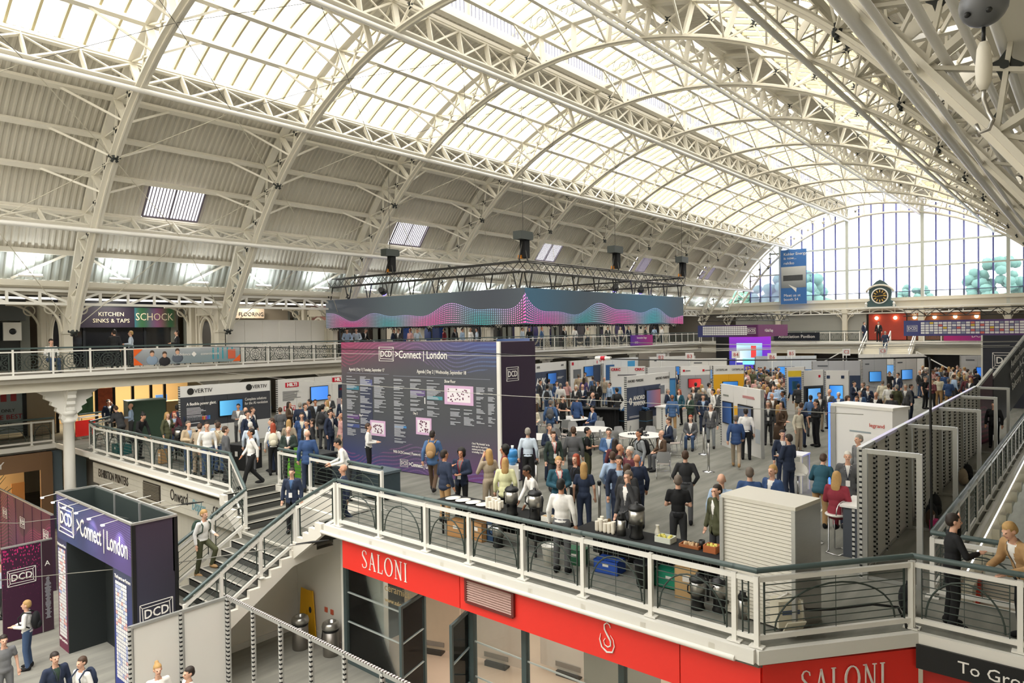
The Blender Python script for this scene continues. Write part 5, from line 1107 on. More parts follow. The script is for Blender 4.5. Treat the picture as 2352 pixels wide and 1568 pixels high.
# banners on the gallery rail
def banner(label,X,X2,z0,z1,m,words=()):
    t=thing('banner',label,'banner',loc=(X,GY-.12,z0)); b=MB(); b.bx(0,X2-X,-.01,.01,0,z1-z0); b.build('sheet',m,t)
    for s,h,x,z_,mm in words: text('lettering',s,h,mm,t,face((x,-.012,z_),(1,0,0)))
    return t
bn=banner('grey photo banner with smiling people and orange corners on the left gallery rail',11.35,15.9,3.4,4.05,grad_mat('banner_photo',0,'#8f9298','#86a0a4','#b8bcc0'))
for pl in([(0,0),(.35,0),(0,.32)],[(0,.33),(.35,.65),(0,.65)],[(4.55,0),(4.55,.3),(4.2,0)]): b=MB(); b.prism(pl,.02,Matrix(((1,0,0,0),(0,0,-1,-.01),(0,1,0,0),(0,0,0,1)))); b.build('orange_corner',mat('orange_print','#f2661f',.5),bn)
for x,c,s in((.72,'#8fa2b8',.0),(1.22,'#26242a',-.06),(1.75,'#5b6470',.05)):
    b=MB(); b.ell((x,-.01,.18+s),(.24,.012,.2),10,6); b.build('printed_shirt',mat('pshirt_'+c[1:],c,.6),bn); b=MB(); b.ell((x,-.014,.44+s),(.085,.012,.12),10,6); b.build('printed_face',mat('printed_skin','#d9a98c',.6),bn); b=MB(); b.ell((x,-.012,.5+s),(.095,.012,.1),10,6); b.build('printed_hair',mat('printed_hair','#4a382c',.6),bn)
text('lettering','confidence',.16,LETW,bn,face((1.95,-.03,.38),(1,0,0))); text('lettering','commitment',.16,LETW,bn,face((3.15,-.03,.38),(1,0,0)))
b=MB(); b.box((2.45,-.02,.38),(.16,.01,.16),M=Matrix.Rotation(R(45),3,'Y')); b.build('diamond_logo',LETW,bn)
b=MB()
for k in range(5): b.box((3.3+.22*k,-.015,.38),(.06,.008,.5))
b.build('teal_columns',mat('teal_print','#3fa4b4',.5),bn); b=MB(); b.box((4.15,-.018,.33),(.36,.008,.42)); b.build('orange_cage',mat('cage_print','#d96a4a',.5),bn)
banner('blue banner with white and pink marks on the gallery rail beside the agenda board',33.6,37.0,3.3,4.08,grad_mat('banner_blue',0,'#5d7fc0','#8aa0dc'),[('Solutions',.2,.6,.5,LETW),('Insurance',.16,.6,.25,mat('pink_letter','#ff4a78',.5))])
banner('dark purple banner on the far left gallery rail',50.5,54.3,3.2,4.1,grad_mat('banner_purple',0,'#5a2fa0','#b02f80'),[('Innovation Stage',.25,1.9,.65,LETW),('DCD',.25,1.0,.25,LETW)])
for y0,y1,c1,c2,lb,wd in((22.6,18.6,'#20242c','#2a2d36','black pavilion banner on the end gallery rail','Association Pavilion'),(9.2,3.0,'#2c3f9a','#c02f7a','blue and pink banner on the end gallery rail at right','DCD>Connect')):
    t=thing('banner',lb,'banner',loc=(64.05,y1,3.35)); b=MB(); b.bx(-.01,.01,0,y0-y1,0,.75); b.build('sheet',grad_mat('banner_'+c1[1:],1,c1,c2),t); text('lettering',wd,.4,LETW,t,face((-.02,(y0-y1)/2,.38),(0,-1,0)))
# tall blue banner hung in front of the end window, clock
t=thing('hanging_banner','tall blue banner with a grey building picture in front of the end window','banner',loc=(70.3,22.85,6.9)); BB=mat('banner_mid_blue','#3f74b8',.6,noise=.05,scale=1)
b=MB(); b.bx(-.02,.02,-1.25,1.25,0,5.4); b.build('sheet',BB,t); b=MB(); b.bx(-.03,-.02,-1.2,1.2,1.6,3.7); b.build('photo',grad_mat('building_photo',2,'#8a8f93','#d6d8d6'),t); b=MB(); b.bx(-.035,-.03,-.9,1.0,2.3,2.85); b.build('printed_building',mat('printed_dark','#4a4d50',.6,noise=.3,scale=3),t)
b=MB(); b.prism([(-.5,1.95),(.3,1.55),(.25,1.15),(.0,1.45)],.01,Matrix(((0,0,1,-.05),(-1,0,0,0),(0,1,0,0),(0,0,0,1)))); b.build('arrow_emblem',LETW,t)
for s,z_,h in(('Kohler Energy',4.95,.38),('is now...',4.55,.38),('rehlko',4.05,.4),('Meet us at',.85,.38),('booth 54',.45,.38)): text('lettering',s,h,LETW,t,face((-.04,.95,z_),(0,-1,0)),align='LEFT')
t=thing('clock','ornate dark green clock with a black dial and gilt numerals over the end gallery','clock',loc=(70.3,15.1,6.35)); CG=mat('clock_green','#41585a',.5); GOLD=mat('gilt','#d8b25a',.35,.4)
F_=lambda z0=-.1: Matrix(((0,0,1,z0),(-1,0,0,0),(0,1,0,0),(0,0,0,1)))
b=MB(); b.prism([(-1.3,0),(-1.05,.5),(-.85,.6),(-.95,1.3),(-.9,1.75),(-.6,2.05),(-.3,2.35),(0,2.5),(.3,2.35),(.6,2.05),(.9,1.75),(.95,1.3),(.85,.6),(1.05,.5),(1.3,0)],.3,F_(-.1)); b.build('case',CG,t)
b=MB(); b.bx(-.4,.3,-1.5,1.5,-.12,0); b.build('shelf',WHITE2,t); b=MB(); b.tube([(-.16,1.15*math.cos(R(a)),1.25+.75*math.sin(R(a))) for a in range(10,171,16)],.1,6); b.build('pediment',UC,t)
Q=Matrix(((0,0,-1,-.14),(0,1,0,0),(1,0,0,1.0),(0,0,0,1))); b=MB(); b.lathe([(.72,0),(.72,.06),(.62,.08),(.62,.02)],n=28); obj('bezel',b.mesh(WHITE2),t,M=Q); b=MB(); b.lathe([(.62,0),(.62,.03)],n=28); obj('dial',b.mesh(BLACK),t,M=Q)
for k in range(12):
    a=R(30*k); b=MB(); b.bar((-.185,.34*math.sin(a),1+.34*math.cos(a)),(-.185,.56*math.sin(a),1+.56*math.cos(a)),.08,.02,up=(1,0,0)); b.build('numeral',GOLD,t)
for a,l in((100,.34),(-82,.5)): b=MB(); b.bar((-.2,0,1),(-.2,l*math.sin(R(a)),1+l*math.cos(R(a))),.05,.02,up=(1,0,0)); b.build('hand',GOLD,t)
for y in(-1.15,1.15): b=MB(); b.lathe([(.02,0),(.12,.08),(.06,.2),(.14,.3),(.02,.45)],c=(-.15,y,0),n=10); b.build('finial',WHITE2,t)
# ---------------------------------------------------------------- gallery railings with cast-iron panels
def iron_panel(w,h):
    b=MB(); t_=.022
    for z_ in(.06,h-.06): b.bar((-w/2,0,z_),(w/2,0,z_),t_)
    for x in(-w/2,w/2): b.bar((x,0,0),(x,0,h),t_*1.6)
    ring=lambda cx,cz,r,n=18,rr=.011: b.tube([(cx+r*math.cos(2*PI*k/n),0,cz+r*math.sin(2*PI*k/n)) for k in range(n)],rr,4,closed=True)
    c=h/2; ring(0,c,.27,22,.014); ring(0,c,.17); ring(0,c,.08,10)
    for k in range(8): a=PI/4*k; b.bar((.08*math.cos(a),0,c+.08*math.sin(a)),(.27*math.cos(a),0,c+.27*math.sin(a)),.012)
    ring(0,c+.3,.07,10); ring(0,c-.3,.07,10)
    for s in(-1,1):
        for q in(-1,1):
            b.bar((s*.27,0,c),(s*w/2,0,c+q*.25),.014); ring(s*.38,c+q*.17,.065,10,.01)
        ring(s*.42,c,.05,8,.01); b.bar((s*.3,0,c-.3),(s*.3,0,c+.3),.01)
    return b.mesh(IRON,'iron_panel')
ME_IP=iron_panel(1.02,.68)
def gallery_rail(label,a,b_,n,panels=True):
    a=Vector(a); b_=Vector(b_); d=(b_-a)/n; t=thing('gallery_railing',label,'railing',loc=a); rz=math.atan2(d.y,d.x); U=Vector((0,0,1)); L=d.length
    beam('handrail',a+U*.97,b_+U*.97,.075,.06,DGREEN,t); beam('top_rail',a+U*.84,b_+U*.84,.05,.05,WHITE2,t); beam('bottom_rail',a+U*.09,b_+U*.09,.05,.05,WHITE2,t)
    for k in range(n+1): beam('post',a+d*k,a+d*k+U*.93,.075,.06,WHITE2,t)
    if panels:
        for k in range(n):
            o=obj('iron_panel',ME_IP,t,loc=d*(k+.5)+U*.12,rz=rz); o.scale=(min(1,(L-.12)/1.02),1,1)
    return t
gallery_rail('left gallery railing with dark cast iron panels and white posts',(1.0,GY+.03,GF),(64.0,GY+.03,GF),50)
gallery_rail('far end gallery railing left of the stairs',(64.2,29.8,GF),(64.2,15.4,GF),12)
gallery_rail('far end gallery railing right of the stairs',(64.2,10.6,GF),(64.2,2.2,GF),7)
# stairs from the end gallery down to the exhibition floor
es=thing('end_stairs','pale stairs with white railings descending from the end gallery','staircase',loc=(62,13,0))
for k in range(9): b=MB(); b.bx(64.1-.3*(k+1),64.1-.3*k,11.2,14.8,3.2-.17*(k+1)-.17,3.2-.17*(k+1)); b.build('step',CREAM,es).location=(-62,-13,0)
b=MB(); b.bx(59.9,61.4,10.4,15.6,1.5,1.68); b.build('landing',CREAM,es).location=(-62,-13,0)
for k in range(9):
    for s,y0 in((1,15.6),(-1,10.4)): b=MB(); ya=y0+s*.28*k; b.bx(59.9,61.4,min(ya,ya+s*.28),max(ya,ya+s*.28),1.4-.165*k-.17,1.5-.165*k); b.build('step',CREAM,es).location=(-62,-13,0)
for y in(11.2,13,14.8):
    beam('handrail',(64.1,y,4.15),(61.4,y,2.6),.07,.07,WHITE2,es); beam('lower_rail',(64.1,y,3.7),(61.4,y,2.15),.05,.05,WHITE2,es)
    for k in range(3): beam('post',(64.1-1.35*k,y,3.2-.77*k),(64.1-1.35*k,y,4.15-.77*k),.06,.06,WHITE2,es)
for s,y0 in((1,15.6),(-1,10.4)): beam('handrail',(59.9,y0,2.6),(59.9,y0+s*2.5,1.1),.07,.07,WHITE2,es); beam('post',(59.9,y0,1.6),(59.9,y0,2.6),.06,.06,WHITE2,es)
b=MB(); b.bx(59.8,59.9,11.5,14.5,.35,1.5); b.build('dark_panel',mat('dark_ornament','#37332c',.6),es).location=(-62,-13,0); b=MB(); b.bx(59.75,59.8,12.2,13.8,.6,1.35); b.build('gilt_panel',mat('gilt_panel','#8a744a',.5,noise=.6,scale=12),es).location=(-62,-13,0)
# gallery shop details: dark kitchen shop, hoarding, fan panel
ks=thing('shop_sign','dark kitchen shop fascia with pale lettering on the left gallery','sign',loc=(10.9,34.45,5.5)); RB=NX('rainbow_fascia'); uu=RB.sep.outputs[0]
c=RB.mix(RB.m('SMOOTH_MIN',uu,1,.1) if 0 else uu,'#2f6f9a','#b0455a'); RBm=RB.out(RB.mix(RB.m('MULTIPLY_ADD',RB.m('SINE',RB.m('MULTIPLY',uu,9)),.5,.5),c,'#3f6a4a'))
b=MB(); b.bx(0,2.3,-.03,.03,-.5,.42); b.build('board',mat('aubergine_fascia','#2c2333',.5),ks); b=MB(); b.bx(2.3,4.2,-.04,.03,-.5,.42); b.build('rainbow_board',RBm,ks); 
CRM=mat('cream_lettering','#e9dcc0',.5); text('lettering','KITCHEN',.26,CRM,ks,face((1.3,-.05,.1),(1,0,0))); text('lettering','SINKS & TAPS',.26,CRM,ks,face((1.3,-.05,-.2),(1,0,0))); text('lettering','SCHOCK',.5,CRM,ks,face((3.2,-.06,-.02),(1,0,0)),sx=.85)
hd=thing('hoarding','plain white panelled hoarding closing a shop on the left gallery','hoarding',loc=(16.2,31.6,GF))
for k in range(6): b=MB(); b.bx(.93*k+.01,.93*k+.92,-.03,.03,0,2.05); b.build('panel',mat('hoarding_white','#e9e6df',.6),hd)
beam('top_rail',(16.2,31.6,GF+2.06),(21.8,31.6,GF+2.06),.08,.05,WHITE2,hd)
xs=thing('shop_sign','small beige flooring shop sign above the white hoarding','sign',loc=(17.2,33.9,5.75)); b=MB(); b.bx(0,2.3,-.03,.03,-.3,.3); b.build('board',mat('taupe_board','#a08d78',.6),xs); text('lettering','XYLO FLOORING',.28,INK,xs,face((1.15,-.05,-.1),(1,0,0)))
fp=thing('fan_unit','small white fan unit on the fluted panel at the far left of the gallery','fan',loc=(8.35,34.2,4.55)); b=MB(); b.box((0,0,.3),(.62,.12,.75)); b.build('case',WHITE2,fp); b=MB(); b.ell((0,-.08,.3),(.13,.05,.13),12,6); b.build('rotor',BLACK,fp)
# shops at exhibition-floor level under the left gallery
lg=thing('lamp_shop','warm lit lamp shop with black fascia under the left gallery','shopfront',loc=(11,38,0))
b=MB(); b.bx(0,8,-.1,.1,2.15,2.75); b.build('fascia',BLACK,lg); text('lettering','light',.5,CRM,lg,face((3.4,-.12,2.5),(1,0,0))); b=MB(); b.bx(0,8,3.9,4.0,0,2.75); b.build('back_wall',mat('warm_beige','#d4b88a',.7),lg); b=MB(); b.bx(0,8,0,4,2.7,2.74); b.build('ceiling_panel',WALLW,lg)
for x in(0,1.7,2.5,3.4,4.3,5.0,7.9): b=MB(); b.box((x,0,1.08),(.12,.12,2.16)); b.build('jamb',BLACK,lg)
for x,c in((1.2,'#5f8f74'),(2.1,'#d06a4a')): b=MB(); b.box((x,-.02,1.4),(.7,.02,1.2)); b.build('poster',mat('lampposter_'+c[1:],c,.5,noise=.5,scale=5),lg)
for x in(.25,.8): b=MB(); b.tube([(x,-.15,1.2),(x,-.15,2.1)],.05,10); b.build('brass_lamp',mat('brass','#c9983f',.3,.8),lg)
b=MB(); b.box((5.8,1.0,.5),(2.6,.7,1.0)); b.build('counter',mat('pale_timber','#cbb58e',.6),lg); b=MB(); b.box((5.2,.9,1.2),(.6,.05,.35)); b.build('monitor',mat('mon_blue','#6a9ad8',.4,emit=.4),lg)
lam3=bpy.data.objects.new('lamp_shop_light',bpy.data.lights.new('lamp_shop_light','AREA')); link(lam3); lam3.location=(15,39.6,2.6); lam3.data.shape='RECTANGLE'; lam3.data.size=7; lam3.data.size_y=2; lam3.data.energy=220; lam3.data.color=(1,.8,.52)
ws=thing('coffee_shop_window','glass shop window with red and white lettering under the left gallery','shopfront',loc=(4.5,38,0)); b=MB(); b.bx(0,5.2,-.05,.05,2.3,2.75); b.build('fascia',DK,ws); b=MB(); b.bx(0,5.2,.0,.03,.2,2.3); b.build('window_pane',mat('frosted_blue','#a9b9c2',.3),ws); b=MB(); b.bx(5.1,5.25,-.08,.08,0,2.4); b.build('jamb',DK,ws)
RDL=mat('red_lettering','#b0273a',.5); 
for s,h,z_,m_ in(('WE SELECT ONLY',.2,1.25,INK),('1% OF THE BEST',.3,.95,RDL),('ARABICA BEANS',.18,.7,INK)): text('lettering',s,h,m_,ws,face((4.0,-.02,z_),(1,0,0)))
for k in range(3): b=MB(); b.box((4.0+.38*k,-.015,1.9),(.22,.01,.45)); b.build('red_label',mat('red_label','#b4444c',.5),ws)
b=MB(); b.bx(9.75,10.9,37.95,38.1,0,2.75); tag(b.build('wall_pier',BEIGE),'beige wall pier between two shops under the left gallery',kind='structure')
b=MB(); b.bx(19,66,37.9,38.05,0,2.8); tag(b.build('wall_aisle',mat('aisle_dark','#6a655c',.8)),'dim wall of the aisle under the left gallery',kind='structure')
# uplighters behind the eaves and added fill lights above and below the gallery floor
UPL=mat('uplight_tube','#f4fbff',.4,emit=7)
for i in range(-1,10):
    for q in(1.5,4.7):
        x=XR[2]+6.2*i+q; u_=thing('uplighter',None,'lamp',loc=(x,29.55,6.86),group='uplighters along the left eaves'); u_['label']='white fluorescent uplighter on the left eaves, %s of bay %s from the left'%('left one' if q<3 else 'right one',['zero','one','two','three','four','five','six','seven','eight','nine','ten'][i+1])
        b=MB(); b.box((0,0,-.03),(.75,.16,.06)); b.build('tray',WHITE2,u_); b=MB(); b.tube([(-.36,0,.03),(.36,0,.03)],.025,6); b.build('tube',UPL,u_)
        L_=bpy.data.objects.new('uplight',bpy.data.lights.new('uplight','AREA')); link(L_); L_.data.shape='RECTANGLE'; L_.data.size=.7; L_.data.size_y=.12; L_.data.energy=11; L_.data.color=(.93,.98,1); L_.location=(x,29.5,6.92); L_.rotation_euler=(R(180-22),0,0)
for i in range(0,10):
    x=XR[2]+6.2*i+3.1
    for y_,z_,e,nm in((33.0,GF+3.25,60,'gallery_fill'),(34.0,GF-.40,75,'aisle_fill')):
        L_=bpy.data.objects.new(nm,bpy.data.lights.new(nm,'AREA')); link(L_); L_.data.shape='RECTANGLE'; L_.data.size=.6; L_.data.size_y=.6; L_.data.energy=e; L_.data.color=(1,.95,.86); L_.location=(x,y_,z_)
# ---------------------------------------------------------------- people
def capsule(b,p,q,rp,rq,n=10):
    p=Vector(p); q=Vector(q); b.tube([p,q],[rp,rq],n); b.ell(p,(rp,rp,rp),n,6); b.ell(q,(rq,rq,rq),n,6)
_tmp=bpy.data.scenes.new('tmp')
def remesh(b,vox,name,smooth=2):
    """one continuous surface round overlapping volumes"""
    me=b.mesh(None,'src'); o=bpy.data.objects.new('src',me); _tmp.collection.objects.link(o)
    r=o.modifiers.new('r','REMESH'); r.mode='VOXEL'; r.voxel_size=vox; r.use_smooth_shade=True
    if smooth: s_=o.modifiers.new('s','SMOOTH'); s_.iterations=smooth; s_.factor=.5
    with bpy.context.temp_override(scene=_tmp,view_layer=_tmp.view_layers[0]): dg=bpy.context.evaluated_depsgraph_get()
    dg.update()
    out=bpy.data.meshes.new_from_object(o.evaluated_get(dg),depsgraph=dg); out.name=name
    bpy.data.objects.remove(o); bpy.data.meshes.remove(me)
    return out
EYE=mat('eye_dark','#2a201c',.4); LIP=mat('lip','#a5655a',.6)
def arm(s,el,wr): return dict(s=s,e=el,w=wr)
DN=lambda s,f=0:((s*.245,.03+f*.5,1.14),(s*.255,-.05+f,.90))
POSE={
 'st':dict(arms=(DN(1),DN(-1))),
 'pk':dict(arms=(((.28,.06,1.15),(.19,-.06,.97)),((-.28,.06,1.15),(-.19,-.06,.97)))),
 'ph':dict(arms=(((.25,-.12,1.16),(.09,-.13,1.52)),DN(-1))),
 'fr':dict(arms=(((.24,.0,1.14),(.09,-.25,1.13)),((-.24,.0,1.14),(-.07,-.25,1.12)))),
 'cr':dict(arms=(((.24,-.04,1.15),(-.07,-.17,1.19)),((-.24,-.04,1.15),(.08,-.2,1.16)))),
 'cu':dict(arms=(((.24,.0,1.14),(.1,-.24,1.28)),DN(-1))),
 'wk':dict(arms=(((.24,.12,1.16),(.25,.12,.92)),((-.24,-.05,1.14),(-.22,-.2,.95))),legs=(((.1,-.16,.52),(.1,-.27,.1)),((-.1,.02,.5),(-.1,.32,.16)))),
 'ln':dict(lean=24,arms=(((.26,-.1,1.16),(.16,-.38,1.2)),((-.26,-.1,1.16),(-.16,-.38,1.2)))),
 'rc':dict(lean=22,arms=(((.24,-.14,1.2),(.18,-.36,1.02)),((-.24,-.12,1.2),(-.14,-.38,1.05)))),
 'si':dict(sit=1,lean=4,arms=(((.23,-.04,1.14),(.1,-.28,1.08)),((-.23,-.04,1.14),(-.09,-.28,1.08)))),
 'cl':dict(lean=6,arms=(((.24,.03,1.14),(.16,-.24,1.12)),DN(-1)),legs=(((.1,-.34,.72),(.1,-.2,.32)),((-.1,.02,.5),(-.1,.12,.1)))),
 'hd':dict(lean=2,arms=(((.3,-.16,1.36),(.12,-.1,1.62)),((-.26,-.1,1.16),(-.12,-.3,1.2)))),
}
def skel(pose):
    p=POSE[pose]; z0=-.44 if p.get('sit') else 0
    T=Matrix.Translation((0,0,.95+z0))@Matrix.Rotation(R(p.get('lean',0)),4,'X')@Matrix.Translation((0,0,-.95))
    if p.get('sit'): legs=[((s*.12,-.42,.50),(s*.13,-.40,.09)) for s in(1,-1)]
    else: legs=p.get('legs') or [((s*.105,-.015,.51),(s*.11,.03,.09)) for s in(1,-1)]
    return p,T,legs,z0
_pm={}
def pmesh(pose,kind):
    k=(pose,kind)
    if k in _pm: return _pm[k]
    p,T,legs,z0=skel(pose); b=MB()
    def TE(c,r): b.ell(T@Vector(c),r,12,8,M=T.to_3x3())
    def TC(a,c,ra,rc): capsule(b,T@Vector(a),T@Vector(c),ra,rc)
    hips=[T@Vector((s*.085,.01,.93)) for s in(1,-1)]
    arms=[(Vector((s*.17,.0,1.405)),Vector(a[0]),Vector(a[1])) for s,a in zip((1,-1),p['arms'])]
    if kind=='body':
        TE((0,.005,1.27),(.145,.095,.19)); TE((0,0,1.08),(.12,.09,.18)); TE((0,.01,.96),(.14,.1,.08)); TC((.15,0,1.4),(-.15,0,1.4),.05,.05)
        TC((0,.01,1.42),(0,-.005,1.54),.056,.05)
        TE((0,.012,1.655),(.075,.094,.094)); TE((0,-.03,1.60),(.058,.066,.088)); TE((0,-.06,1.545),(.032,.032,.026)); TE((0,-.1,1.612),(.014,.022,.024))
        for s in(1,-1): TE((s*.077,.012,1.62),(.012,.022,.032)); TE((s*.03,-.075,1.648),(.022,.018,.010))
        for (sh,el,wr) in arms:
            TC(sh,el,.046,.038); TC(el,wr,.037,.026); d=(wr-el).normalized(); side=d.cross(Vector((0,0,1)) if abs(d.z)<.8 else Vector((0,1,0))).normalized()
            TC(wr,wr+d*.07,.026,.032)
            for q in range(4):
                o_=side*(-.027+.018*q); L=(.062,.075,.07,.052)[q]; a=wr+d*.085+o_; m_=a+d*L*.55; e=m_+(d*.6-Vector((0,0,.0))).normalized()*L*.45+Vector((0,-.012,0)); TC(a,m_,.0105,.010); TC(m_,e,.010,.009)
            a=wr+d*.03+side*.03; TC(a,a+side*.022+d*.045,.012,.010)
        for h,(kn,an) in zip(hips,legs):
            capsule(b,h,kn,.078,.052); capsule(b,kn,an,.05,.036); capsule(b,an,Vector(an)+Vector((0,-.12,-.05)),.034,.024)
        me=remesh(b,.013,'person_body'); me.materials.append(None); me.materials.append(EYE); me.materials.append(LIP)
        Ti=T.inverted()
        for f in me.polygons:
            c=Ti@f.center
            if abs(c.z-1.632)<.007 and .02<abs(c.x)<.041 and c.y<-.06: f.material_index=1
            elif abs(c.z-1.568)<.007 and abs(c.x)<.024 and c.y<-.07: f.material_index=2
    elif kind in('shirt','tee','jacket','coat'):
        g={'shirt':.016,'tee':.016,'jacket':.03,'coat':.034}[kind]
        TE((0,.005,1.27),(.148+g,.1+g,.2)); TE((0,0,1.08),(.128+g,.096+g,.2)); TC((.145,0,1.395),(-.145,0,1.395),.052+g*.6,.052+g*.6)
        TE((0,.005,.95),(.148+g,.112+g,.13 if kind in('shirt','tee') else .17))
        if kind in('jacket','coat'): TE((0,.01,.86 if kind=='jacket' else .78),(.155+g,.12+g,.11 if kind=='jacket' else .22))
        TC((0,.012,1.42),(0,.006,1.475),.062+g*.5,.06+g*.3)
        for (sh,el,wr) in arms:
            if kind=='tee': TC(sh,sh.lerp(el,.62),.050+g*.5,.048+g*.5)
            else: TC(sh,el,.049+g*.6,.042+g*.6); TC(el,el.lerp(wr,.95),.041+g*.6,.031+g*.6)
        me=remesh(b,.019,'person_'+kind); me.materials.append(None)
        bm=bmesh.new(); bm.from_mesh(me); Ti=T.inverted(); kill=[]
        for f in bm.faces:
            c=Ti@f.calc_center_median()
            if kind in('jacket','coat'):
                w_=max(0,(c.z-1.1)/.36)*.085 if c.z>1.1 else max(0,(1.0-c.z))*.12
                if c.y<-.04 and abs(c.x)<w_ and c.z<1.5: kill.append(f); continue
            if kind in('shirt','tee') and c.z<(.965 if kind=='shirt' else .9) and abs(c.x)<.175: kill.append(f); continue
            if c.z>1.47+(.0 if c.y>-.02 else -.03) and abs(c.x)<.075 and c.z<1.56: kill.append(f)
            elif kind in('jacket','coat') and c.z<(.78 if kind=='jacket' else .60) and abs(c.x)<.16: kill.append(f)
        bmesh.ops.delete(bm,geom=kill,context='FACES'); bm.to_mesh(me); bm.free()
    elif kind=='trousers':
        for h in hips: pass
        TE((0,.008,.965),(.158,.12,.12))
        for h,(kn,an) in zip(hips,legs):
            an=Vector(an); kn=Vector(kn); capsule(b,h,kn,.094,.068); capsule(b,kn,an+Vector((0,.0,.01)),.067,.058)
        me=remesh(b,.019,'person_trousers'); me.materials.append(None)
    elif kind=='skirt':
        b.lathe([(.16,.98),(.185,.9),(.2,.75),(.22,.45)],n=18); me=b.mesh(None,'person_skirt'); me.materials.append(None)
    elif kind=='shoes':
        for (kn,an) in legs:
            an=Vector(an); b.ell(an+Vector((0,-.07,-.045)),(.054,.15,.05),10,6); b.ell(an+Vector((0,.015,-.015)),(.052,.068,.078),10,6)
        me=remesh(b,.016,'person_shoes'); me.materials.append(None)
    elif kind.startswith('hair'):
        st=kind[5:]
        TE((0,.02,1.672),(.084,.099,.09)); TE((0,.05,1.63),(.083,.07,.085))
        if st=='long':
            TE((0,.07,1.55),(.088,.05,.15)); TE((0,.085,1.45),(.095,.04,.13))
            for s in(1,-1): TE((s*.07,.02,1.57),(.026,.05,.12))
        elif st=='bun': TE((0,.085,1.75),(.045,.045,.045))
        elif st=='curly': TE((0,.03,1.66),(.115,.12,.12)); TE((0,.06,1.58),(.11,.07,.1))
        elif st=='quiff': TE((0,-.03,1.735),(.06,.06,.035))
        bmx=remesh(b,.016,'person_'+kind,1); me=bmx; me.materials.append(None)
        bm=bmesh.new(); bm.from_mesh(me); Ti=T.inverted()
        kill=[f for f in bm.faces if (lambda c:c.y<-.035 and c.z<1.685 and abs(c.x)<.066)(Ti@f.calc_center_median())]
        bmesh.ops.delete(bm,geom=kill,context='FACES'); bm.to_mesh(me); bm.free()
    _pm[k]=me; return me
SKIN=[mat('skin_%d'%i,c,.55) for i,c in enumerate(('#e0b096','#d3a084','#c68d6e','#8d5f45','#5f4032','#e6bda6'))]
CLO=dict(navy='#27324a',blue='#35507e',mid='#4a6a96',light='#a9c0dc',pale='#c9d6e4',white='#eceae6',cream='#ddd6c0',beige='#c0ad90',tan='#b08d62',brown='#5a4636',olive='#4f5138',green='#34473c',dkgreen='#2c3a34',teal='#285566',grey='#77787a',mgrey='#5c5d60',dgrey='#3c3d40',char='#2c2d30',black='#17181b',red='#8f2f3e',maroon='#643038',pink='#d8a8a4',yellow='#dcdcae',lilac='#b9a9c8',jeans='#43597c',stone='#a89a86',check='#8f9498',purple='#5a4a78')
HAIRC=dict(d='#2b211b',b='#4a3526',k='#151210',l='#b8935c',g='#9a948a',w='#d8d4cc',r='#a0442a',s='#6e6258')
def cloth(c): return mat('cloth_'+c,CLO[c],.85,noise=.12,scale=22)
def hairm(c): return mat('hair_'+c,HAIRC[c],.6,noise=.2,scale=40)
def put(name,me,parent,m):
    o=obj(name,me,parent); o.material_slots[0].link='OBJECT'; o.material_slots[0].material=m; return o
LAN=None
def lanyard(par,red=False):
    global LAN
    if LAN is None:
        LAN=[]
        for c in('#30364a','#c02f3a'):
            b=MB(); b.tube([(.07,.0,1.46),(.05,-.13,1.38),(0,-.165,1.12)],.008,4); b.tube([(-.07,.0,1.46),(-.05,-.13,1.38),(0,-.165,1.12)],.008,4); LAN.append(b.mesh(mat('lanyard_'+c[1:],c,.7),'lanyard'))
        b=MB(); b.box((0,-.175,1.05),(.09,.008,.13)); LAN.append(b.mesh(GR,'badge'))
    obj('lanyard',LAN[1 if red else 0],par); obj('badge',LAN[2],par)
def backpack(label,p,ang,c,sc_=1.0):
    t=thing('backpack',label,'backpack',loc=p,rz=ang); b=MB(); b.ell((0,.2,1.22),(.15,.1,.23),12,8); b.ell((0,.27,1.12),(.11,.06,.11),10,6); me=b.mesh(cloth(c),'bag'); obj('bag',me,t)
    for s in(1,-1):
        b=MB(); b.tube([(s*.09,.14,1.42),(s*.11,-.02,1.475),(s*.12,-.15,1.36),(s*.13,-.13,1.2),(s*.14,.1,1.08)],.017,5); b.build('strap',cloth(c),t)
    t.scale=(sc_,)*3; return t
SEEN_LAB={}; PLACED=[]
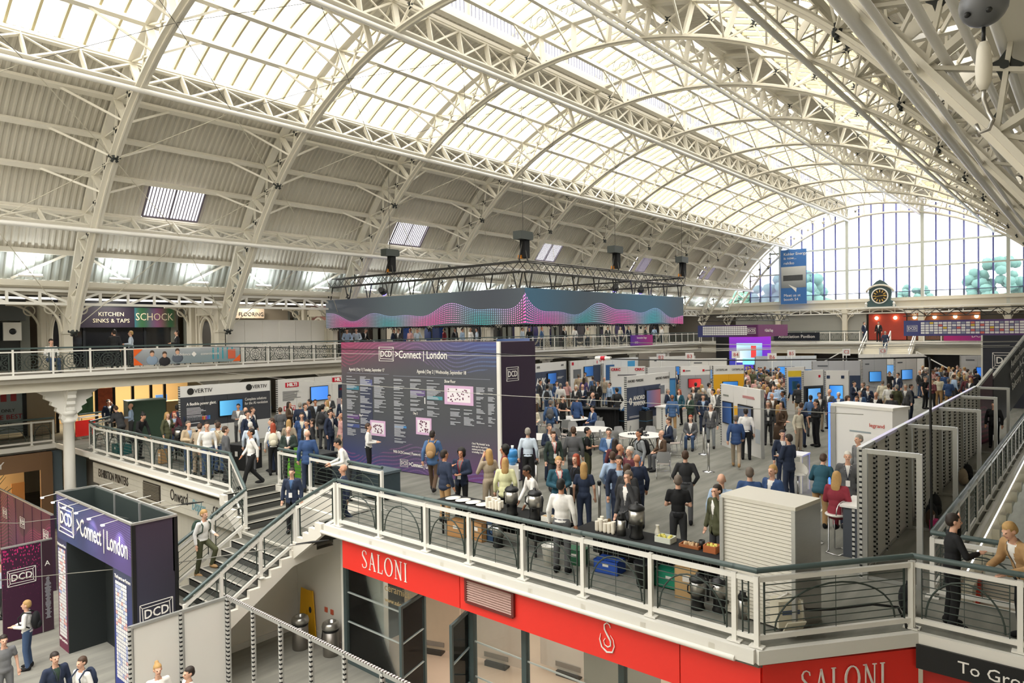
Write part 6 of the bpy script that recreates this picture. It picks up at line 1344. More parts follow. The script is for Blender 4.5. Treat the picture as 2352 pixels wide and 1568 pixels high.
def person(px,py,face_,pose,top,bot,hair,label,h=1.75,z=0.0,skin=0,inner=None,shoes='black',lan=None,bag=None,at_=None,group=None):
    """px,py: top of the head in the photo; face_: 0 towards the camera, 90 to the right, 180 away"""
    sc_=h/1.75; head=1.75*sc_
    if POSE[pose].get('sit'): head-=.44*sc_
    if POSE[pose].get('lean'): head-=(.8*(1-math.cos(R(POSE[pose]['lean']))))*sc_
    p=at_ if at_ is not None else at(px,py,z+head); p=Vector((p[0],p[1],z))
    if at_ is None and z==0 and p.x<10.5 and p.y>3.7: k_=10.5/p.x; p=Vector((10.5,p.y*k_,z))   # keep behind the balcony rail
    d=Vector((-p.x,-p.y,0)).normalized(); v=d*math.cos(R(face_))+Vector((RT.x,RT.y,0)).normalized()*math.sin(R(face_))
    ang=math.atan2(v.y,v.x)+PI/2
    if POSE[pose].get('lean'): 
        off=math.sin(R(POSE[pose]['lean']))*.72*sc_; p-=Vector((v.x,v.y,0))*off
    if at_ is None:
        q0=p.copy(); rd=Vector((p.x,p.y,0)).normalized()
        for of in(0,.3,-.3,.6,-.6,.9,-.9,1.2,-1.2,1.6,2.0,2.4):
            c_=q0+rd*of
            if (z==0 and c_.x<10.4 and c_.y>3.7): continue
            if all((c_-w_).length>.52 for w_ in PLACED): p=c_; break
    PLACED.append(p.copy())
    o=link(bpy.data.objects.new('person',pmesh(pose,'body'))); o.location=p; o.rotation_euler=(0,0,ang); o.scale=(sc_,)*3
    o.material_slots[0].link='OBJECT'; o.material_slots[0].material=SKIN[skin]
    n_=SEEN_LAB.get(label,0); SEEN_LAB[label]=n_+1
    tag(o,label,'person',group)
    kind,colr=top.split(':')
    if kind in('jacket','coat'): put('shirt',pmesh(pose,'shirt'),o,cloth(inner or 'white')); put(kind,pmesh(pose,kind),o,cloth(colr))
    else: put('top',pmesh(pose,kind),o,cloth(colr))
    if bot.startswith('skirt'): put('skirt',pmesh('st','skirt'),o,cloth(bot.split(':')[1]))
    else: put('trousers',pmesh(pose,'trousers'),o,cloth(bot))
    put('shoes',pmesh(pose,'shoes'),o,cloth(shoes))
    if hair!='-':
        st,hc=(hair.split(':')+['d'])[:2] if ':' in hair else ('short',hair); put('hair',pmesh(pose,'hair_'+st),o,hairm(hc))
    if lan is not None and not POSE[pose].get('sit') and not POSE[pose].get('lean'): lanyard(o,lan=='r')
    if bag: backpack(*bag[:1],p,ang,bag[1],sc_)
    return o
# px, py of the head top | facing | pose | top | trousers | hair | skin | where | options
ROWS='''
249 917 40 ph jacket:navy dgrey d 0 by the lamp shop|z0
262 932 -120 ln jacket:dgrey dgrey b 0 leaning on the corner rail
300 926 -70 fr shirt:light dgrey - 1 behind the green cabinet
332 954 70 rc shirt:black black bun:k 1 serving at the left coffee table
384 946 60 cu coat:olive jeans long:l 0 beside the left coffee table
400 944 0 ph jacket:maroon jeans long:r 0 right of the left coffee table|inner=light
407 929 175 st jacket:navy dgrey k 3 in front of the charcoal stand
433 974 40 fr jacket:beige jeans s 0 at the printers balcony rail|inner=light,shoes=white
459 981 165 ln shirt:stone stone b 0 at the printers balcony rail
475 972 10 st shirt:white jeans d 0 behind the printers balcony rail
502 974 150 st shirt:cream jeans b 0 near the printers balcony|bag=beige
518 980 120 st jacket:mgrey dgrey b 0 beside the charcoal stand
499 999 -10 ln shirt:light navy k 1 at the printers balcony rail
547 927 -10 fr jacket:grey dgrey k 1 under the wide wall screen
564 935 160 st shirt:white jeans - 0 under the wide wall screen
568 943 60 ph jacket:navy mgrey d 0 under the wide wall screen
573 911 40 st jacket:brown dgrey - 1 at the charcoal stand
594 911 175 pk shirt:teal beige k 0 at the charcoal stand|shoes=white
613 907 -50 pk jacket:navy navy g 0 between the two left stands
580 936 80 st jacket:char dgrey b 0 below the wide wall screen
623 960 -60 st jacket:mid navy b 0 behind the beige backpack
575 968 170 st shirt:pale mgrey w 0 behind the walking waiter
576 984 -60 wk shirt:white black k 2 crossing above the stairs
627 971 180 st shirt:white black long:r 0 above the stairs|bag=cream
643 935 -160 st jacket:mgrey dgrey b 0 at the red-logo stand
664 922 80 fr coat:brown black long:d 1 at the red-logo stand
663 963 175 st shirt:stone stone long:l 0 left of the stub railing
662 979 -10 fr jacket:dkgreen dgrey - 0 at the stub railing|lan=1
706 987 180 st jacket:blue navy - 0 behind the stub railing
689 924 170 st jacket:navy navy g 0 under the blue screen
701 926 40 st jacket:navy navy b 0 under the blue screen
710 921 -70 fr jacket:char char k 1 under the blue screen
724 917 10 st jacket:char dgrey d 2 right of the blue screen|inner=pale
693 947 0 st jacket:blue blue d 0 facing out at the red-logo stand|inner=cream
705 963 -40 st jacket:char char d 1 in the red-logo stand crowd
716 963 -70 st shirt:black black d 0 in the red-logo stand crowd
741 928 160 st jacket:mgrey dgrey k 0 at the right red logo|bag=char
750 919 -60 st shirt:cream stone long:l 0 at the right red logo
756 906 0 fr jacket:dgrey dgrey d 0 below the right red logo
758 941 60 ph jacket:navy navy d 0 left of the agenda board
783 946 -60 st shirt:pink stone - 1 left of the agenda board
787 912 -20 st jacket:navy navy d 0 at the agenda board edge
775 1008 -70 ln shirt:white dgrey k 1 at the stub railing corner
846 972 95 fr shirt:white black b 0 reading the agenda board
993 988 165 wk jacket:mid brown d 1 passing the agenda board|bag=tan
1021 1032 130 cu jacket:navy tan d 2 talking before the agenda board
1059 1033 -20 fr jacket:navy black curly:k 2 talking before the agenda board|lan=r,inner=grey
1122 1030 -150 ph shirt:stone stone long:l 0 by the water cooler
1158 1021 -90 st shirt:red black curly:k 2 by the water cooler
1160 1050 175 st jacket:yellow black long:l 0 by the coffee urns
1212 982 175 st shirt:pale black g 0 behind the water cooler
1208 1070 -70 rc shirt:white dgrey k 3 setting the coffee table
1283 1048 10 fr jacket:teal navy l 0 before the coffee table|lan=r
1322 1042 -40 st tee:black black long:r 0 in the front group|lan=1
1341 1055 175 st tee:navy navy long:l 0 in the front group
1289 1110 160 st shirt:white mgrey k 2 behind the coffee table
1262 973 20 cr jacket:navy navy s 0 left of the round tables
1271 990 15 st jacket:dkgreen dgrey quiff:b 0 left of the round tables|lan=r
1317 979 178 st jacket:mgrey dgrey b 0 before the round tables
1350 984 70 cr tee:black olive k 1 before the round tables|bag=green
1398 983 -5 fr jacket:mid jeans d 0 among the round tables|inner=pale
1413 1006 170 st shirt:maroon black long:d 1 among the round tables
1424 1015 70 st jacket:black black - 2 in the middle group
1446 1020 -60 st shirt:maroon jeans w 0 in the middle group
1468 985 -70 st shirt:check jeans bun:k 2 in the middle group|bag=black
1406 1022 -170 pk jacket:light light b 0 in the middle group|shoes=tan
1421 1046 10 st jacket:navy navy d 1 in the middle group|inner=light
1441 1058 150 st jacket:char char b 0 in the middle group
1463 1060 -160 st jacket:navy navy - 2 in the middle group
1442 1080 -40 ph jacket:dgrey dgrey s 0 at the front urns
1557 1090 180 fr tee:black dgrey s 0 before the front table
1574 1034 178 pk shirt:char mgrey b 0 in the open floor
1657 1087 175 st shirt:light navy - 0 behind the shutter cabinet
1646 1112 -60 ph jacket:olive dgrey d 0 beside the shutter cabinet
1722 1072 175 st jacket:blue navy s 0 behind the shutter cabinet
1774 1067 -50 st jacket:blue navy l 0 behind the shutter cabinet
1797 987 15 st jacket:navy navy d 0 at the white bar table
1811 996 -140 cr jacket:navy navy d 1 at the white bar table|shoes=tan
1690 953 178 wk jacket:blue stone s 0 walking up the open floor|shoes=tan
1632 926 -5 st jacket:mgrey check g 0 with folders on the open floor
1713 937 178 st shirt:white black d 0 at the two-panel stand
1893 1042 160 ln jacket:teal tan b 0 at the right partition
1947 1036 0 st coat:mgrey navy w 0 at the right partition|lan=1
1972 998 -80 st shirt:grey black g 0 before the white cabinet
1261 870 160 st jacket:grey jeans d 0 in the far left crowd
1218 829 20 fr tee:black skirt:cream bun:k 0 on the riser, far left|z.85
1217 870 20 st jacket:char dgrey d 0 in the far left crowd
1228 891 175 st shirt:cream brown w 0 in the far left crowd
1241 872 60 st jacket:dgrey dgrey d 1 in the far left crowd
1257 884 170 st shirt:pale jeans k 0 in the far left crowd|bag=char
1279 875 20 st jacket:blue navy d 0 in the far left crowd
1287 880 175 st shirt:white beige g 0 in the far left crowd
1302 876 0 ph shirt:pink brown - 0 in the far left crowd
1264 918 175 st jacket:mid jeans s 0 behind the media desk|bag=mgrey
1292 908 50 fr tee:black black b 0 behind the media desk
1219 904 100 st tee:black black d 1 left of the media desk
1225 930 20 fr shirt:cream navy long:r 0 left of the media desk
1325 908 150 st jacket:blue navy k 1 at the media desk
1361 901 -70 cr jacket:navy navy - 0 at the media desk
1329 859 170 st jacket:beige stone s 0 by the red square stand
1336 852 40 st shirt:pink jeans s 0 by the red square stand
1344 855 -60 st jacket:stone stone b 0 by the red square stand
1341 867 175 st shirt:purple black long:d 0 by the red square stand
1361 864 -150 st shirt:mid jeans b 0 by the red square stand
1323 884 -30 st jacket:dgrey dgrey w 0 behind the media camera
1338 883 0 fr jacket:navy navy - 0 behind the media camera
1365 874 -175 st jacket:dgrey dgrey s 0 behind the media camera
1374 874 -60 st jacket:black black d 1 behind the media camera
1388 866 150 st jacket:stone jeans - 0 behind the media camera
1400 878 -60 st shirt:light black b 0 left of the power stand
1416 890 -150 pk jacket:char jeans d 0 left of the power stand
1534 892 60 st jacket:navy tan g 0 right of the power stand|shoes=brown
1544 906 178 st jacket:mid tan - 3 right of the power stand|shoes=brown
1560 893 -40 st jacket:teal black long:r 0 right of the power stand
1541 869 20 st jacket:char dgrey d 0 right of the power stand
1572 869 30 st jacket:char dgrey - 0 by the red screen
1561 872 -60 st shirt:stone navy long:l 0 by the red screen
1598 878 170 st jacket:char char d 0 by the red screen
1585 902 -70 fr jacket:green black s 0 by the red screen
1592 888 10 st jacket:mgrey mgrey - 0 by the red screen
1615 905 0 pk jacket:navy navy d 0 in blue tie by the aisle|inner=light
1612 882 160 st shirt:stone stone long:l 0 left of the yellow stand
1614 890 -160 st jacket:dgrey dgrey w 0 left of the yellow stand
1629 880 90 st shirt:white navy d 1 left of the yellow stand
1637 893 -90 st shirt:white dgrey d 0 left of the yellow stand
1650 892 -60 st jacket:mgrey mgrey - 0 left of the yellow stand
1650 868 10 st jacket:beige brown g 0 before the yellow stand
1834 934 40 st shirt:cream stone long:g 0 on the right aisle
1841 924 150 st tee:navy navy b 0 on the right aisle|bag=char
1789 929 60 fr shirt:brown skirt:brown long:l 0 right of the two-panel stand
1795 921 -60 st coat:brown black long:d 0 right of the two-panel stand
1764 920 0 st jacket:dgrey dgrey g 0 right of the two-panel stand|lan=1
1798 897 -100 st jacket:mid dgrey k 3 right of the two-panel stand
1773 902 20 st jacket:brown dgrey - 2 right of the two-panel stand
1834 881 178 st jacket:char tan d 0 by the map poster
1797 876 60 st jacket:dgrey dgrey b 0 by the map poster
1804 878 -60 st jacket:black black r 0 by the map poster
1874 920 -80 fr shirt:black black k 1 on the right aisle
1862 907 175 st shirt:mid dgrey d 0 on the right aisle
1882 901 20 st jacket:dgrey stone b 0 on the right aisle
1905 893 -60 st jacket:mgrey mgrey - 0 left of the white cabinet
1926 899 -10 st jacket:blue navy w 0 left of the white cabinet
1948 909 30 st shirt:red black curly:b 0 behind the white cabinet
1968 909 -30 st jacket:mid navy b 1 behind the white cabinet
1993 884 0 cu jacket:navy navy s 0 behind the white cabinet|inner=white
1962 875 40 cr jacket:navy navy k 0 behind the white cabinet
1982 877 -80 st jacket:black black s 0 behind the white cabinet
1975 897 10 st jacket:mid navy g 0 behind the white cabinet
2012 900 -30 st jacket:black black - 1 behind the white cabinet
2027 873 -170 st jacket:cream stone s 0 near the burgundy stair
2041 881 175 st shirt:white beige b 0 near the burgundy stair
2059 883 -150 st jacket:olive dgrey g 0 near the burgundy stair
2048 904 178 st jacket:dgrey stone d 0 near the burgundy stair
2093 882 60 fr jacket:navy navy d 0 near the burgundy stair
2080 884 -20 st jacket:mgrey mgrey g 0 near the burgundy stair
2043 853 -10 st tee:black black d 1 at the far white stand
2062 856 -60 st jacket:navy navy k 1 at the far white stand
2077 837 178 st shirt:purple navy k 2 at the far white stand
2057 842 30 st shirt:light mgrey - 2 at the far white stand
2008 849 -60 st jacket:mid navy b 0 at the far white stand
2031 850 60 st shirt:pink brown d 1 at the far white stand
2283 922 -10 st jacket:black black d 1 beside the right partition frames|inner=black
2310 819 -60 wk shirt:white black k 4 on the far right stairs|z1.0
2289 837 -50 wk shirt:pale navy b 0 on the far right stairs|z.5
2270 862 -160 st shirt:teal navy d 0 at the far right stairs
670 1074 -15 st jacket:navy black d 0 coming down the stair landing|z-.85,inner=mid,lan=1
788 1066 -80 wk jacket:navy navy - 1 at the head of the stairs|z-.36
470 1170 60 cl shirt:white olive l 0 climbing the staircase|z-1.78,bag=green,shoes=tan
60 1378 -70 fr shirt:white jeans l 0 with phone on the lower floor|z-3.8,bag=black
8 1458 20 st tee:grey grey d 0 at the lower left corner|z-3.8
126 1497 30 st jacket:navy navy d 0 below the gateway|z-3.8,inner=green,lan=1
187 1508 -40 st shirt:white navy b 0 below the gateway|z-3.8,bag=navy
362 1524 15 st shirt:white navy bun:l 0 behind the low panels|z-3.8
433 1531 -50 st shirt:white navy d 0 behind the low panels|z-3.8
0 1290 90 st shirt:pale dgrey b 0 at the far left edge below|z-3.8
262 757 -170 ph jacket:char char d 0 outside the kitchen shop|gy31.6
300 765 -70 fr shirt:pale dgrey l 0 outside the kitchen shop|gy31.5
406 766 -60 fr jacket:black black d 0 right of the kitchen shop|gy31.3
118 790 30 si shirt:white jeans d 0 by the oval screen|gy31.0
797 762 0 ln shirt:light navy b 0 on the gallery above the board|gy30.6
818 762 -10 ln shirt:pale navy - 0 on the gallery above the board|gy30.6
842 760 60 ln jacket:black black g 0 on the gallery above the board|gy30.7
905 757 60 st jacket:navy navy d 0 on the gallery above the board|gy31.2
915 755 -20 st jacket:dgrey dgrey d 0 on the gallery above the board|gy30.9
942 764 -40 st shirt:pink dgrey r 0 on the gallery above the board|gy31.0
958 760 30 ph shirt:pale navy g 0 on the gallery above the board|gy30.7
1020 758 -60 st shirt:red black d 1 on the gallery above the board|gy31.8
1045 765 40 st jacket:dgrey dgrey d 1 on the gallery above the board|gy31.8
1062 758 60 st shirt:light navy d 0 on the gallery above the board|gy30.8
1081 757 -50 st shirt:white navy - 0 on the gallery above the board|gy31.0
1095 757 -80 st shirt:pale navy d 0 on the gallery above the board|gy30.9
1200 764 60 st shirt:pale dgrey d 0 behind the blue gallery banner|gy30.8
1216 758 0 st shirt:black black d 1 behind the blue gallery banner|gy30.8
1245 756 60 st jacket:mid navy r 0 behind the blue gallery banner|gy30.8
1296 755 40 st jacket:black black d 0 right of the blue gallery banner|gy30.7
1320 756 -150 st shirt:white navy d 0 right of the blue gallery banner|gy30.7
1350 762 30 st shirt:cream navy d 0 right of the blue gallery banner|gy30.9
1396 758 20 st jacket:dgrey dgrey d 1 on the far left gallery|gy30.8
1425 756 -40 st shirt:cream navy g 0 on the far left gallery|gy30.8
1444 755 30 st jacket:navy navy d 0 on the far left gallery|gy30.8
1483 753 60 st jacket:dgrey dgrey d 0 on the far left gallery|gy30.8
1503 753 150 st shirt:light navy d 0 on the far left gallery|gy30.8
1520 753 -60 st shirt:white navy d 0 on the far left gallery|gy30.8
2033 771 175 wk jacket:navy jeans g 0 on the end gallery stairs|x62.6
1985 753 40 st jacket:navy navy d 0 at the red end shop|x66
2018 757 -20 st jacket:black black d 1 at the red end shop|x66
'''
POSEW=dict(st='standing',pk='hands in pockets',ph='hand to face',fr='hands in front',cr='arms crossed',wk='walking',ln='leaning forward',si='seated',cu='hand raised',rc='reaching forward',cl='climbing',hd='hand on forehead')
CW=dict(mid='mid blue',light='light blue',pale='pale blue',dkgreen='dark green',mgrey='mid grey',dgrey='dark grey',char='charcoal',teal='dark teal',jeans='denim',stone='taupe',check='checked grey',blue='blue')
cn=lambda c:CW.get(c,c)
KW=dict(shirt='shirt',tee='t-shirt',jacket='jacket',coat='coat')
rows=[]
for ln in ROWS.strip().splitlines():
    main,_,op=ln.partition('|'); q=main.split(' ',8); px,py,fa=map(float,q[:3]); pose,top,bot,hair=q[3:7]; sk=int(q[7]); place=q[8]; O=dict(skin=sk)
    for w_ in filter(None,op.split(',')):
        if w_.startswith('gy'): O['gy']=float(w_[2:])
        elif w_[0]=='z': O['z']=float(w_[1:])
        elif w_[0]=='x': O['gx']=float(w_[1:])
        else: a,_,c=w_.partition('='); O[a]=c
    rows.append([px,py,fa,pose,top,bot,hair,place,O])
random.seed(77)
def far(n,x0,x1,y0,y1,place):
    for k in range(n):
        px=x0+(x1-x0)*(k+random.random())/n; py=random.uniform(y0,y1)
        top=random.choice(['jacket:navy','jacket:char','jacket:dgrey','shirt:white','shirt:light','jacket:blue','shirt:cream','jacket:mgrey','shirt:pink','tee:black','jacket:brown','shirt:maroon','jacket:stone','coat:olive'])
        rows.append([px,py,random.choice((0,40,-60,90,170,180,-150)),random.choice(('st','st','fr','pk','cr','cu')),top,random.choice(('navy','dgrey','char','jeans','tan','black')),random.choice(('d','b','k','g','-','l','long:d','long:l','s')),place,dict(skin=random.choice((0,0,1,1,2,3,5)))])
far(24,1706,1800,846,876,'in the crowd beyond the yellow stand')
far(14,1712,1790,836,848,'at the back beyond yellow stand')
far(9,1738,1790,872,896,'in the crowd by map poster')
far(26,2112,2246,838,856,'in the far right crowd')
far(10,2120,2240,858,872,'in front of far right crowd')
far(12,1820,1990,838,850,'at the far grey stands')
far(7,1545,1640,846,860,'behind the grey stand')
far(6,1475,1530,848,866,'behind the power stand')
# free-standing labels: clothing, pose or view, place; doubles are told apart from left to right
for r_ in rows:
    kd,c=r_[4].split(':'); bt=('and %s skirt'%cn(r_[5].split(':')[1])) if ':' in r_[5] else 'and %s trousers'%cn(r_[5])
    view='seen from behind' if abs(r_[2])>140 and r_[3] in('st','pk','fr') else POSEW[r_[3]]
    r_.append('person in %s %s %s, %s, %s'%(cn(c),KW[kd],bt,view,r_[7]))
cnt={}
for r_ in sorted(rows,key=lambda r_:r_[0]): cnt.setdefault(r_[-1],[]).append(r_)
for lb,g in cnt.items():
    if len(g)>1:
        for k,r_ in enumerate(g):
            w_=lb.replace(' and %s trousers'%cn(r_[5]),''); r_[-1]=w_+', '+(['left one','right one'] if len(g)==2 else ['leftmost one','second from left','third from left','fourth from left','fifth from left','sixth from left','seventh from left','eighth from left','ninth from left'])[min(k,8)]
for r_ in rows:
    if len(r_[-1].split())>16: r_[-1]=r_[-1].replace(' and %s trousers'%cn(r_[5]),'')
for k,(px,py,fa,pose,top,bot,hair,place,O,lb) in enumerate(rows):
    O=dict(O); gy=O.pop('gy',None); gx_=O.pop('gx',None); zz=O.pop('z',0.0); bg_=O.pop('bag',None); h=1.75+.05*math.sin(k*2.3)
    if 'long' in hair: h-=.07
    if bg_: O['bag']=('%s backpack worn by the person %s'%(cn(bg_),place),bg_)
    if gy: p=atY(px,py,gy); O['at_']=(p.x,gy); zz=GF; h=min(1.9,max(1.6,p.z-GF+.0)) if pose!='si' else 1.75; h=1.7 if pose=='ln' else h
    if gx_: p=atX(px,py,gx_); O['at_']=(gx_,p.y); zz=2.4 if gx_<64 else GF; h=1.75
    person(px,py,fa,pose,top,bot,hair,lb,h=h,z=zz,group='visitors at the show',**O)
# two visitors on the footbridge, near the camera
person(2192,1203,75,'hd','shirt:black','black','d','person in black pullover, hand on forehead, on the footbridge at right',at_=(12.25,1.64),h=1.74,z=0,skin=0)
person(2345,1230,-80,'ln','coat:tan','black','l','person in camel coat leaning on the footbridge rail at right edge',at_=(12.15,.98),h=1.8,z=0,skin=0)
# ---------------------------------------------------------------- catering tables and what stands on them
def table(label,x,y,L,W=.72,h=.74):
    t=thing('catering_table',label,'table',loc=(x,y,0)); b=MB(); b.bx(-W/2,W/2,-L/2,L/2,h-.03,h); b.build('table_top',BLACKC,t)
    for sx in(-1,1):
        for sy in(-1,1): b=MB(); b.bar((sx*W*.4,sy*L*.42,0),(sx*W*.4,sy*L*.42,h-.03),.035); b.build('leg',BLACK,t)
    b=MB(); n=int(L/.12)
    for k in range(n):
        y0=-L/2+L*k/n; y1=-L/2+L*(k+1)/n; o=.02*(k%2); b.add([(W/2+o,y0,h-.01),(W/2+.02-o,y1,h-.01),(W/2+.03-o,y1,.12),(W/2+o,y0,.12)],[(0,1,2,3)])
    b.build('cloth_skirt',BLACKC,t); return t
table('long black catering table left, behind the balcony railing',11.15,10.0,3.2); table('long black catering table right, behind the balcony railing',11.2,6.25,3.0); table('black catering table behind the printers balcony',11.0,24.5,3.4)
def urn(label,x,y,z,s=1.0,rz=0):
    t=thing('coffee_urn',label,'coffee urn',loc=(x,y,z),rz=rz); t.scale=(s,)*3
    b=MB(); b.lathe([(.11,0),(.12,.02),(.1,.06),(.1,.2),(.125,.24)],n=14); b.build('base',BLACK,t); b=MB(); b.lathe([(.125,.24),(.125,.46)],n=18); b.build('body',STEEL,t); b=MB(); b.lathe([(.135,.46),(.135,.49),(.1,.53),(.03,.55),(.03,.58)],n=14); b.build('lid',BLACK,t); b=MB(); b.box((-.13,0,.2),(.07,.035,.06)); b.build('tap',BLACK,t)
    b=MB(); b.tube([(0,.13,.44),(0,.19,.4),(0,.19,.3),(0,.13,.26)],.012,6); b.build('handle',BLACK,t)
for k,(x,y,z_,s,l) in enumerate(((10.95,9.35,.74,1.1,'left of the pair on the left table'),(10.97,8.75,.74,1.1,'right of the pair on the left table'),(11.12,6.47,.74,1.15,'right-hand one on the right table'),(10.92,9.72,0,1.0,'standing on the floor under the left table'),(10.5,4.98,0,1.0,'left one on the floor by the shutter cabinet'),(10.62,4.66,0,1.0,'right one on the floor by the shutter cabinet'),(10.95,24.9,.74,1.1,'left of the pair on the printers balcony table'),(10.95,24.45,.74,1.1,'right of the pair on the printers balcony table'))): urn('steel and black coffee urn, '+l,x,y,z_,s,R(15*k))
def flask(label,x,y,z):
    t=thing('pump_flask',label,'flask',loc=(x,y,z)); b=MB(); b.lathe([(.085,0),(.085,.3)],n=16); b.build('body',STEEL,t); b=MB(); b.lathe([(.09,.3),(.09,.35),(.06,.4),(.06,.43)],n=14); b.build('lid',BLACK,t); b=MB(); b.tube([(0,0,.4),(-.09,0,.4),(-.1,0,.37)],.012,5); b.build('spout',BLACK,t)
flask('steel pump flask beside the cups on the right table',11.1,6.78,.74); flask('tall steel flask on the floor by the shutter cabinet',10.6,4.25,0)
CUP=mat('paper_cup_cream','#e9e2d3',.7); b=MB(); pr=[(.03,0)]
for k in range(7): pr+=[(.036,.02+.03*k),(.040,.045+.03*k)]
b.lathe(pr,n=10); ME_CUP=b.mesh(CUP,'cup_stack')
random.seed(2)
for (x,y,n_,w_) in((11.1,9.95,13,'left'),(11.13,7.13,13,'right')):
    for k in range(n_):
        o=tag(obj('cup_stack',ME_CUP,None,loc=(x+.09*(k%3)-.09,y-.09*(k//3)+.16,.74)),'stack of cream paper cups on the %s catering table'%w_,'cups','paper cup stacks on the %s table'%w_); o.scale=(1,1,random.uniform(.7,1.1))
for k in range(5):
    b=MB(); b.lathe([(.1,0),(.13,.012),(.2,.025),(.2,.03),(.12,.02)],n=18); o=tag(b.build('plate',WHITE2,loc=(11.15,11.3-.32*k,.742)),'white oval serving plate, %s of the row on the left table'%['first','second','third','fourth','fifth'][k],'plate','serving plates on the left table'); o.scale=(1,.78,1)
MILK=mat('milk_glass','#ece8dc',.2)
for k,(x,y) in enumerate(((11.32,6.15),(11.05,8.25))): b=MB(); b.lathe([(.05,0),(.052,.12),(.03,.19),(.03,.24),(.036,.25)],n=12); tag(b.build('milk_bottle',MILK,loc=(x,y,.742)),'small milk bottle on the %s catering table'%('right','left')[k],'bottle')
for k,(x,y,c,d,l) in enumerate(((11.25,5.95,'#dfe3d6',(.24,.3,.1),'clear tub of tea sachets on the right table'),(11.25,5.45,'#a5643a',(.2,.36,.05),'brown wooden tray of condiments on the right table'),(11.22,5.05,'#b5683c',(.2,.22,.12),'brown wooden box at the end of the right table'),(11.05,8.45,'#e4e2d8',(.2,.24,.1),'white box of sachets on the left table'))):
    t=thing('condiment_box',l,'box',loc=(x,y,.742)); b=MB(); m_=mat('cond_%d'%k,c,.6); w,dd,h=d; b.bx(-w/2,w/2,-dd/2,dd/2,0,.015)
    for s in(-1,1): b.bx(s*w/2-.008,s*w/2+.008,-dd/2,dd/2,0,h); b.bx(-w/2,w/2,s*dd/2-.008,s*dd/2+.008,0,h)
    b.build('tray',m_,t); b=MB()
    for q in range(10): b.ell((random.uniform(-w*.35,w*.35),random.uniform(-dd*.38,dd*.38),h*.7),(.03,.03,.05),6,4)
    o=b.build('sachets',mat('sachets_%d'%(k%2),('#d9cf6a','#cdb08a')[k%2],.7,noise=.4,scale=30),t); o['kind']='stuff'
b=MB(); b.lathe([(.05,0),(.055,.14),(.048,.14),(.045,.02)],n=14); tag(b.build('black_pot',BLACK,loc=(11.3,5.27,.742)),'black round pot beside the wooden box on the right table','pot')
for k,(x,y,d,c,l,rz) in enumerate(((11.0,10.95,(.35,.45,.35),'#b98b5a','brown cardboard box on the floor under the left table',10),(11.1,10.35,(.35,.4,.4),'#b98b5a','brown cardboard box beside the suitcase under the left table',-8),(11.15,10.05,(.25,.2,.5),'#2c4a6e','blue case under the left table',0),(11.1,7.05,(.35,.5,.25),'#2b55b4','blue plastic crate under the right table',5),(11.1,7.8,(.3,.4,.3),'#2f6a4a','green crate of bottles under the tables',12),(11.15,5.75,(.35,.6,.3),'#1f8a6a','teal green plastic crate under the right table',0),(10.75,5.3,(.05,.4,.55),'#c2a070','flat brown board leaning under the right table',8),(10.75,4.15,(.3,.05,.55),'#c08a4e','brown paper sack by the shutter cabinet',30),(10.55,29.0,(.5,.6,.4),'#1d5a5a','teal crate behind the printers railing',0),(10.7,25.6,(.3,.25,.5),'#c29a6a','woven tan basket under the printers balcony table',0),(12.0,22.3,(.7,.9,.85),'#1b1c1e','black flight case near the head of the stairs',15),(12.6,17.0,(.7,1.1,.6),'#26303a','black flight case behind the stair landing railing',4))):
    t=thing('crate' if 'crate' in l else 'case' if 'case' in l else 'box',l,'box',loc=(x,y,0),rz=R(rz)); b=MB(); m_=mat('crate_'+c[1:],c,.6,noise=.08,scale=6); w,dd,h=d; th=.015 if min(w,dd)>.1 else .01
    b.bx(-w/2,w/2,-dd/2,dd/2,0,th)
    for s in(-1,1): b.bx(s*(w/2-th/2)-th/2,s*(w/2-th/2)+th/2,-dd/2,dd/2,0,h); b.bx(-w/2,w/2,s*(dd/2-th/2)-th/2,s*(dd/2-th/2)+th/2,0,h)
    b.build('sides',m_,t); b=MB(); b.bx(-w/2,w/2,-dd/2,-.004,h-.01,h); b.bx(-w/2,w/2,.004,dd/2,h-.01,h); b.build('top_flap',m_,t)
    b=MB(); b.bx(-w/2-.004,-w/2,-.06,.06,h*.55,h*.75); b.build('label_patch',mat('label_white','#e6e3dc',.6),t)
t=thing('bucket','white plastic bucket under the tables by the railing','bucket',loc=(10.75,8.2,0)); b=MB(); b.lathe([(.13,0),(.17,.36),(.18,.37),(.16,.37),(.125,.02)],n=16); b.build('pail',WHITE2,t); b=MB(); b.tube([(.17,0,.35),(.1,0,.42),(-.1,0,.42),(-.17,0,.35)],.006,5); b.build('handle',STEEL,t)
t=thing('waste_bin','black waste bin under the right catering table','bin',loc=(10.85,6.15,0)); b=MB(); b.lathe([(.15,0),(.19,.42),(.2,.43),(.17,.43),(.14,.03)],n=16); b.build('body',BLACK,t); b=MB(); b.lathe([(.2,.4),(.205,.43),(.2,.44)],n=16); b.build('rim',BLACK,t)
# water cooler
t=thing('water_cooler','white water cooler with blue bottle beside the agenda board','water cooler',loc=(14.05,11.95,0),rz=R(40)); b=MB(); b.bx(-.16,.16,-.16,.16,0,1.0); b.build('body',WHITE2,t); b=MB(); b.bx(-.12,.12,-.2,-.16,.62,.85); b.build('tap_recess',mat('cooler_grey','#b9bdc0',.5),t); b=MB(); b.lathe([(.06,0),(.13,.08),(.135,.2),(.12,.22),(.135,.24),(.135,.38),(.1,.42)],c=(0,0,1.0),n=18); b.build('bottle',mat('water_blue','#3f8fd0',.15,spec=.7),t); b=MB(); b.lathe([(.035,0),(.04,.1)],c=(0,0,1.42),n=10); b.build('cup',GR,t)
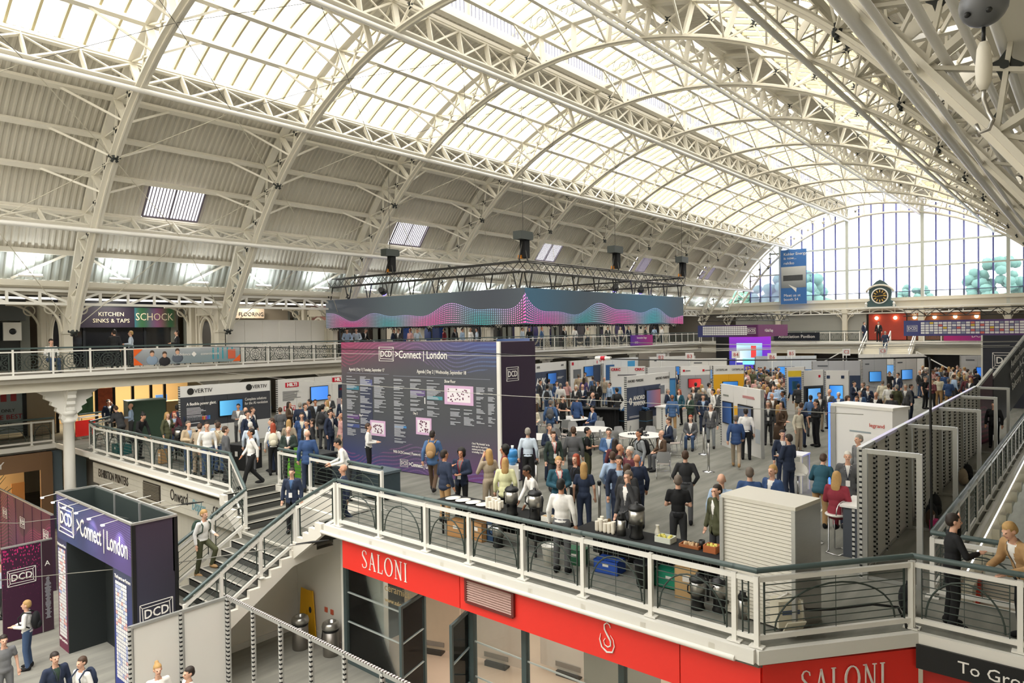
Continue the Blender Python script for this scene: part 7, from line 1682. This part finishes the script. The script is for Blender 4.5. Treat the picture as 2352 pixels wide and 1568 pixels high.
# barrier posts
for k,(x,y,h,l) in enumerate(((23.6,10.9,1.0,'beside the person with folders'),(20.8,9.45,.95,'in the middle of the open floor'),(14.5,11.5,1.0,'beside the water cooler'),(13.6,8.9,.95,'behind the front group'))):
    t=thing('barrier_post','steel barrier post with round foot, '+l,'post',loc=(x,y,0)); b=MB(); b.lathe([(.2,0),(.2,.015),(.04,.04)],n=18); b.build('foot',CHROME,t); b=MB(); b.tube([(0,0,.03),(0,0,h)],.035,10); b.build('pole',STEEL,t); b=MB(); b.lathe([(.045,0),(.05,.08),(.03,.1)],c=(0,0,h),n=12); b.build('head',BLACK,t)
# round tables and grey chairs
GCH=mat('grey_shell','#a7a8a8',.5); TW=mat('white_table_top','#e9e8e5',.4)
def chair_proto():
    t=thing('chair','x','chair'); b=MB(); V=[];n=6
    for i in range(n+1):
        for j in range(n+1): x=-.22+.44*i/n; y=-.22+.44*j/n; V.append((x,y,.45+.04*(x/.22)**2+.02*(y/.22)))
    b.add(V,[(i*(n+1)+j,(i+1)*(n+1)+j,(i+1)*(n+1)+j+1,i*(n+1)+j+1) for i in range(n) for j in range(n)],True); b.build('seat',mat('taupe_seat','#9a8f88',.6),t)
    b=MB(); V=[]
    for i in range(n+1):
        for j in range(n+1): x=-.22+.44*i/n; z_=.5+.36*j/n; w_=1-.25*(j/n)**3; V.append((x*w_,.22+.07*j/n-.05*(x/.22)**2,z_))
    b.add(V,[(i*(n+1)+j,(i+1)*(n+1)+j,(i+1)*(n+1)+j+1,i*(n+1)+j+1) for i in range(n) for j in range(n)],True); b.build('backrest',GCH,t)
    for s in(-1,1): b=MB(); b.tube([(s*.2,-.18,.44),(s*.21,-.22,.02),(s*.21,.24,.02),(s*.2,.2,.46),(s*.19,.24,.6)],.011,6); b.build('leg',CHROME,t)
    b=MB(); b.tube([(-.2,.2,.44),(.2,.2,.44)],.01,5); b.build('crossbar',CHROME,t); return t
CP=chair_proto(); first=[True]
def chair(label,x,y,rz):
    if first[0]: o=CP; first[0]=False
    else: o=copy_tree(CP)
    o.location=(x,y,0); o.rotation_euler=(0,0,rz); o['label']=label; o['group']='grey visitor chairs'; return o
def rtable(label,x,y,r_=.8):
    t=thing('round_table',label,'table',loc=(x,y,0)); b=MB(); b.lathe([(r_,.71),(r_+.01,.725),(r_,.74)],n=32); b.build('table_top',TW,t)
    for k in range(4): a=PI/4+PI/2*k; b=MB(); b.tube([(.25*math.cos(a),.25*math.sin(a),.71),(.6*math.cos(a),.6*math.sin(a),0)],.016,6); b.build('leg',BLACK,t)
    b=MB(); b.tube([(.42*math.cos(R(a)),.42*math.sin(R(a)),.35) for a in range(45,405,90)],.012,5,closed=True); b.build('brace',BLACK,t)
dirs=['front left','left','back left','back','back right','right','front right','front']
for n_,(x,y,nm,arc) in enumerate(((22.4,15.0,'middle',(20,65,110,155,200,250,300)),(19.6,15.6,'left',(10,60,110,160,215,265)),(22.2,12.7,'right',(15,65,115,165,290,335)),(24.6,17.6,'rear left',(30,90,150,210,280)))):
    rtable('white round table, %s of the group by the media desk'%nm,x,y)
    for k,a in enumerate(arc): chair('grey shell chair at the %s round table, %s side'%(nm,dirs[k]),x+1.25*math.cos(R(a)),y+1.25*math.sin(R(a)),R(a)-PI/2)
chair('empty grey chair turned away at the edge of the open floor',19.1,10.15,R(120))
HS=mat('headset_black','#1f2228',.5)
for k in range(9):
    t=thing('headset','small black headset lying on the right round table','headset',loc=(22.2+.45*math.cos(k*2.1)*(.4+.07*k),12.7+.45*math.sin(k*2.1)*(.4+.07*k),.742),group='headsets on the round table'); b=MB(); b.tube([(.07*math.cos(R(a)),.07*math.sin(R(a)),.02) for a in range(0,181,20)],.01,5); b.build('band',HS,t)
    for s in(-1,1): b=MB(); b.ell((s*.07,0,.03),(.03,.03,.03),8,5); b.build('ear_cup',HS,t)
t=thing('camera_platform','low black riser under the photographer in the far left crowd','platform',loc=(*at(1218,829,2.6)[:2],0)); b=MB(); b.bx(-.5,.5,-.5,.5,.8,.85); b.build('deck',BLACK,t)
for sx in(-1,1):
    for sy in(-1,1): b=MB(); b.bar((sx*.45,sy*.45,0),(sx*.45,sy*.45,.8),.05); b.build('leg',BLACK,t)
# seated visitors
def seated(x,y,fa,top,bot,hair,label,sk=0,zz=0):
    person(0,0,fa,'si',top,bot,hair,label,at_=(x,y),skin=sk,z=zz,group='seated visitors')
for k,(x,y,fa,top,bot,hair,lb) in enumerate(((20.1,10.75,-70,'jacket:brown','mgrey','-','person in brown jacket seated with phone on the open floor'),(23.1,12.05,-80,'jacket:navy','dgrey','b','person in navy jacket seated at the right round table'),(24.3,11.75,-10,'jacket:mgrey','jeans','r','person in grey jacket and jeans seated facing the open floor'),(25.2,18.7,70,'jacket:navy','navy','b','person in navy jacket seated at the rear left table'),(24.9,16.6,-60,'jacket:blue','navy','k','person in blue jacket seated before the black draped desk'))):
    seated(x,y,fa,top,bot,hair,lb,zz=0); d=Vector((-x,-y,0)).normalized(); v=d*math.cos(R(fa))+Vector((RT.x,RT.y,0)).normalized()*math.sin(R(fa)); chair('grey chair under the '+' '.join(lb.split()[:4])+[' on open floor',' at the right table',' facing open floor',' at the rear table',' by the desk'][k],x,y,math.atan2(v.y,v.x)+PI/2)
# black draped media desk, crates, counter, camera
t=thing('draped_desk','long black draped media desk with pleated cloth behind the round tables','desk',loc=(26.0,18.7,0)); a=Vector((26.0,18.7,0)); c=Vector((26.9,16.5,0)); d=c-a; n_=int(d.length/.07); b=MB()
nrm=Vector((d.y,-d.x,0)).normalized()*-1
V=[]
for k in range(n_+1): p=d*(k/n_)+nrm*(.03*math.sin(k*1.9)); V+=[(p.x,p.y,.03),(p.x,p.y,1.0)]
b.add(V,[(2*k,2*k+2,2*k+3,2*k+1) for k in range(n_)],True); b.build('pleated_cloth',BLACKC,t); b=MB(); b.bar((0,0,1.0),(d.x,d.y,1.0),.7,.04); b.build('desk_top',BLACK,t)
for f_ in(.05,.95):
    for s in(-.28,.28): q=d*f_+Vector((-d.y,d.x,0)).normalized()*s; b=MB(); b.bar((q.x,q.y,0),(q.x,q.y,1.0),.04); b.build('leg',BLACK,t)
t=thing('video_camera','black video camera on a tripod behind the media desk','camera',loc=(27.3,18.3,0),rz=R(30)); b=MB(); b.box((0,0,1.55),(.16,.36,.2)); b.build('body',BLACK,t); b=MB(); b.tube([(0,-.18,1.55),(0,-.36,1.55)],.06,10); b.build('lens',BLACK,t)
for k in range(3): a_=2*PI*k/3; b=MB(); b.tube([(0,0,1.42),(.45*math.cos(a_),.45*math.sin(a_),0)],.02,6); b.build('leg',BLACK,t)
for k,(x,y,h,c) in enumerate(((27.5,16.4,.85,'#1c1d20'),(28.0,15.9,.85,'#1c1d20'))):
    t=thing('headset_crate','black crate piled with blue headsets, %s of the pair by the power stand'%('left','right')[k],'crate',loc=(x,y,0)); b=MB(); b.bx(-.3,.3,-.35,.35,0,.4); b.build('lower_case',mat('crate_black',c,.5),t); b=MB(); b.bx(-.3,.3,-.35,.35,.42,h); b.build('upper_case',mat('crate_black'),t); b=MB(); b.bx(-.31,.31,-.36,.36,.4,.42); b.build('blue_seam',mat('seam_blue','#2f6a8c',.5),t); b=MB()
    for q in range(22): b.ell((random.uniform(-.25,.25),random.uniform(-.3,.3),h+.03+random.random()*.12),(.06,.06,.05),6,4)
    o=b.build('headset_pile',mat('headset_blue','#2f5a86',.5,noise=.4,scale=20),t); o['kind']='stuff'
t=thing('counter','white exhibition counter in front of the power stand','counter',loc=(28.9,15.1,0),rz=R(0)); b=MB(); b.bx(-.55,.55,-.3,.3,0,1.0); b.build('body',PANEL,t); b=MB(); b.bx(-.6,.6,-.35,.35,1.0,1.05); b.build('top',TW,t); b=MB(); b.bx(-.57,-.55,-.02,.02,0,1.0); b.build('edge_profile',HM,t)
def stool(label,x,y,rz=0):
    t=thing('bar_stool',label,'bar stool',loc=(x,y,0),rz=rz); b=MB(); b.lathe([(.22,0),(.22,.015),(.05,.06),(.03,.1)],n=20); b.build('foot',CHROME,t); b=MB(); b.tube([(0,0,.08),(0,0,.66)],.03,10); b.build('pedestal',CHROME,t); b=MB(); V=[];n=8
    for i in range(n+1):
        for j in range(n+1): u_=-1+2*i/n; v_=-1+2*j/n; V.append((.2*u_*math.sqrt(1-v_*v_/2),.2*v_*math.sqrt(1-u_*u_/2),.68+.03*v_*v_))
    b.add(V,[(i*(n+1)+j,(i+1)*(n+1)+j,(i+1)*(n+1)+j+1,i*(n+1)+j+1) for i in range(n) for j in range(n)],True); b.build('seat',WHITE2,t)
    b=MB(); V=[]
    for i in range(n+1):
        a=R(-95+190*i/n)
        for j in range(4): r_=.21+.05*j/3; V.append((r_*math.sin(a),r_*math.cos(a),.70+.30*j/3*max(.15,math.cos(a*.75))))
    b.add(V,[(i*4+j,(i+1)*4+j,(i+1)*4+j+1,i*4+j+1) for i in range(n) for j in range(3)],True); b.build('backrest',WHITE2,t)
stool('white swoosh bar stool beside the bar table',18.7,6.0,R(-60)); stool('white swoosh bar stool left of the person in red',15.3,4.62,R(60))
for k,(x,y,h,l) in enumerate(((19.9,6.5,1.05,'white square bar table beside the two people in navy'),(15.2,5.5,.72,'white square table behind the shutter cabinet'))):
    t=thing('bar_table',l,'table',loc=(x,y,0)); b=MB(); b.bx(-.35,.35,-.35,.35,h-.04,h); b.build('table_top',TW,t)
    for sx in(-1,1):
        for sy in(-1,1): b=MB(); b.bar((sx*.31,sy*.31,0),(sx*.31,sy*.31,h-.04),.05); b.build('leg',WHITE2,t)
t=thing('wire_stool','chrome wire-backed bar stool under the person in red','bar stool',loc=(14.95,4.05,0),rz=R(-20)); b=MB(); b.tube([(-.25,-.22,.01),(.25,-.22,.01),(.25,.05,.01),(.1,.1,.02),(.09,.1,.72)],.013,6); b.tube([(-.25,-.22,.01),(-.25,.05,.01),(-.1,.1,.02),(-.09,.1,.72)],.013,6); b.build('frame',CHROME,t); b=MB(); b.lathe([(.2,.74),(.21,.76),(.2,.78)],n=20); b.build('seat',WHITE2,t)
b=MB(); b.tube([(.22*math.cos(R(a)),-.16,.8+.26*math.sin(R(a))) for a in range(0,181,15)],.012,6); b.build('back_hoop',CHROME,t)
for s in(-1,1): b=MB(); b.tube([(s*.03,-.16,.76),(s*.05,-.17,.95),(s*.12,-.16,1.03)],.01,5); b.build('back_rod',CHROME,t)
person(0,0,160,'si','jacket:red','red','long:l','person in dark red suit seated on the wire-backed stool',at_=(15.05,4.05),z=.32,skin=0,inner='red',group='seated visitors')
t=thing('counter','dark counter with white top beside the right partition','counter',loc=(15.0,3.65,0)); b=MB(); b.bx(-.3,.6,-.22,.2,0,1.0); b.build('body',mat('slate_counter','#4a4f58',.5),t); b=MB(); b.bx(-.35,.65,-.27,.25,1.0,1.04); b.build('top',TW,t); b=MB(); b.bx(-.31,-.3,-.02,.03,0,1.0); b.build('edge_profile',HM,t)
# bags by the partition, cables, connectors
for k,(x,y,s,c,l) in enumerate(((19.2,2.95,1.0,'black','black rucksack standing against the right partition'),(18.4,2.9,.9,'char','black bag leaning beside the rucksack at the partition'),(18.0,2.85,.8,'brown','brown bag on the floor by the right partition'),(23.4,2.9,.9,'stone','taupe bag by the farther partition frame'),(23.9,2.85,1.0,'black','black suitcase by the farther partition frame'),(12.4,2.3,.9,'black','black rucksack on the footbridge behind the railing'))):
    t=thing('rucksack',l,'bag',loc=(x,y,0)); b=MB(); b.ell((0,0,.26*s),(.17*s,.14*s,.27*s),12,8); b.build('body',cloth(c),t); b=MB(); b.ell((-.1,-.06,.17*s),(.11*s,.1*s,.13*s),10,6); b.build('pocket',cloth(c),t); b=MB(); b.tube([(-.04,0,.5*s),(0,.0,.57*s),(.04,0,.5*s)],.012,5); b.build('handle',cloth(c),t)
t=thing('carrier_bag','pink and white carrier bag by the right partition','bag',loc=(17.75,2.75,0)); b=MB(); b.bx(-.12,.12,-.07,.07,0,.26); b.build('body',mat('pink_bag','#d0307a',.6),t); b=MB(); b.tube([(-.06,0,.26),(-.03,0,.36),(.03,0,.36),(.06,0,.26)],.006,5); b.build('handle',GR,t)
t=thing('power_box','cream electrical distribution box with open flap and cables at the balcony corner','electrical box',loc=(10.5,3.55,0),rz=R(-40)); b=MB(); b.bx(-.2,.2,-.12,.12,.12,.52); b.build('case',mat('cream_plastic','#ded8c4',.5),t); b=MB(); b.box((0,-.2,.16),(.3,.02,.26),M=Matrix.Rotation(R(35),3,'X')); b.build('flap',mat('cream_plastic'),t); b=MB(); b.bx(-.14,.14,-.13,-.12,.32,.38); b.build('switches',mat('switch_blue','#4a5a78',.5),t); b=MB(); b.tube([(-.15,0,.52),(-.05,-.1,.62),(.05,.05,.6),(.18,-.12,.5),(.22,-.1,.2)],.018,6); b.build('cable_bundle',WHITE2,t)
def cable(label,pts,r_,m): 
    b=MB(); b.tube(pts,r_,6); return tag(b.build('cable',m),label,'cable')
cable('thick black cable looping along the balcony corner railing',[(10.6,3.55,.3),(11.0,3.05,.32),(11.5,2.6,.35),(11.75,2.3,.3),(11.78,2.2,.05),(11.7,2.15,-.2),(11.9,1.9,-.25),(12.0,1.4,-.15)],.022,BLACK)
vc=at(2122,815,4.0); 
cable('black power cable hanging down beside the right partition',[(14.3,2.28,4.02),(14.25,2.26,3.9),(14.2,2.25,3.3),(14.2,2.24,2.0),(14.2,2.24,1.0),(14.1,2.2,.15)],.022,BLACK)
cable('black power cable slung across the hall above the stands',[(14.3,2.28,4.02)]+[(14.3+.0*k,2.28+1.5*k,4.02-.14*math.sin(PI*k/8)) for k in range(1,9)]+[(14.3,30,4.1)],.016,BLACK)
WIRE=mat('pale_wire','#b9b7b0',.4)
cable('thin pale wire crossing in front of the agenda board, upper',[(14.1,2.0,4.25),(14.1,12,3.92),(14.1,22,3.9),(14.1,29.9,4.0)],.008,WIRE); cable('thin pale wire crossing in front of the agenda board, lower',[(14.0,3.3,2.95),(14.0,12,2.86),(14.0,22,2.9),(14.0,30.4,3.1)],.008,WIRE)
for k,(x,z_) in enumerate(((26,3.85),(30,3.7),(38,3.75),(44,3.6))): cable('thin pale suspension wire over the stands, %s from the front'%['first','second','third','fourth'][k],[(x,2,z_+.1),(x,15,z_-.12),(x,29.9,z_+.1)],.012,WIRE)
cable('thin guy wire from the red shop corner down across the gateway',[(9.5,13.8,-.28),(7.2,17.2,-.95),(4.2,21.8,-1.6)],.01,mat('guy_wire','#8a8880',.4)); cable('thin guy wire from the printers sign across to the left edge',[(9.75,20.6,-.45),(6.0,24.6,-.95),(5.0,28,-1.25)],.01,mat('guy_wire'))
for k,(p,q) in enumerate((((9.5,13.8,-.28),(9.05,14.5,-.4)),((9.75,20.6,-.45),(9.2,21.2,-.53)))): b=MB(); b.tube([p,(Vector(p)+Vector(q))/2,q],[.012,.03,.012],8); tag(b.build('turnbuckle',BLACK),'black turnbuckle tensioning the guy wire at the %s'%('red shop corner','printers sign')[k],'turnbuckle')
t=thing('cable_joint','white and red cable connector hanging over the stands','connector',loc=(14.3,9.2,3.9)); b=MB(); b.tube([(0,-.22,0),(0,.22,0)],.045,10); b.build('sleeve',GR,t); b=MB(); b.tube([(0,-.06,0),(0,.06,0)],.052,10); b.build('collar',HR_,t)
# right-hand void: trunking and sockets below the long railing
rt=thing('cable_trunking','cream cable trunking with sockets below the right-hand railing','trunking',loc=(13.6,1.85,-.2)); beam('tray',(13.6,1.82,-.35),(40,1.82,-.35),.2,.12,CREAM,rt)
for k in range(9): beam('socket_box',(14.4+1.5*k,1.72,-.18),(14.75+1.5*k,1.72,-.18),.14,.28,mat('cream_plastic'),rt)
beam('red_sleeve',(15.8,1.7,-.3),(15.8,1.75,-1.2),.2,.06,mat('red_tube','#d2402c',.5),rt); 
gw2=thing('wall_right','dark green glazed wall of the shops beyond the right-hand void',kind='structure')
for k in range(9): beam('dark_pane',(13.6+3.5*k,-.6,-1.9),(17.1+3.5*k,-.6,-1.9),.05,3.9,mat('dark_green_glass','#2c3a36',.15,spec=.7),gw2); beam('jamb',(13.6+3.5*k,-.55,-3.8),(13.6+3.5*k,-.55,-.1),.1,.1,mat('green_jamb','#5a6a64',.5),gw2)
b=MB(); b.bx(13.45,46,-9,-.55,-.3,0); b.build('aisle_floor',CARPET,gw2)
sg=thing('direction_sign','black sign with white ground floor shops lettering under the footbridge','sign',loc=(11.7,.8,-.35)); b=MB(); b.bx(-.02,.02,-2.6,1.25,-.18,.18); b.build('board',BLACK,sg); text('lettering','To Ground Floor Shops',.24,LETW,sg,face((-.03,-.45,0),(0,-1,0)))
for k in range(4): beam('slate_jamb',(12.2,1.6-1.2*k,-3.8),(12.2,1.6-1.2*k,-.6),.1,.1,TEAL,gw2)
beam('dark_lobby',(12.9,2.0,-2.2),(12.9,-3,-2.2),.05,3.2,mat('lobby_glass','#4a4f4a',.2),gw2)
# burgundy stair and auditorium sign at the right
st2=thing('auditorium_stairs','burgundy and dark panelled stairs rising to the right with white lettering','staircase',loc=(33.0,5.2,0)); BUR=wave_mat('burgundy_panel',0,'#5a1f38','#4c1c34',('#a0355e','#7a2c58','#8a3a5a'),9,90,.5,.2,0,.7)
a=at(2068,975,.0); c=at(2270,905,0)
a=Vector((27.0,4.15,0)); d=Vector((12.0,-1.9,0)); rz2=math.atan2(d.y,d.x); q=MB(); q.prism([(0,0),(6.2,0),(6.2,2.7),(0,.75)],.08,Matrix(((1,0,0,0),(0,0,-1,0),(0,1,0,0),(0,0,0,1)))); q.build('burgundy_side',BUR,st2,loc=a-st2.location,rz=rz2)
q=MB(); q.prism([(6.3,0.2),(13,2.3),(13,4.6),(6.3,2.4)],.08,Matrix(((1,0,0,0),(0,0,-1,0),(0,1,0,0),(0,0,0,1)))); q.build('dark_side',mat('dark_sign','#232327',.5),st2,loc=a-st2.location,rz=rz2)
q=MB(); q.bar((0,-.05,.85),(6.2,-.05,2.8),.1,.1); q.bar((6.3,-.05,2.5),(13,-.05,4.7),.1,.1); q.build('handrail',ALU,st2,loc=a-st2.location,rz=rz2)
logo(st2,Matrix.Translation(a-st2.location)@Matrix.Rotation(rz2,4,'Z')@Matrix(((1,0,0,2.2),(0,0,-1,-.1),(0,1,0,.85),(0,0,0,1))),.95)
for k,s_ in enumerate(('Auditorium','Rooms A-C','Balcony E')): text('lettering',s_,.45,LETW,st2,Matrix.Translation(a-st2.location)@Matrix.Rotation(rz2,4,'Z')@Matrix(((1,0,0,9.6),(0,0,-1,-.11),(0,1,0,3.2-.5*k),(0,0,0,1)))@Matrix.Rotation(R(18),4,'Z'))
t=thing('poster_panel','dark portrait screen panel leaning by the burgundy stairs','screen',loc=(29.9,3.6,0),rz=rz2); b=MB(); b.bx(-.35,.35,0,.06,.7,1.75); b.build('frame',GR,t); b=MB(); b.bx(-.3,.3,-.01,0,.78,1.68); b.build('glass',mat('panel_glass','#2c3a52',.2),t); b=MB(); b.bar((0,.05,0),(0,.05,.7),.06); b.build('stand',ALU,t)
# dark corner tower with logo at far right, left cabinet, green banners
t=thing('logo_tower','dark tower panel with framed logo at the far right edge','display wall',loc=(46.5,4.2,0)); b=MB(); b.bx(-.1,.1,-2.6,.6,0,4.0); b.build('panel',mat('tower_navy','#262a38',.5),t); logo(t,face((-.11,-.5,2.6),(0,-1,0)),1.3); b=MB(); b.bx(-.12,.12,.6,.68,0,4.0); b.build('edge',WHITE2,t)
t=thing('green_cabinet','tall dark green steel cabinet behind the left coffee table','cabinet',loc=(12.7,32.2,0),rz=R(-8)); b=MB(); b.bx(-.75,.75,-.4,.4,0,1.75); b.build('body',mat('cabinet_green','#3c5242',.5),t); b=MB(); b.bx(-.76,-.72,-.4,.4,.02,1.75); b.build('door',mat('cabinet_side','#8a9a90',.4,.3),t); b=MB(); b.bx(-.78,.78,-.42,.42,1.75,1.78); b.build('top',mat('cabinet_side'),t)
t=thing('pull_up_banner','bright green pull-up banner behind the stair landing railing','banner',loc=(12.1,19.4,0),rz=R(-80)); b=MB(); b.bx(-.3,.3,-.01,.01,.05,1.0); b.build('sheet',mat('lime','#6fbf3a',.5),t); b=MB(); b.bx(-.32,.32,-.06,.06,0,.05); b.build('foot',ALU,t)
for k,(x,y,c,l) in enumerate(((12.3,18.3,'#222527','black wheeled bin behind the stair landing railing'),(12.2,15.2,'#3b4a52','grey green covered pallet behind the stair landing railing'))): t=thing('wheeled_bin' if k==0 else 'pallet_load',l,'bin' if k==0 else 'pallet',loc=(x,y,0)); b=MB(); b.bx(-.35,.35,-.4,.4,.08,.85-.15*k); b.build('body',mat('wbin_%d'%k,c,.5,noise=.2,scale=5),t); b=MB(); b.box((0,0,.9-.15*k),(.75,.86,.07)); b.build('lid',mat('wlid_%d'%k,('#2c3033','#56636a')[k],.5),t)
# lower floor: bins, extinguisher, yellow sign
for k,(x,y) in enumerate(((10.2,16.2),(10.5,15.25))):
    t=thing('waste_bin','round steel waste bin under the stairs, %s one'%('left','right')[k],'bin',loc=(x,y,-3.8)); b=MB(); b.lathe([(.2,0),(.21,.02),(.21,.66)],n=22); b.build('body',mat('bin_steel','#8f8a84',.35,.8),t); b=MB(); b.lathe([(.215,.64),(.215,.7)],n=22); b.build('band',BLACK,t); b=MB(); b.lathe([(.225,.7),(.235,.76),(.21,.84),(.15,.88),(.12,.86),(.12,.78)],n=22); b.build('lid',STEEL,t)
t=thing('fire_extinguisher','red fire extinguisher on the floor between the steel bins','extinguisher',loc=(10.72,15.75,-3.8)); b=MB(); b.lathe([(.075,0),(.08,.03),(.08,.42),(.04,.5),(.02,.53)],n=14); b.build('cylinder',mat('extinguisher_red','#c8201c',.35),t); b=MB(); b.tube([(0,0,.55),(-.1,.04,.5),(-.13,.05,.2)],.014,6); b.build('hose',BLACK,t); b=MB(); b.bar((0,0,.54),(.08,0,.58),.03,.03); b.build('valve',BLACK,t)
t=thing('wet_floor_board','yellow folding board leaning against the wall under the stairs','sign',loc=(10.78,16.75,-3.8),rz=R(4)); b=MB()
for s,a in((-1,-5),(1,5)): 
    b=MB(); b.box((0,s*.16,.65),(.03,.3,1.25),M=Matrix.Rotation(R(a),3,'X')); b.build('leaf',mat('warning_yellow','#f0b41e',.5),t)
b=MB(); b.ell((-.03,-.16,.75),(.01,.06,.09),8,5); b.build('emblem',INK,t)
for k,y in enumerate((15.95,15.68)): b=MB(); b.bx(10.875,10.895,y,y+.12,-3.0,-2.87); tag(b.build('notice',mat('notice_red','#d9664a',.5)),'small red safety notice on the white wall, %s one'%('left','right')[k],'notice')
# chain hoist hanging close to the camera at the upper right
t=thing('chain_hoist','grey round hoist body with a hook hanging at the upper right','hoist',loc=(5.6,.57,6.19)); b=MB(); b.ell((0,0,.55),(.145,.145,.145),18,10); b.build('housing',mat('hoist_body','#6a6c70',.4,.3),t)
for s in(-.07,.05): b=MB(); b.ell((-.105,.03+s,.47),(.02,.02,.02),8,5); b.build('bolt_hole',BLACK,t)
b=MB(); b.tube([(0,0,.4),(0,0,.3)],.012,6); b.build('chain',BLACK,t); b=MB(); b.lathe([(.02,0),(.045,.05),(.05,.15),(.04,.28),(.025,.32)],c=(0,0,-.02),n=12); b.build('hook_block',WHITE,t); b=MB(); b.tube([(0,0,0),(0,.0,-.08),(.02,-.02,-.16),(.0,-.05,-.23),(-.02,-.03,-.29),(-.01,.02,-.3),(0,.045,-.24)],.014,8); b.build('hook',STEEL,t); b=MB(); b.tube([(0,0,.7),(0,0,2.0)],.012,6); b.build('suspension_chain',BLACK,t)
for k,(y,z_,r_) in enumerate(((1.30,7.62,.10),(1.02,7.62,.09),(1.62,7.6,.08),(.78,7.7,.12))): tag(beam('overhead_pipe',(3,y,z_),(60,y,z_),r_,r_,PIPE,kind='pipe'),'white overhead pipe close to the right roof slope, %s'%['second','third','innermost','outermost'][k],kind='structure')
bpy.data.scenes.remove(_tmp)
